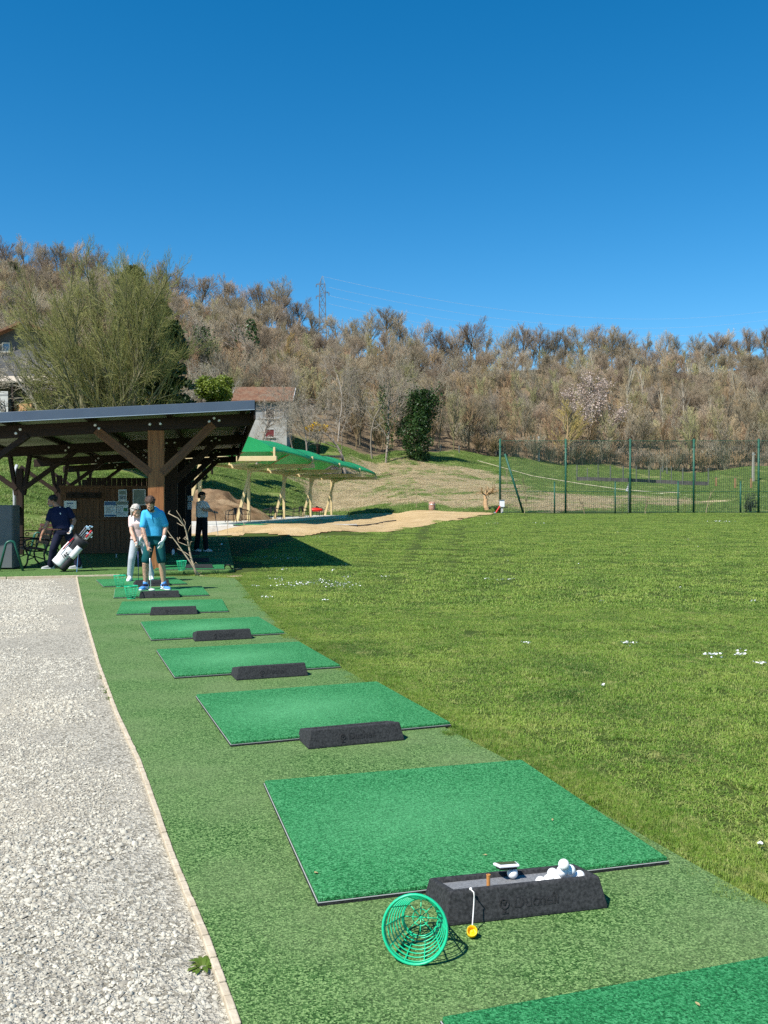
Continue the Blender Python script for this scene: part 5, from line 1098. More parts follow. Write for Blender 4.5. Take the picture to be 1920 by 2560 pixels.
def seg_mesh(name, P0, P1, Ra, Lv, mat, sides=3):
    d = P1-P0; L = np.linalg.norm(d, axis=1, keepdims=True); d = d/np.maximum(L, 1e-6); h = np.where(np.abs(d[:, 2:3]) < .9, [[0, 0, 1.0]], [[1.0, 0, 0]])
    x = np.cross(d, h); x /= np.linalg.norm(x, axis=1, keepdims=True); y = np.cross(d, x); n = len(P0); V = []
    for P, k in ((P0, 0), (P1, 1)):
        for j in range(sides):
            a = 2*math.pi*j/sides; V.append(P+(x*math.cos(a)+y*math.sin(a))*Ra[:, k:k+1])
    V = np.stack(V, 1).reshape(-1, 3); b = np.arange(n)[:, None]*2*sides
    Fq = np.concatenate([b+[j, (j+1) % sides, sides+(j+1) % sides, sides+j] for j in range(sides)])
    return raw_mesh(name, V, Fq, mat, dict(lev=np.repeat(Lv.astype(float), 2*sides)), True)
def leaf_mesh(name, C, size, mat, seed=0, flat=.0, elong=1.6):
    """diamond leaves at points C"""
    R = np.random.default_rng(seed); n = len(C); a = R.normal(0, 1, (n, 3)); a[:, 2] *= (1-flat); a /= np.linalg.norm(a, axis=1, keepdims=True); b = R.normal(0, 1, (n, 3)); b -= a*(a*b).sum(1, keepdims=True); b /= np.linalg.norm(b, axis=1, keepdims=True)
    s = size*R.uniform(.6, 1.3, (n, 1)); V = np.stack([C-a*s*elong*.5, C+b*s*.5, C+a*s*elong*.5, C-b*s*.5], 1).reshape(-1, 3); i = np.arange(n)[:, None]*4
    return raw_mesh(name, V, i+[0, 1, 2, 3], mat)
def bark_mat(name, bark, twig, tip, vary=.25, tipc2=None):
    t = NT(name); lv = t.attr('lev'); c = t.ramp(t.math('DIVIDE', lv, 4.0), [(.0, bark), (.3, bark), (.65, twig), (.95, tip)])
    c2 = t.mix(t.noise(t.coord('W'), .12, 3), c, t.mix(.55, c, tipc2 or twig)); hs = t.n('ShaderNodeHueSaturation'); r = t.rnd()
    t.l(c2, hs.inputs['Color']); v = t.n('ShaderNodeMapRange'); v.inputs[3].default_value = 1-vary; v.inputs[4].default_value = 1+vary; t.l(r, v.inputs[0]); t.l(v.outputs[0], hs.inputs['Value'])
    v2 = t.n('ShaderNodeMapRange'); v2.inputs[3].default_value = .485; v2.inputs[4].default_value = .515; t.l(t.math('FRACT', t.math('MULTIPLY', r, 7.31)), v2.inputs[0]); t.l(v2.outputs[0], hs.inputs['Hue'])
    return t.done(hs.outputs[0], .85, None, 0, .1)
RIDGE = bark_mat('ridge_bark', (.20, .165, .13), (.30, .24, .175), (.42, .33, .235), .25, (.36, .305, .18)); BRUSH = bark_mat('brush_bark', (.22, .17, .115), (.42, .31, .195), (.56, .42, .26), .3, (.38, .335, .17))
RIDGE2 = bark_mat('ridge_bark_dark', (.11, .095, .08), (.21, .165, .125), (.33, .255, .185), .25, (.24, .22, .12)); RUST = bark_mat('rust_bark', (.18, .125, .085), (.36, .235, .14), (.49, .33, .20), .25, (.30, .23, .11)); DUSK = bark_mat('dusk_bark', (.16, .135, .11), (.34, .28, .22), (.46, .38, .30), .25, (.27, .26, .14)); MOSS = bark_mat('moss_bark', (.17, .145, .09), (.33, .295, .155), (.45, .41, .22), .25, (.30, .31, .12))
PALE = bark_mat('pale_bark', (.42, .385, .31), (.36, .31, .21), (.31, .265, .16), .15); OLIVE = bark_mat('willow_bark', (.21, .18, .13), (.25, .22, .115), (.31, .295, .10), .1, (.20, .21, .075))
FRUITB = bark_mat('fruit_bark', (.24, .205, .165), (.31, .27, .215), (.38, .33, .26), .12); GOLD = bark_mat('golden_bark', (.20, .15, .09), (.34, .245, .09), (.42, .31, .10), .15); GREY = bark_mat('grey_branch', (.28, .255, .21), (.34, .30, .245), (.36, .32, .25), .1)
def leafmat(name, a, b, c, tr=.25):
    t = NT(name); col = t.ramp(t.noise(t.coord('W'), 1.2, 5, .7), [(.3, a), (.5, b), (.7, c)]); t.done(col, .45, None, 0, .35); return t.thin(tr, col)
IVY = leafmat('ivy_leaf', (.016, .042, .010), (.035, .080, .018), (.075, .135, .030)); YEW = leafmat('yew_leaf', (.012, .030, .012), (.024, .050, .018), (.05, .085, .028), .1); CON = leafmat('cypress_leaf', (.014, .032, .010), (.030, .058, .016), (.080, .110, .026), .15)
BUSH = leafmat('yellow_green_leaf', (.08, .12, .012), (.15, .20, .022), (.24, .28, .05)); FORS = leafmat('forsythia_flower', (.60, .38, .01), (.75, .50, .015), (.80, .58, .03)); BLOS = leafmat('blossom', (.40, .31, .26), (.50, .40, .34), (.58, .48, .42)); LGRN = leafmat('young_leaf', (.10, .16, .025), (.16, .23, .04), (.22, .29, .06))
def tree_proto(name, cat, segs, mat, leaves=None, leafmat_=None, leafsize=.12, leafname='foliage', sides=3):
    P0, P1, Ra, Lv = segs; r = thing(name, 'x', cat); t = Lv == 0
    o = bpy.data.objects.new('trunk', seg_mesh('trunk', P0[t], P1[t], Ra[t], Lv[t], mat, 6)); COL.objects.link(o); o.parent = r
    o = bpy.data.objects.new('crown', seg_mesh('crown', P0[~t], P1[~t], Ra[~t], Lv[~t], mat, sides)); COL.objects.link(o); o.parent = r; crown = o
    if leaves is not None:
        o = bpy.data.objects.new(leafname, leaf_mesh(leafname, leaves, leafsize, leafmat_, 3)); COL.objects.link(o); o.parent = r
    return r, crown
def on_segs(segs, n, seed, jit, lo=0, hi=9, zmax=99):
    P0, P1, Ra, Lv = segs; R = np.random.default_rng(seed); k = np.where((Lv >= lo) & (Lv <= hi) & (P0[:, 2] < zmax))[0]; w = np.linalg.norm(P1[k]-P0[k], axis=1); w /= w.sum(); i = R.choice(k, n, p=w); t = R.random((n, 1)); return P0[i]*(1-t)+P1[i]*t+R.normal(0, jit, (n, 3))
# --- ridge trees: broad bare crowns that show against the sky
PROT = {}; CROWN = {}
for k in range(5):
    sg = gen_tree(200+k, 14, .46, .25, (9, 8, 8, 4), .30, .70, .10, .019, ratio=.66, start_at=.40); PROT['r%d' % k], CROWN['r%d' % k] = tree_proto('bare_tree', 'tree', sg, (RIDGE, RIDGE2, DUSK, RIDGE, RIDGE2)[k])
for k in range(4):
    sg = gen_tree(230+k, 11, .70, .12, (13, 8, 6), .38, .55, .10, .024, ratio=.48, start_at=.2); PROT['b%d' % k], CROWN['b%d' % k] = tree_proto('bare_tree', 'tree', sg, (BRUSH, RUST, DUSK, MOSS)[k])
for k in range(2):
    sg = gen_tree(250+k, 5.5, .6, .06, (5, 5, 4), .40, .55, .14, .030, stems=9, ratio=.55, start_at=.2); PROT['s%d' % k], CROWN['s%d' % k] = tree_proto('bare_shrub', 'shrub', sg, (RUST, DUSK)[k])
for k in range(2):
    sg = gen_tree(260+k, 12, .85, .17, (10, 5, 4), .45, .45, .07, .024, ratio=.40, start_at=.3); PROT['p%d' % k], CROWN['p%d' % k] = tree_proto('pale_tree', 'tree', sg, PALE)
USED = set()
def plant(key, x, y, h, base_h, label, cat=None, group=None, sxy=None, rz=None, dz=-.15, name=None):
    o = PROT[key] if key not in USED else dup(PROT[key]); USED.add(key); s = h/base_h
    o.location = (x, y, float(tz(x, y))+dz); o.scale = ((sxy or 1)*s, (sxy or 1)*s, s); o.rotation_euler = (0, 0, random.uniform(0, 6.28) if rz is None else rz); tag(o, label, cat, group)
    if name: o.name = name
    return o
# skyline: (picture x, picture y of the top) in the 1659-wide view
SKY = [(-20, 520), (20, 513), (55, 503), (92, 520), (130, 516), (168, 512), (215, 533), (265, 546), (300, 553), (345, 557), (385, 570), (432, 583), (478, 588), (520, 598), (560, 604), (603, 591), (642, 640), (668, 655), (735, 672), (765, 682), (800, 662), (832, 652), (872, 664), (905, 682), (950, 703), (985, 698), (1014, 683), (1050, 703), (1088, 698), (1128, 693), (1165, 694), (1195, 700), (1215, 708), (1260, 692), (1292, 694), (1322, 693), (1357, 703), (1392, 712), (1425, 709), (1457, 720), (1503, 713), (1545, 708), (1582, 703), (1620, 700), (1655, 699), (1690, 701)]
for i, (x, y) in enumerate(SKY):
    px, py = x*1.15738, y*1.15738; u = (px-960)/FPX; Yr = float(np.interp(u, [-.43, 0, .2, .43], [243, 250, 276, 294]))+random.uniform(-4, 4)
    p = at(px, py, Yr); h = p[2]-float(tz(p[0], Yr))
    plant('r%d' % (i % 5), p[0], Yr, h, 14, 'bare grey-brown tree standing against the sky on the ridge', 'tree', 'bare trees along the ridge', sxy=random.uniform(.95, 1.15)*(1.15 if x in (603, 832, 1014) else 1)*min(1, 15/h))
# pale slender trees on the slope to the right
for k, (x, yb, yt) in enumerate(((1390, 880, 790), (1352, 905, 775), (1478, 935, 815), (1432, 930, 825), (1325, 905, 830), (1540, 960, 850), (1283, 840, 745), (1490, 870, 770), (1450, 800, 720), (1590, 890, 790))):
    p = hit(x*1.157, yb*1.157); hh = (yb-yt)*1.157/FPX*p[1]; plant('p%d' % (k % 2), p[0], p[1], hh, 12, 'pale slender bare tree standing out from the brown slope on the right', 'tree', 'pale slender trees on the slope', .9)
# brown trees along the foot of the wood
for k in range(46):
    u = -.05+.50*(k+random.uniform(.1, .9))/46; Y = float(wood_edge(u))+random.uniform(1, 7); 
    plant('b%d' % (k % 4), u*Y, Y, random.uniform(6.5, 10.5), 11, 'brown bare tree in the front row along the foot of the wood', 'tree', 'bare trees at the foot of the wood', random.uniform(1.0, 1.35))
for k in range(40):
    u = .10+.36*(k+random.uniform(.1, .9))/40; Y = float(wood_edge(u))-random.uniform(-1, 2.0)
    plant('s%d' % (k % 2), u*Y, Y, random.uniform(3.2, 5.2), 5.5, 'dense brown thicket shrub at the wood edge behind the net', 'shrub', 'thicket shrubs at the wood edge', random.uniform(1.0, 1.4))
# the mass of the wood behind
pts, rot, scl, idx = [], [], [], []; srcs = [CROWN[k] for k in ('r0', 'r1', 'r2', 'b0', 'b1', 'b2', 'b3', 's0', 's1', 'p0')]
Y = 100.0
while Y < 300:
    st = 3.5+.006*(Y-100); X = -.56*Y
    while X < .53*Y:
        x, y = X+random.uniform(-1.7, 1.7), Y+random.uniform(-1.7, 1.7); e = float(wood_edge(x/y)); yr = float(np.interp(x/y, [-.43, 0, .2, .43], [250, 256, 283, 301]))
        if y > e+2 and y < yr:
            f = (y-e)/(yr-e); q = random.random()
            kk, bh, h = (random.randrange(3), 14, random.uniform(8, 11)) if q < .12+.30*f else ((3+random.randrange(4), 11, random.uniform(6.5, 10.0)) if q < .78 else ((9, 12, random.uniform(7, 11)) if q < .80 else (7+random.randrange(2), 5.5, random.uniform(3.5, 6))))
            if f > .85: h *= random.uniform(.7, 1.15)
            s = h/bh; wv = random.uniform(1.0, 1.35); pts.append(onT(x, y, -.2)); rot.append((0, 0, random.uniform(0, 6.28))); scl.append((s*wv, s*wv, s)); idx.append(kk)
        X += st
    Y += st
print('woodland instances', len(pts))
scatter('woodland', pts, rot, scl, idx, srcs)
# --- the big olive willow behind the shelter
sg = gen_tree(301, 13.0, .50, .18, (9, 8, 8, 6), .26, .74, .15, .0085, stems=10, ratio=.58, start_at=.12)
PROT['willow'], _ = tree_proto('willow_tree', 'tree', sg, OLIVE)
p = at(266, 1035, 66); zb = float(tz(p[0], 66)); wh_ = at(266, 640, 66)[2]-zb
plant('willow', p[0], 66, wh_+.4, 13.0, 'huge olive-green many-stemmed willow rising behind the shelter roof', 'tree', None, None, 1.0, -.4)
bb = np.concatenate([sg[0], sg[1]]); print('willow r', np.percentile(np.hypot(bb[:, 0], bb[:, 1]), 92), wh_); PROT['willow'].scale = (6.4/np.percentile(np.hypot(bb[:, 0], bb[:, 1]), 95),)*2+(1.12*(wh_+.4)/13.0,)
# conifers right behind it: whorls of drooping sprays
def conifer(name, label, px, pyt, pyb, Y, wid, matl, n, leafsz, seed):
    a, b = at(px, pyt, Y), at(px, pyb, Y); zb = float(tz(b[0], Y)); h = a[2]-zb; R = np.random.default_rng(seed); C = []
    nb = 90; per = n//nb
    for i in range(nb):
        t = ((i+R.random())/nb)**.9; ang = R.uniform(0, 6.283); L = wid*(1-t)**.62*R.uniform(.6, 1.15)+.25; q = R.random(per)**.6; z = .5+t*(h-.6)
        sx = R.normal(0, .16+.20*q, per); C.append(np.stack([L*q*math.cos(ang)-sx*math.sin(ang), L*q*math.sin(ang)+sx*math.cos(ang), z+L*.35*q-L*.55*q*q+R.normal(0, .14, per)], 1))
    C = np.concatenate(C); r = thing(name, label, 'tree', (b[0], Y, zb)); m = MB(); m.tube([(0, 0, 0), (0, 0, h*.95)], [.22, .04], 7); m.build('trunk', DK['z'], r); o = bpy.data.objects.new('crown', leaf_mesh('crown', C, leafsz, matl, seed, .2, 2.4)); COL.objects.link(o); o.parent = r
conifer('conifer_tree', 'dark conifer with a pointed top just behind the willow', 330, 668, 1040, 75, 3.0, CON, 12000, .24, 5)
conifer('conifer_tree', 'dark drooping conifer on the right flank of the willow', 430, 805, 1040, 71, 2.6, CON, 10000, .22, 6)
conifer('conifer_tree', 'small dark conifer overlapping the right foot of the willow', 400, 735, 1040, 74, 2.6, CON, 9000, .22, 9)
# rounded yellow-green bush
def leaf_blob(name, label, cat, px, py, Y, rx, rz_, matl, n, sz, seed, stem=DK['z'], zoff=0, lumps=9):
    c = at(px, py, Y); zb = float(tz(c[0], Y)); R = np.random.default_rng(seed); L = R.normal(0, 1, (lumps, 3)); L /= np.linalg.norm(L, axis=1, keepdims=True); L *= R.uniform(.35, .75, (lumps, 1)); i = R.integers(0, lumps, n); d = R.normal(0, 1, (n, 3)); d /= np.linalg.norm(d, axis=1, keepdims=True)
    C = (L[i]+d*(.42*R.uniform(.55, 1.08, (n, 1))))*[rx, rx, rz_]+[0, 0, c[2]-zb]; C = C[C[:, 2] > .05]
    r = thing(name, label, cat, (c[0], Y, zb)); m = MB(); [m.tube([(0, 0, -.1), (x*.3, y*.3, (c[2]-zb)*.6), (x, y, c[2]-zb)], [.09, .06, .02], 6) for x, y in R.normal(0, rx*.3, (5, 2))]; m.build('stem', stem, r)
    o = bpy.data.objects.new('crown', leaf_mesh('crown', C, sz, matl, seed)); COL.objects.link(o); o.parent = r; return r
leaf_blob('evergreen_bush', 'rounded yellow-green bush between the willow and the small house', 'bush', 530, 975, 88, 2.25, 2.0, BUSH, 9000, .15, 21)
leaf_blob('forsythia_bush', 'bright yellow flowering bush above the low timber shed', 'bush', 795, 1071, 113, 1.6, .75, FORS, 1600, .14, 22)
leaf_blob('shrub', 'small grey-green bushy shrub at the right end of the net', 'shrub', 1876, 1256, 75, .62, 1.0, leafmat('sage', (.06, .085, .04), (.10, .13, .06), (.15, .18, .09)), 900, .08, 23)
leaf_blob('shrub', 'low dark green leafy plant at the foot of the first net post', 'shrub', 1243, 1276, 71.6, .34, .38, IVY, 300, .1, 24)
# ivy-clad column and ivy in the woodland
def ivy_tree(label, px, pyt, pyb, Y, wid, n, seed, bare_top=True, sz=.2):
    a, b = at(px, pyt, Y), at(px, pyb, Y); zb = float(tz(b[0], Y)); h = a[2]-zb; sg = gen_tree(seed, h, .7, .2, (10, 6, 5), .2, .8, .2, .020, ratio=.58, start_at=.35); P0, P1, Ra, Lv = sg; R = np.random.default_rng(seed)
    t = R.random(n)**.9; ang = R.uniform(0, 6.283, n); lump = .30+.50*np.abs(np.sin(t*6+ang*1.5+seed))+.35*np.abs(np.sin(t*15+ang*2.3+seed*2)); lump = lump*(.55+.75*vnoise(ang*1.3+seed, t*7, 1.0, 3)); rr = wid*lump*np.sqrt(R.uniform(.15, 1, n))*np.clip(.75+.9*t-1.1*t*t*t, .2, 1.1); C = np.stack([rr*np.cos(ang)+.5*np.sin(t*5+seed), rr*np.sin(ang), t*h*.86], 1); C2 = on_segs(sg, n//4, seed, wid*.2, 1, 1)
    r, _ = tree_proto('ivy_tree', 'tree', sg, FRUITB, np.vstack([C, C2]), IVY, sz, 'ivy'); tag(r, label); r.location = (b[0], Y, zb-.1)
ivy_tree('tall tree wrapped to the ground in dark green ivy by the dry slope', 1048, 945, 1138, 134, 2.9, 9000, 41)
ivy_tree('leaning old tree with ivy on its limbs, left of the ivy column', 965, 930, 1120, 132, .9, 420, 44, sz=.2)
ivy_tree('ivy-covered tree on the wooded slope above the small house', 625, 770, 960, 165, 1.7, 1100, 42, sz=.28)
ivy_tree('ivy-clad tree at the far left edge of the ridge wood', 35, 640, 760, 215, 1.7, 1600, 43, sz=.35)
ivy_tree('ivy-laden tree standing left of the small house on the slope', 505, 790, 985, 150, 1.8, 1000, 46, sz=.26)
# bare fruit trees round the small house
FR_ = [('dense whitish fruit tree with drooping twigs before the ivy column', 865, 975, 1115, 112, 47, 1.35, FRUITB, 'fruit_tree'), ('thin upright fruit tree beside the flowering yellow bush', 772, 985, 1130, 108, 48, .9, FRUITB, 'fruit_tree'), ('tall bleached dead-topped tree above the fruit orchard', 845, 850, 1060, 138, 49, 1.0, GREY, 'bleached_tree'), ('bare grey tree with arching limbs at the shoulder of the ivy column', 930, 880, 1110, 136, 50, 1.1, FRUITB, 'fruit_tree'), ('tangled bare tree overhanging the front of the small house', 640, 985, 1080, 106, 51, 1.2, FRUITB, 'fruit_tree'), ('grey bare tree close behind the yellow-green bush', 560, 890, 1010, 112, 52, 1.2, GREY, 'fruit_tree'), ('grey bare fruit tree in front of the large gable house', 40, 890, 1030, 66, 53, 1.3, GREY, 'fruit_tree'), ('second grey bare tree, touching the left flank of the willow', 100, 850, 1030, 68, 55, 1.3, GREY, 'fruit_tree'), ('slim bare tree between the small house and the fruit orchard', 735, 930, 1090, 118, 54, .9, FRUITB, 'fruit_tree')]
for lab, px, pyt, pyb, Y, sd, wd, mt, nm in FR_:
    a, b = at(px, pyt, Y), at(px, pyb, Y); zb = float(tz(b[0], Y)); h = max(a[2]-zb, 3.5); sg = gen_tree(sd, h, .5, .14, (7, 7, 7, 4), .10, .85, .26, .013, gnarl=.25, ratio=.62, start_at=.32)
    r, _ = tree_proto(nm, 'tree', sg, mt); tag(r, lab); r.location = (b[0], Y, zb-.1); r.scale = (wd, wd, 1)
# golden-brown tree, pink-white blossom tree, pollard
for lab, px, pyt, pyb, Y, sd, wd in (('golden-brown twiggy tree on the slope above the small house', 705, 830, 965, 160, 61, 1.1), ('golden-brown twiggy tree leaning against the blossom tree', 1408, 985, 1150, 163, 62, 1.25)):
    a, b = at(px, pyt, Y), at(px, pyb, Y); zb = float(tz(b[0], Y)); h = a[2]-zb; sg = gen_tree(sd, h, .6, .2, (11, 8, 6), .25, .6, .13, .03, ratio=.5, start_at=.12); r, _ = tree_proto('golden_tree', 'tree', sg, GOLD); tag(r, lab); r.location = (b[0], Y, zb-.1); r.scale = (wd, wd, 1)
a, b = at(1470, 915, 172), at(1470, 1150, 172); zb = float(tz(b[0], 172)); h = a[2]-zb; sg = gen_tree(63, h, .55, .24, (10, 7, 6), .22, .72, .15, .03, ratio=.6, start_at=.2)
r, _ = tree_proto('blossom_tree', 'tree', sg, RIDGE, on_segs(sg, 7000, 9, .3, 2, 3), BLOS, .19, 'blossom'); tag(r, 'wide tree in pale pink blossom at the front of the wood'); r.location = (b[0], 172, zb-.1); r.scale = (1.2, 1.2, 1)
p = hit(1219, 1277); sg = gen_tree(64, 2.5, .55, .13, (11, 4), .22, 1.25, .26, .030, gnarl=.3, ratio=.80, start_at=.88); r, _ = tree_proto('pollard_tree', 'tree', sg, bark_mat('orange_bark', (.40, .25, .13), (.34, .22, .13), (.30, .21, .13), .05)); tag(r, 'small pruned umbrella-shaped tree left of the netting fence'); r.location = (p[0], p[1], p[2]-.05); r.scale = (1.9, 1.9, 1)
for px, py, hh, lab, sd in ((1266, 1221, 2.6, 'small bare sapling behind the first bay of the net', 71), (1311, 1283, 3.0, 'twiggy brown shrub at the foot of the net strut', 72), (1461, 1285, 1.5, 'short thin sapling at the net, left of the second stub post', 73), (1765, 1282, 2.0, 'brown sapling at the net between the last two stub posts', 74), (1040, 1272, 2.4, 'thin bare sapling above the top of the bare soil', 75), (1613, 1284, 1.3, 'short thin sapling at the net, right of the white flag', 76)):
    p = hit(px, py); sg = gen_tree(sd, hh, .8, .035, (8, 4), .35, .6, .15, .012, ratio=.4, start_at=.2); r, _ = tree_proto('young_tree', 'tree', sg, BRUSH); tag(r, lab); r.location = (p[0], p[1], p[2]-.05)
for k in PROT:
    if k not in USED and k != 'willow': print('unused proto', k)
# ================================================================== people: one continuous body each, clothes and hair as parts
def fuse(name, mb, mt, parent, vox=.009, sm_it=4, smooth=True):
    """weld overlapping volumes into one continuous surface"""
    me = bpy.data.meshes.new('tmp'); me.from_pydata(mb.v, [], mb.f); me.update(); o = bpy.data.objects.new('tmp', me); COL.objects.link(o)
    r = o.modifiers.new('r', 'REMESH'); r.mode = 'VOXEL'; r.voxel_size = vox; s = o.modifiers.new('s', 'SMOOTH'); s.factor = .5; s.iterations = sm_it
    dg = bpy.context.evaluated_depsgraph_get(); nm = bpy.data.meshes.new_from_object(o.evaluated_get(dg)); bpy.data.objects.remove(o); nm.name = name; nm.materials.clear(); nm.materials.append(mt); nm.shade_smooth()
    q = bpy.data.objects.new(name, nm); COL.objects.link(q); q.parent = parent; return q
V3 = Vector
def secloft(mb, secs, n=20):
    """secs: (centre, half-width vector, half-depth vector); superellipse sections"""
    rings = []
    for c, a, b in secs:
        c, a, b = V3(c), V3(a), V3(b); row = []
        for k in range(n):
            t = 2*math.pi*k/n; ct, st = math.cos(t), math.sin(t); e = .82; row.append(c+a*(math.copysign(abs(ct)**e, ct))+b*(math.copysign(abs(st)**e, st)))
        rings.append(row)
    mb.loft(rings)
def face_frame(f, tilt=0):
    f = V3(f).normalized(); up = V3((0, 0, 1)); x = f.cross(up).normalized()*-1.0; x = up.cross(f).normalized(); u = f.cross(x).normalized(); R = Matrix((x, f, u)).transposed()
    return R
def add_head(mb, c, f, s=1.0):
    """c centre of the skull, f the way the face looks (unit, may point down)"""
    R = face_frame(f); c = V3(c); P = lambda x, y, z: c+R@V3((x, y, z))*s
    mb.ell(P(0, -.012, .022), (.076*s, .096*s, .094*s), 18, 12, R); mb.ell(P(0, .034, -.040), (.059*s, .062*s, .078*s), 16, 10, R); mb.ell(P(0, .062, -.088), (.034*s, .030*s, .028*s), 12, 8, R)
    mb.cap(P(0, .092, .004), P(0, .112, -.034), .010*s, .015*s, 10); mb.ell(P(0, .088, -.066), (.026*s, .012*s, .010*s), 10, 6, R); mb.ell(P(0, .078, .024), (.052*s, .016*s, .012*s), 12, 6, R)
    for q in (-1, 1): mb.ell(P(q*.077, -.008, -.012), (.012*s, .022*s, .034*s), 10, 8, R); mb.ell(P(q*.040, .066, -.034), (.020*s, .018*s, .020*s), 8, 6, R)
    return R, P
def add_hand(mb, w, d, pn, curl=.6, thumb=1, s=1.0):
    """w wrist, d direction of the hand, pn palm normal, curl of the fingers, thumb side +-1"""
    w, d, pn = V3(w), V3(d).normalized(), V3(pn).normalized(); pn = (pn-d*pn.dot(d)).normalized(); sd = d.cross(pn)*thumb
    k = w+d*.085*s; mb.cap(w-d*.01, w+d*.02, .024*s, .024*s, 10)
    secloft(mb, [(w+d*t*s, sd*wd*s, pn*.014*s) for t, wd in ((0, .022), (.03, .034), (.06, .040), (.088, .040))], 12)
    for i, L in enumerate((.072, .080, .074, .058)):
        o = k+sd*(.030-.020*i)*s; a = curl*(.9+.12*i); d1 = (d*math.cos(a*.6)+pn*math.sin(a*.6)); d2 = (d*math.cos(a*1.5)+pn*math.sin(a*1.5)); d3 = (d*math.cos(a*2.3)+pn*math.sin(a*2.3))
        p1 = o+d1*L*.45*s; p2 = p1+d2*L*.32*s; p3 = p2+d3*L*.25*s; mb.cap(o-d*.012, p1, .0095*s, .009*s, 8); mb.cap(p1, p2, .009*s, .0083*s, 8); mb.cap(p2, p3, .0083*s, .007*s, 8)
    t0 = w+d*.028*s+sd*.030*s; t1 = t0+(d*.7+sd*.6+pn*.35*curl).normalized()*.040*s; t2 = t1+(d*.85+sd*.15+pn*.6*curl).normalized()*.032*s; mb.cap(t0-sd*.012, t1, .013*s, .0105*s, 8); mb.cap(t1, t2, .0105*s, .008*s, 8)
def shoe(name, ankle, toe, parent, upper, sole, w=.047, accent=None):
    a, t = V3(ankle), V3(toe); d = (t-a); d.z = 0; d.normalize(); s = V3((-d.y, d.x, 0)); h = V3((a.x, a.y, t.z))-d*.075; L = (V3((t.x, t.y, 0))-V3((h.x, h.y, 0))).length; g = t.z
    m = MB(); secloft(m, [(h+d*L*f+V3((0, 0, zc)), s*w*wf, V3((0, 0, hh))) for f, wf, zc, hh in ((0, .55, .05, .035), (.06, .8, .055, .048), (.22, .85, .058, .052), (.42, .88, .050, .042), (.62, 1.0, .040, .030), (.82, .98, .033, .024), (.95, .75, .028, .018), (1.0, .4, .026, .010))], 14); m.cap(h+d*.08+V3((0, 0, .07)), h+d*.085+V3((0, 0, .115)), .047, .044, 12)
    o = m.build(name, upper, parent, smooth=True)
    m = MB(); secloft(m, [(h+d*L*f+V3((0, 0, .012)), s*w*wf, V3((0, 0, .013))) for f, wf in ((-.02, .6), (.05, .9), (.3, .9), (.62, 1.06), (.85, 1.02), (1.0, .6), (1.02, .4))], 14); m.build('sole', sole, o, smooth=True)
    if accent:
        m = MB()
        for q in (-1, 1):
            pts = [h+d*L*f+s*(q*w*1.0)+V3((0, 0, z)) for f, z in ((.22, .055), (.38, .038), (.60, .050))]; m.tube(pts, [.010, .011, .003], 6)
        m.build('side_stripe', accent, o)
    return o
SKIN1 = mat('skin_tan', (.50, .27, .17), (.57, .33, .22), 12, .5, spec=.35); SKIN2 = mat('skin_fair', (.56, .32, .22), (.64, .40, .29), 12, .5, spec=.35); SKIN3 = mat('skin_olive', (.36, .18, .11), (.44, .235, .15), 12, .5, spec=.35)
def tattoo_skin():
    t = NT('tattooed_skin'); v = t.coord('O'); c = t.ramp(t.noise(v, 12, 3), [(.3, (.50, .28, .18)), (.7, (.57, .34, .23))]); z = t.n('ShaderNodeSeparateXYZ'); t.l(v, z.inputs[0]); ink = t.ramp(t.noise(v, 42, 5, .7, 1.2), [(.50, 0), (.56, .8)])
    lim = t.math('LESS_THAN', t.math('ABSOLUTE', t.math('SUBTRACT', z.outputs[2], .93)), .17); leg = t.math('MULTIPLY', t.math('LESS_THAN', z.outputs[2], .45), t.math('LESS_THAN', z.outputs[0], 0.0)); arm = t.math('MULTIPLY', t.math('MAXIMUM', lim, leg), ink)
    return t.done(t.mix(arm, c, (.07, .075, .085)), .5, None, 0, .35)
GLV = mat('white_glove', (.74, .74, .72), (.80, .80, .78), 20, .6); WSH = mat('white_shoe', (.62, .63, .64), (.74, .75, .76), 12, .5); WSO = mat('white_sole', (.72, .72, .71), rough=.6); EYE = mat('eye', (.02, .015, .012), rough=.2)
def cloth(name, a, b, sc=3): return mat(name, a, b, sc, .85, .25, 9, spec=.15, bdist=.02)
def eyes(P, root, s=1.0, beard=None):
    m = MB(); [m.ell(P(q*.030, .083, .006), (.011, .007, .006), 8, 6) for q in (-1, 1)]; m.build('eyes', EYE, root)
def arm(mb, sh, el, wr, r=(.052, .042, .037, .027)):
    mb.cap(sh, el, r[0], r[1], 14); mb.cap(el, V3(el).lerp(V3(wr), .35), r[1], r[2]+.004, 14); mb.cap(V3(el).lerp(V3(wr), .3), wr, r[2]+.004, r[3], 14)
def leg(mb, hip, kn, an, r=(.088, .058, .056, .036)):
    mb.cap(hip, kn, r[0], r[1], 16); k = V3(kn).lerp(V3(an), .3)+V3((0, .012, 0)); mb.cap(kn, k, r[1], r[2]+.006, 14); mb.cap(k, an, r[2]+.006, r[3], 14); mb.cap(an, V3(an)+V3((0, 0, -.05)), r[3], r[3], 10)
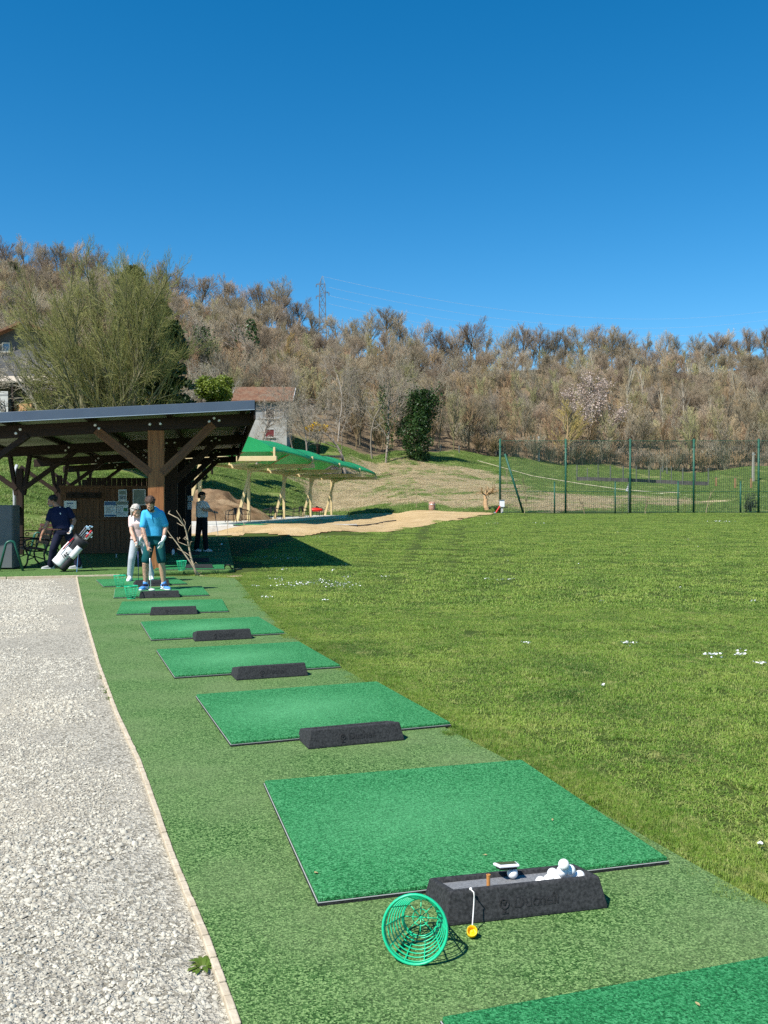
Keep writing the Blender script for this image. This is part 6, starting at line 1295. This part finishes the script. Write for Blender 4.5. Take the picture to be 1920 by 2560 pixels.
def club_thing(label, grip, hand2, headpt, root, shaftm, gripm, headm, wood=False, toe=(1, 0, 0)):
    r = thing('golf_club', label, 'golf club', tuple(V3(root)+V3(headpt))); g, h = V3(grip)-V3(headpt), V3((0, 0, .012)); d = (h-g).normalized()
    m = MB(); m.tube([tuple(g), tuple(g+d*.27)], [.014, .011], 10); m.build('grip', gripm, r, smooth=True); m = MB(); m.tube([tuple(g+d*.26), tuple(h)], [.0078, .0055], 8); m.build('shaft', shaftm, r, smooth=True)
    t = V3(toe).normalized(); m = MB()
    if wood: m.ell(t*.05+V3((0, 0, .02)), (.055, .05, .022), 14, 8)
    else: m.loft([[t*x+V3((0, 0, z))+V3((0, y, 0)) for z, y in ((.0, -.012), (.0, .010), (.02+.02*x/.08, .006), (.02+.02*x/.08, -.004))] for x in (-.005, .03, .06, .082)])
    m.build('club_head', headm, r, smooth=wood); return r
# ---------------- man in the blue shirt, head bent over the ball
b = gz(387, 1474, .03); RM = V3((b[0], b[1], .03))
mn = thing('person', 'man in bright blue polo shirt and dark green shorts bending over a golf club', 'person', RM)
SKT = tattoo_skin(); m = MB()
f = V3((.10, -.62, -.78)); hc = V3((-.008, -.27, 1.475)); R, P = add_head(m, hc, f, .93)
hipL, hipR = V3((-.085, .02, .86)), V3((.085, .02, .86)); shL, shR = V3((-.148, -.13, 1.318)), V3((.150, -.13, 1.318))
secloft(m, [((0, .03, .84), (.15, 0, 0), (0, .10, 0)), ((0, .025, .95), (.145, 0, 0), (0, .10, .01)), ((.0, -.03, 1.12), (.15, 0, 0), (0, .10, .03)), ((.003, -.10, 1.29), (.17, 0, 0), (0, .09, .03)), ((.003, -.14, 1.37), (.12, 0, 0), (0, .06, .03)), ((.0, -.17, 1.40), (.06, 0, 0), (0, .05, .03))])
m.cap((.0, -.15, 1.36), hc+V3((0, .03, -.03)), .058, .056, 14)
elL, wrL = V3((-.165, -.21, 1.06)), V3((-.045, -.33, .775)); elR, wrR = V3((.228, -.07, 1.085)), V3((.195, -.17, .865))
arm(m, shL, elL, wrL); arm(m, shR, elR, wrR); add_hand(m, wrL, (.22, -.05, -1), (.6, .6, .1), 1.25, 1); add_hand(m, wrR, (-.30, -.2, -1), (-.7, .3, 0), .35, -1)
knL, anL = V3((-.155, -.05, .47)), V3((-.175, .02, .09)); knR, anR = V3((.138, -.05, .47)), V3((.16, .03, .09)); leg(m, hipL, knL, anL); leg(m, hipR, knR, anR)
body = fuse('body', m, SKT, mn, .0075)
m = MB(); secloft(m, [((0, -.01, .925), (.160, 0, 0), (0, .135, .0)), ((0, -.02, .99), (.156, 0, 0), (0, .13, .02)), ((.0, -.04, 1.12), (.160, 0, 0), (0, .125, .03)), ((.003, -.10, 1.28), (.172, 0, 0), (0, .115, .035)), ((.003, -.125, 1.365), (.140, 0, 0), (0, .075, .03)), ((.0, -.15, 1.415), (.075, 0, 0), (0, .068, .03))])
for s_, e_ in ((shL, elL), (shR, elR)): q = V3(s_).lerp(V3(e_), .80); m.cap(s_, q, .062, .064, 16)
m.ring((0, -.165, 1.41), .066, .014, 20, 8, (0, -.35, .9)); SHB = cloth('sky_blue_cloth', (.045, .36, .63), (.075, .43, .71)); sh_ = fuse('polo_shirt', m, SHB, mn, .0095, 5)
m = MB(); secloft(m, [((0, -.236, 1.33), (.012, 0, 0), (0, -.004, .01)), ((0, -.222, 1.22), (.012, 0, 0), (0, -.004, .01))], 8); m.build('placket', cloth('light_blue_cloth', (.06, .48, .82), (.08, .52, .86)), sh_)
m = MB(); secloft(m, [((0, .02, .955), (.165, 0, 0), (0, .125, 0)), ((0, .025, .86), (.166, 0, 0), (0, .125, 0)), ((0, .015, .78), (.165, 0, 0), (0, .115, 0))])
for hp_, kn_ in ((hipL, knL), (hipR, knR)): q = V3(hp_).lerp(V3(kn_), .88); m.cap(V3(hp_)+V3((0, 0, -.02)), q, .092, .086, 18)
st = fuse('shorts', m, cloth('dark_teal_cloth', (.004, .055, .060), (.007, .080, .085)), mn, .0095, 4); m = MB(); m.ring((0, .0, .948), .163, .013, 28, 6, (0, 0, 1)); m.v = [(x, y*.80+.0, z) for x, y, z in m.v]; m.build('belt', mat('maroon_belt', (.09, .012, .02), rough=.5), st)
def hair_cap(c, f, parent, name, mt, back=1.0, vol=1.0, n=90, seed=1, down=0.0):
    R = face_frame(f); c = V3(c); Rn = random.Random(seed); m = MB(); m.ell(c+R@V3((0, -.030, .038)), (.085*vol, .100*vol, .092*vol), 18, 12, R)
    for i in range(n):
        a = Rn.uniform(0, 6.283); e = Rn.uniform(-.15-down, 1.5); x, y, z = math.cos(e)*math.cos(a)*.083*vol, math.cos(e)*math.sin(a)*.098*vol-.030, math.sin(e)*.090*vol+.036
        if y > .045 and z < .050: continue
        p = c+R@V3((x, y, z)); m.cap(p, p+R@V3((x*.2+Rn.uniform(-.01, .01), -.012, .012 if down == 0 else -.05*Rn.random()))*1.0, .014*vol, .008, 7)
    if down > .5:
        for i in range(26):
            a = math.pi*(.08+.84*Rn.random()) ; x, y = .080*math.cos(a), -.025-.075*math.sin(a)*1.05; z0 = Rn.uniform(-.01, .04)
            m.cap(c+R@V3((x, y, z0)), c+R@V3((x*1.05, y*.95, 0))+V3((0, 0, -Rn.uniform(.10, .15))), .020, .010, 7)
    return fuse(name, m, mt, parent, .007, 1)
HBR = mat('brown_hair', (.035, .020, .013), (.085, .048, .030), 60, .6, .4, 90); hair_cap(hc, f, mn, 'hair', HBR, vol=.90, n=190)
m = MB(); m.ell(P(0, .046, -.078), (.062, .058, .045), 14, 8, R); [m.cap(P(q*.066, .004, -.02), P(q*.058, .04, -.08), .014, .018, 8) for q in (-1, 1)]; fuse('beard', m, HBR, mn, .007, 1); eyes(P, mn)
m = MB(); add_hand(m, wrR+V3((.0, 0, -.0)), (-.30, -.2, -1), (-.7, .3, 0), .35, -1, 1.08); m.cap(wrR+V3((.02, .02, .05)), wrR, .037, .034, 12); fuse('glove', m, GLV, mn, .006, 2)
BSH = mat('blue_shoe', (.06, .24, .62), (.10, .32, .72), 8, .6); NVSH = mat('navy_knit', (.012, .02, .05), rough=.7)
for an, toe in ((anL, (-.215, -.20, .0)), (anR, (.30, -.13, .0))):
    s_ = shoe('shoe', (an.x, an.y, .09), toe, mn, BSH, WSO, accent=WSO); m = MB(); d_ = (V3(toe)-V3(an)); d_.z = 0; d_.normalize(); m.ell(V3((an.x, an.y, .075))+d_*.02, (.055, .055, .035), 12, 8); m.cap(V3((an.x, an.y, .07))+d_*.02, V3((an.x, an.y, .06))+d_*.10, .044, .036, 10); m.build('shoe_collar', NVSH, s_, smooth=True)
    m = MB(); m.cap((an.x, an.y, .10), (an.x, an.y, .135), .046, .046, 12); m.build('sock', WSO, mn, smooth=True)
mn.scale = (.94, .95, 1.0)
SHW = mat('white_shaft', (.80, .80, .80), rough=.25, metal=.3); GRP = mat('grip_grey', (.10, .10, .11), rough=.7)
club_thing('golf club with a white shaft held upright by the man in blue', (-.004, -.345, .835), None, (-.016, -.20, .0), RM, SHW, GRP, mat('white_head', (.74, .74, .74), rough=.3), True, (.5, -.8, 0))
# ---------------- woman in pink behind him
b = gz(352, 1452, .03); RW = V3((b[0], b[1], .03)); wn = thing('person', 'grey-haired woman in pale pink shirt and grey trousers looking down', 'person', RW)
m = MB(); f = V3((.42, -.62, -.55)); hc = V3((-.035, -.20, 1.345)); R, P = add_head(m, hc, f, .95); hipL, hipR = V3((-.115, .03, .78)), V3((.05, .06, .78)); shL, shR = V3((-.165, -.06, 1.215)), V3((.135, -.12, 1.215))
secloft(m, [((-.03, .05, .76), (.155, .02, 0), (0, .115, 0)), ((-.03, .05, .86), (.14, .02, 0), (0, .10, .01)), ((-.02, .0, 1.0), (.125, .01, 0), (0, .095, .03)), ((-.015, -.06, 1.15), (.145, -.02, 0), (0, .095, .03)), ((-.015, -.09, 1.24), (.10, -.02, 0), (0, .055, .03)), ((-.02, -.11, 1.27), (.05, 0, 0), (0, .045, .03))])
m.cap((-.02, -.09, 1.23), hc+V3((0, .02, -.03)), .048, .046, 12); elL, wrL = V3((-.135, -.16, .965)), V3((-.02, -.27, .745)); elR, wrR = V3((.15, -.2, .97)), V3((.06, -.29, .79)); AR = (.043, .036, .032, .024)
arm(m, shL, elL, wrL, AR); arm(m, shR, elR, wrR, AR); add_hand(m, wrL, (.25, -.1, -1), (.6, .5, 0), 1.2, 1, .92); add_hand(m, wrR, (-.25, -.05, -1), (-.6, .5, 0), 1.2, -1, .92)
knL, anL = V3((-.165, -.02, .44)), V3((-.215, .03, .09)); knR, anR = V3((.12, -.0, .44)), V3((.19, .05, .09)); leg(m, hipL, knL, anL, (.08, .052, .05, .034)); leg(m, hipR, knR, anR, (.08, .052, .05, .034)); fuse('body', m, SKIN2, wn, .0075)
m = MB(); secloft(m, [((-.03, .035, .80), (.172, .02, 0), (0, .13, 0)), ((-.025, .02, .90), (.155, .02, 0), (0, .122, .02)), ((-.02, -.005, 1.02), (.145, .01, 0), (0, .118, .03)), ((-.015, -.06, 1.14), (.165, -.02, 0), (0, .118, .035)), ((-.015, -.085, 1.23), (.14, -.02, 0), (0, .070, .03)), ((-.02, -.10, 1.275), (.06, 0, 0), (0, .054, .03))])
for s_, e_ in ((shL, elL), (shR, elR)): m.cap(s_, V3(s_).lerp(V3(e_), .62), .054, .053, 16)
fuse('polo_shirt', m, cloth('pale_pink_cloth', (.68, .50, .47), (.76, .59, .56)), wn, .0095, 5)
m = MB(); secloft(m, [((-.03, .05, .83), (.155, .02, 0), (0, .118, 0)), ((-.03, .055, .74), (.17, .02, 0), (0, .125, 0)), ((-.03, .05, .70), (.16, .02, 0), (0, .11, 0))])
for hp_, kn_, an_ in ((hipL, knL, anL), (hipR, knR, anR)): m.cap(V3(hp_)+V3((0, 0, -.03)), kn_, .092, .070, 16); m.cap(kn_, V3(an_)+V3((0, 0, .03)), .070, .058, 16)
fuse('trousers', m, cloth('grey_cloth', (.36, .39, .43), (.44, .47, .50)), wn, .0095, 4)
HGY = mat('grey_hair', (.34, .315, .275), (.56, .525, .47), 50, .5, .4, 80); hr_ = hair_cap(hc, f, wn, 'hair', HGY, vol=.92, n=190, seed=4, down=.95); eyes(P, wn)
m = MB(); [m.ell(P(q*.036, .070, .085), (.028, .010, .012), 10, 6, R) for q in (-1, 1)]; [m.tube([P(q*.066, .06, .085), P(q*.085, -.03, .06)], .004, 6) for q in (-1, 1)]; m.build('sunglasses', BLK, wn)
m = MB(); add_hand(m, wrR, (-.25, -.05, -1), (-.6, .5, 0), 1.2, -1, 1.0); m.cap(wrR+V3((.01, 0, .04)), wrR, .032, .030, 12); fuse('glove', m, GLV, wn, .006, 2)
m = MB(); m.ring(V3(wrL)+V3((-.01, .01, .025)), .027, .005, 16, 6, (.4, -.4, -1)); m.build('bracelet', mat('red_band', (.25, .03, .03)), wn)
shoe('shoe', (anL.x, anL.y, .09), (-.20, -.16, 0), wn, WSH, WSO, .044); shoe('shoe', (anR.x, anR.y, .09), (.24, -.13, 0), wn, WSH, WSO, .044)
club_thing('golf club with a dark blue shaft held by the woman in pink', (.03, -.32, .86), None, (.055, -.36, .0), RW, mat('navy_shaft', (.015, .03, .12), rough=.3), GRP, CHR, False, (1, -.3, 0))
# ---------------- man in navy reaching towards the bench
b = gz(157, 1422, .05); RN = V3((b[0], b[1], .05)); nv = thing('person', 'man in dark navy polo and trousers reaching down to the left beside a golf bag', 'person', RN)
m = MB(); f = V3((-.80, -.45, -.30)); hc = V3((-.215, -.05, 1.515)); R, P = add_head(m, hc, f); hipL, hipR = V3((-.07, -.02, .84)), V3((.10, .03, .84)); shL, shR = V3((-.220, -.09, 1.30)), V3((.105, .07, 1.325))
secloft(m, [((.01, .0, .82), (.165, .03, 0), (-.02, .135, 0)), ((-.02, -.01, .95), (.17, .03, 0), (-.02, .15, 0)), ((-.045, -.02, 1.10), (.17, .05, 0), (-.03, .14, 0)), ((-.06, -.01, 1.26), (.19, .08, .01), (-.03, .11, .0)), ((-.075, .0, 1.355), (.13, .05, 0), (-.02, .07, 0)), ((-.10, .0, 1.40), (.06, .01, 0), (0, .06, 0))])
m.cap((-.09, .0, 1.36), hc+V3((.03, .01, -.04)), .062, .06, 14); elL, wrL = V3((-.29, -.15, 1.02)), V3((-.395, -.20, .765)); elR, wrR = V3((.26, .02, 1.08)), V3((.225, -.09, .905)); AR = (.058, .046, .041, .029)
arm(m, shL, elL, wrL, AR); arm(m, shR, elR, wrR, AR); add_hand(m, wrL, (-.35, -.1, -1), (.5, .4, .1), .45, -1); add_hand(m, wrR, (-.15, -.2, -1), (-.6, -.2, .1), .9, -1)
knL, anL = V3((-.17, -.09, .47)), V3((-.275, .02, .09)); knR, anR = V3((.21, .08, .46)), V3((.33, .06, .09)); leg(m, hipL, knL, anL, (.095, .065, .06, .038)); leg(m, hipR, knR, anR, (.095, .065, .06, .038)); fuse('body', m, SKIN3, nv, .0075)
NVY = cloth('navy_cloth', (.010, .014, .042), (.018, .024, .062)); m = MB(); secloft(m, [((-.01, -.005, .90), (.195, .03, 0), (-.02, .165, 0)), ((-.025, -.01, .99), (.20, .03, 0), (-.02, .175, 0)), ((-.045, -.02, 1.10), (.195, .05, 0), (-.03, .168, 0)), ((-.06, -.01, 1.26), (.205, .08, .01), (-.03, .13, .0)), ((-.075, .0, 1.345), (.165, .06, 0), (-.02, .085, 0)), ((-.10, .0, 1.405), (.075, .01, 0), (0, .07, 0))])
for s_, e_ in ((shL, elL), (shR, elR)): m.cap(s_, V3(s_).lerp(V3(e_), .68), .068, .068, 16)
sh_ = fuse('polo_shirt', m, NVY, nv, .0095, 5); m = MB(); m.ell((-.005, -.135, 1.235), (.018, .006, .026), 10, 6); m.build('chest_badge', GLV, sh_); m = MB(); m.ell((-.035, -.062, 1.385), (.013, .008, .013), 10, 6); m.build('collar_clip', GLV, sh_)
m = MB(); secloft(m, [((.0, -.0, .93), (.175, .03, 0), (-.02, .148, 0)), ((.01, .0, .83), (.18, .03, 0), (-.02, .145, 0)), ((.01, .0, .76), (.17, .03, 0), (-.02, .125, 0))])
for hp_, kn_, an_ in ((hipL, knL, anL), (hipR, knR, anR)): m.cap(V3(hp_)+V3((0, 0, -.02)), kn_, .108, .088, 16); m.cap(kn_, V3(an_)+V3((0, 0, .0)), .088, .078, 16)
fuse('trousers', m, cloth('dark_navy_cloth', (.010, .012, .028), (.017, .020, .042)), nv, .0095, 4)
HBK = mat('black_hair', (.010, .009, .009), (.030, .026, .024), 60, .55, .4, 90); hair_cap(hc, f, nv, 'hair', HBK, vol=1.0, n=110, seed=6); m = MB(); m.ell(P(0, .048, -.080), (.060, .056, .042), 14, 8, R); fuse('beard', m, mat('grey_stubble', (.16, .14, .13), (.30, .28, .26), 70, .7), nv, .007, 1); eyes(P, nv)
m = MB(); add_hand(m, wrR, (-.15, -.2, -1), (-.6, -.2, .1), .9, -1, 1.08); m.cap(wrR+V3((.01, .02, .05)), wrR, .038, .036, 12); fuse('glove', m, GLV, nv, .006, 2)
shoe('shoe', (anL.x, anL.y, .09), (-.455, -.06, 0), nv, mat('grey_shoe', (.28, .30, .31), (.40, .42, .43), 10, .6), WSO, .05); shoe('shoe', (anR.x, anR.y, .09), (.13, -.02, 0), nv, mat('grey_shoe', (.3, .3, .3)), WSO, .05)
# ---------------- far golfer in the shade
b = gz(505, 1378.5, .08); RF = V3((b[0], b[1], .08)); fg = thing('person', 'golfer in white polo, black cap and black trousers, shaded at the back of the platform', 'person', RF)
m = MB(); f = V3((.92, -.30, -.02)); hc = V3((.01, -.0, 1.665)); R, P = add_head(m, hc, f); hipL, hipR = V3((-.075, .03, .90)), V3((.08, -.03, .90)); shL, shR = V3((-.115, .02, 1.43)), V3((.125, -.06, 1.43))
secloft(m, [((0, .0, .88), (.155, -.04, 0), (.02, .12, 0)), ((0, .0, 1.0), (.155, -.04, 0), (.02, .12, 0)), ((.0, .0, 1.18), (.155, -.04, 0), (.02, .125, 0)), ((.0, -.01, 1.36), (.165, -.06, 0), (.03, .11, 0)), ((.0, -.01, 1.46), (.11, -.04, 0), (.02, .065, 0)), ((.0, -.005, 1.51), (.055, 0, 0), (0, .055, 0))])
m.cap((0, -.005, 1.47), hc+V3((-.01, 0, -.05)), .058, .056, 14); elL, wrL = V3((.09, -.20, 1.25)), V3((.34, -.24, 1.20)); elR, wrR = V3((.235, -.12, 1.27)), V3((.40, -.20, 1.17)); arm(m, shL, elL, wrL); arm(m, shR, elR, wrR); add_hand(m, wrL, (1, .05, -.15), (0, .3, -1), 1.2, -1); add_hand(m, wrR, (1, -.1, .05), (0, .6, -.8), 1.2, 1)
knL, anL = V3((-.115, -.01, .49)), V3((-.175, .05, .09)); knR, anR = V3((.10, -.06, .49)), V3((.125, -.02, .09)); leg(m, hipL, knL, anL); leg(m, hipR, knR, anR); fuse('body', m, SKIN1, fg, .0085)
m = MB(); secloft(m, [((0, .0, 1.02), (.178, -.04, 0), (.02, .148, 0)), ((0, .0, 1.10), (.182, -.04, 0), (.02, .150, 0)), ((.0, .0, 1.2), (.178, -.04, 0), (.02, .146, 0)), ((.0, -.01, 1.36), (.182, -.06, 0), (.03, .128, 0)), ((.0, -.01, 1.45), (.145, -.05, 0), (.02, .08, 0)), ((.0, -.005, 1.515), (.07, 0, 0), (0, .066, 0))])
for s_, e_ in ((shL, elL), (shR, elR)): m.cap(s_, V3(s_).lerp(V3(e_), .7), .066, .064, 16)
fuse('polo_shirt', m, cloth('white_cloth', (.70, .71, .73), (.78, .79, .80)), fg, .01, 5)
m = MB(); secloft(m, [((0, .0, 1.04), (.162, -.04, 0), (.02, .128, 0)), ((0, .0, .92), (.172, -.04, 0), (.02, .135, 0)), ((0, .0, .82), (.165, -.04, 0), (.02, .115, 0))])
for hp_, kn_, an_ in ((hipL, knL, anL), (hipR, knR, anR)): m.cap(V3(hp_)+V3((0, 0, -.02)), kn_, .102, .082, 16); m.cap(kn_, V3(an_)+V3((0, 0, .0)), .082, .074, 16)
fuse('trousers', m, cloth('black_cloth', (.008, .008, .010), (.014, .014, .018)), fg, .01, 4)
m = MB(); m.ell(hc+R@V3((0, -.012, .055)), (.094, .110, .075), 18, 10, R); m.ell(hc+R@V3((0, .10, .052)), (.075, .085, .010), 16, 6, R); m.cap(hc+R@V3((0, -.10, .02)), hc+R@V3((0, -.11, -.05)), .05, .035, 10); fuse('cap', m, mat('black_cap', (.010, .010, .012), (.02, .02, .022), 20, .7), fg, .008, 2)
hair_cap(hc+V3((0, 0, -.012)), f, fg, 'hair', HBK, vol=.96, n=30, seed=8); eyes(P, fg)
shoe('shoe', (anL.x, anL.y, .09), (-.02, -.05, 0), fg, WSH, WSO, .05); shoe('shoe', (anR.x, anR.y, .09), (.31, -.08, 0), fg, WSH, WSO, .05)
club_thing('golf club hanging from the hands of the far golfer', (.42, -.23, 1.22), None, (.60, -.42, .22), RF, CHR, GRP, CHR)
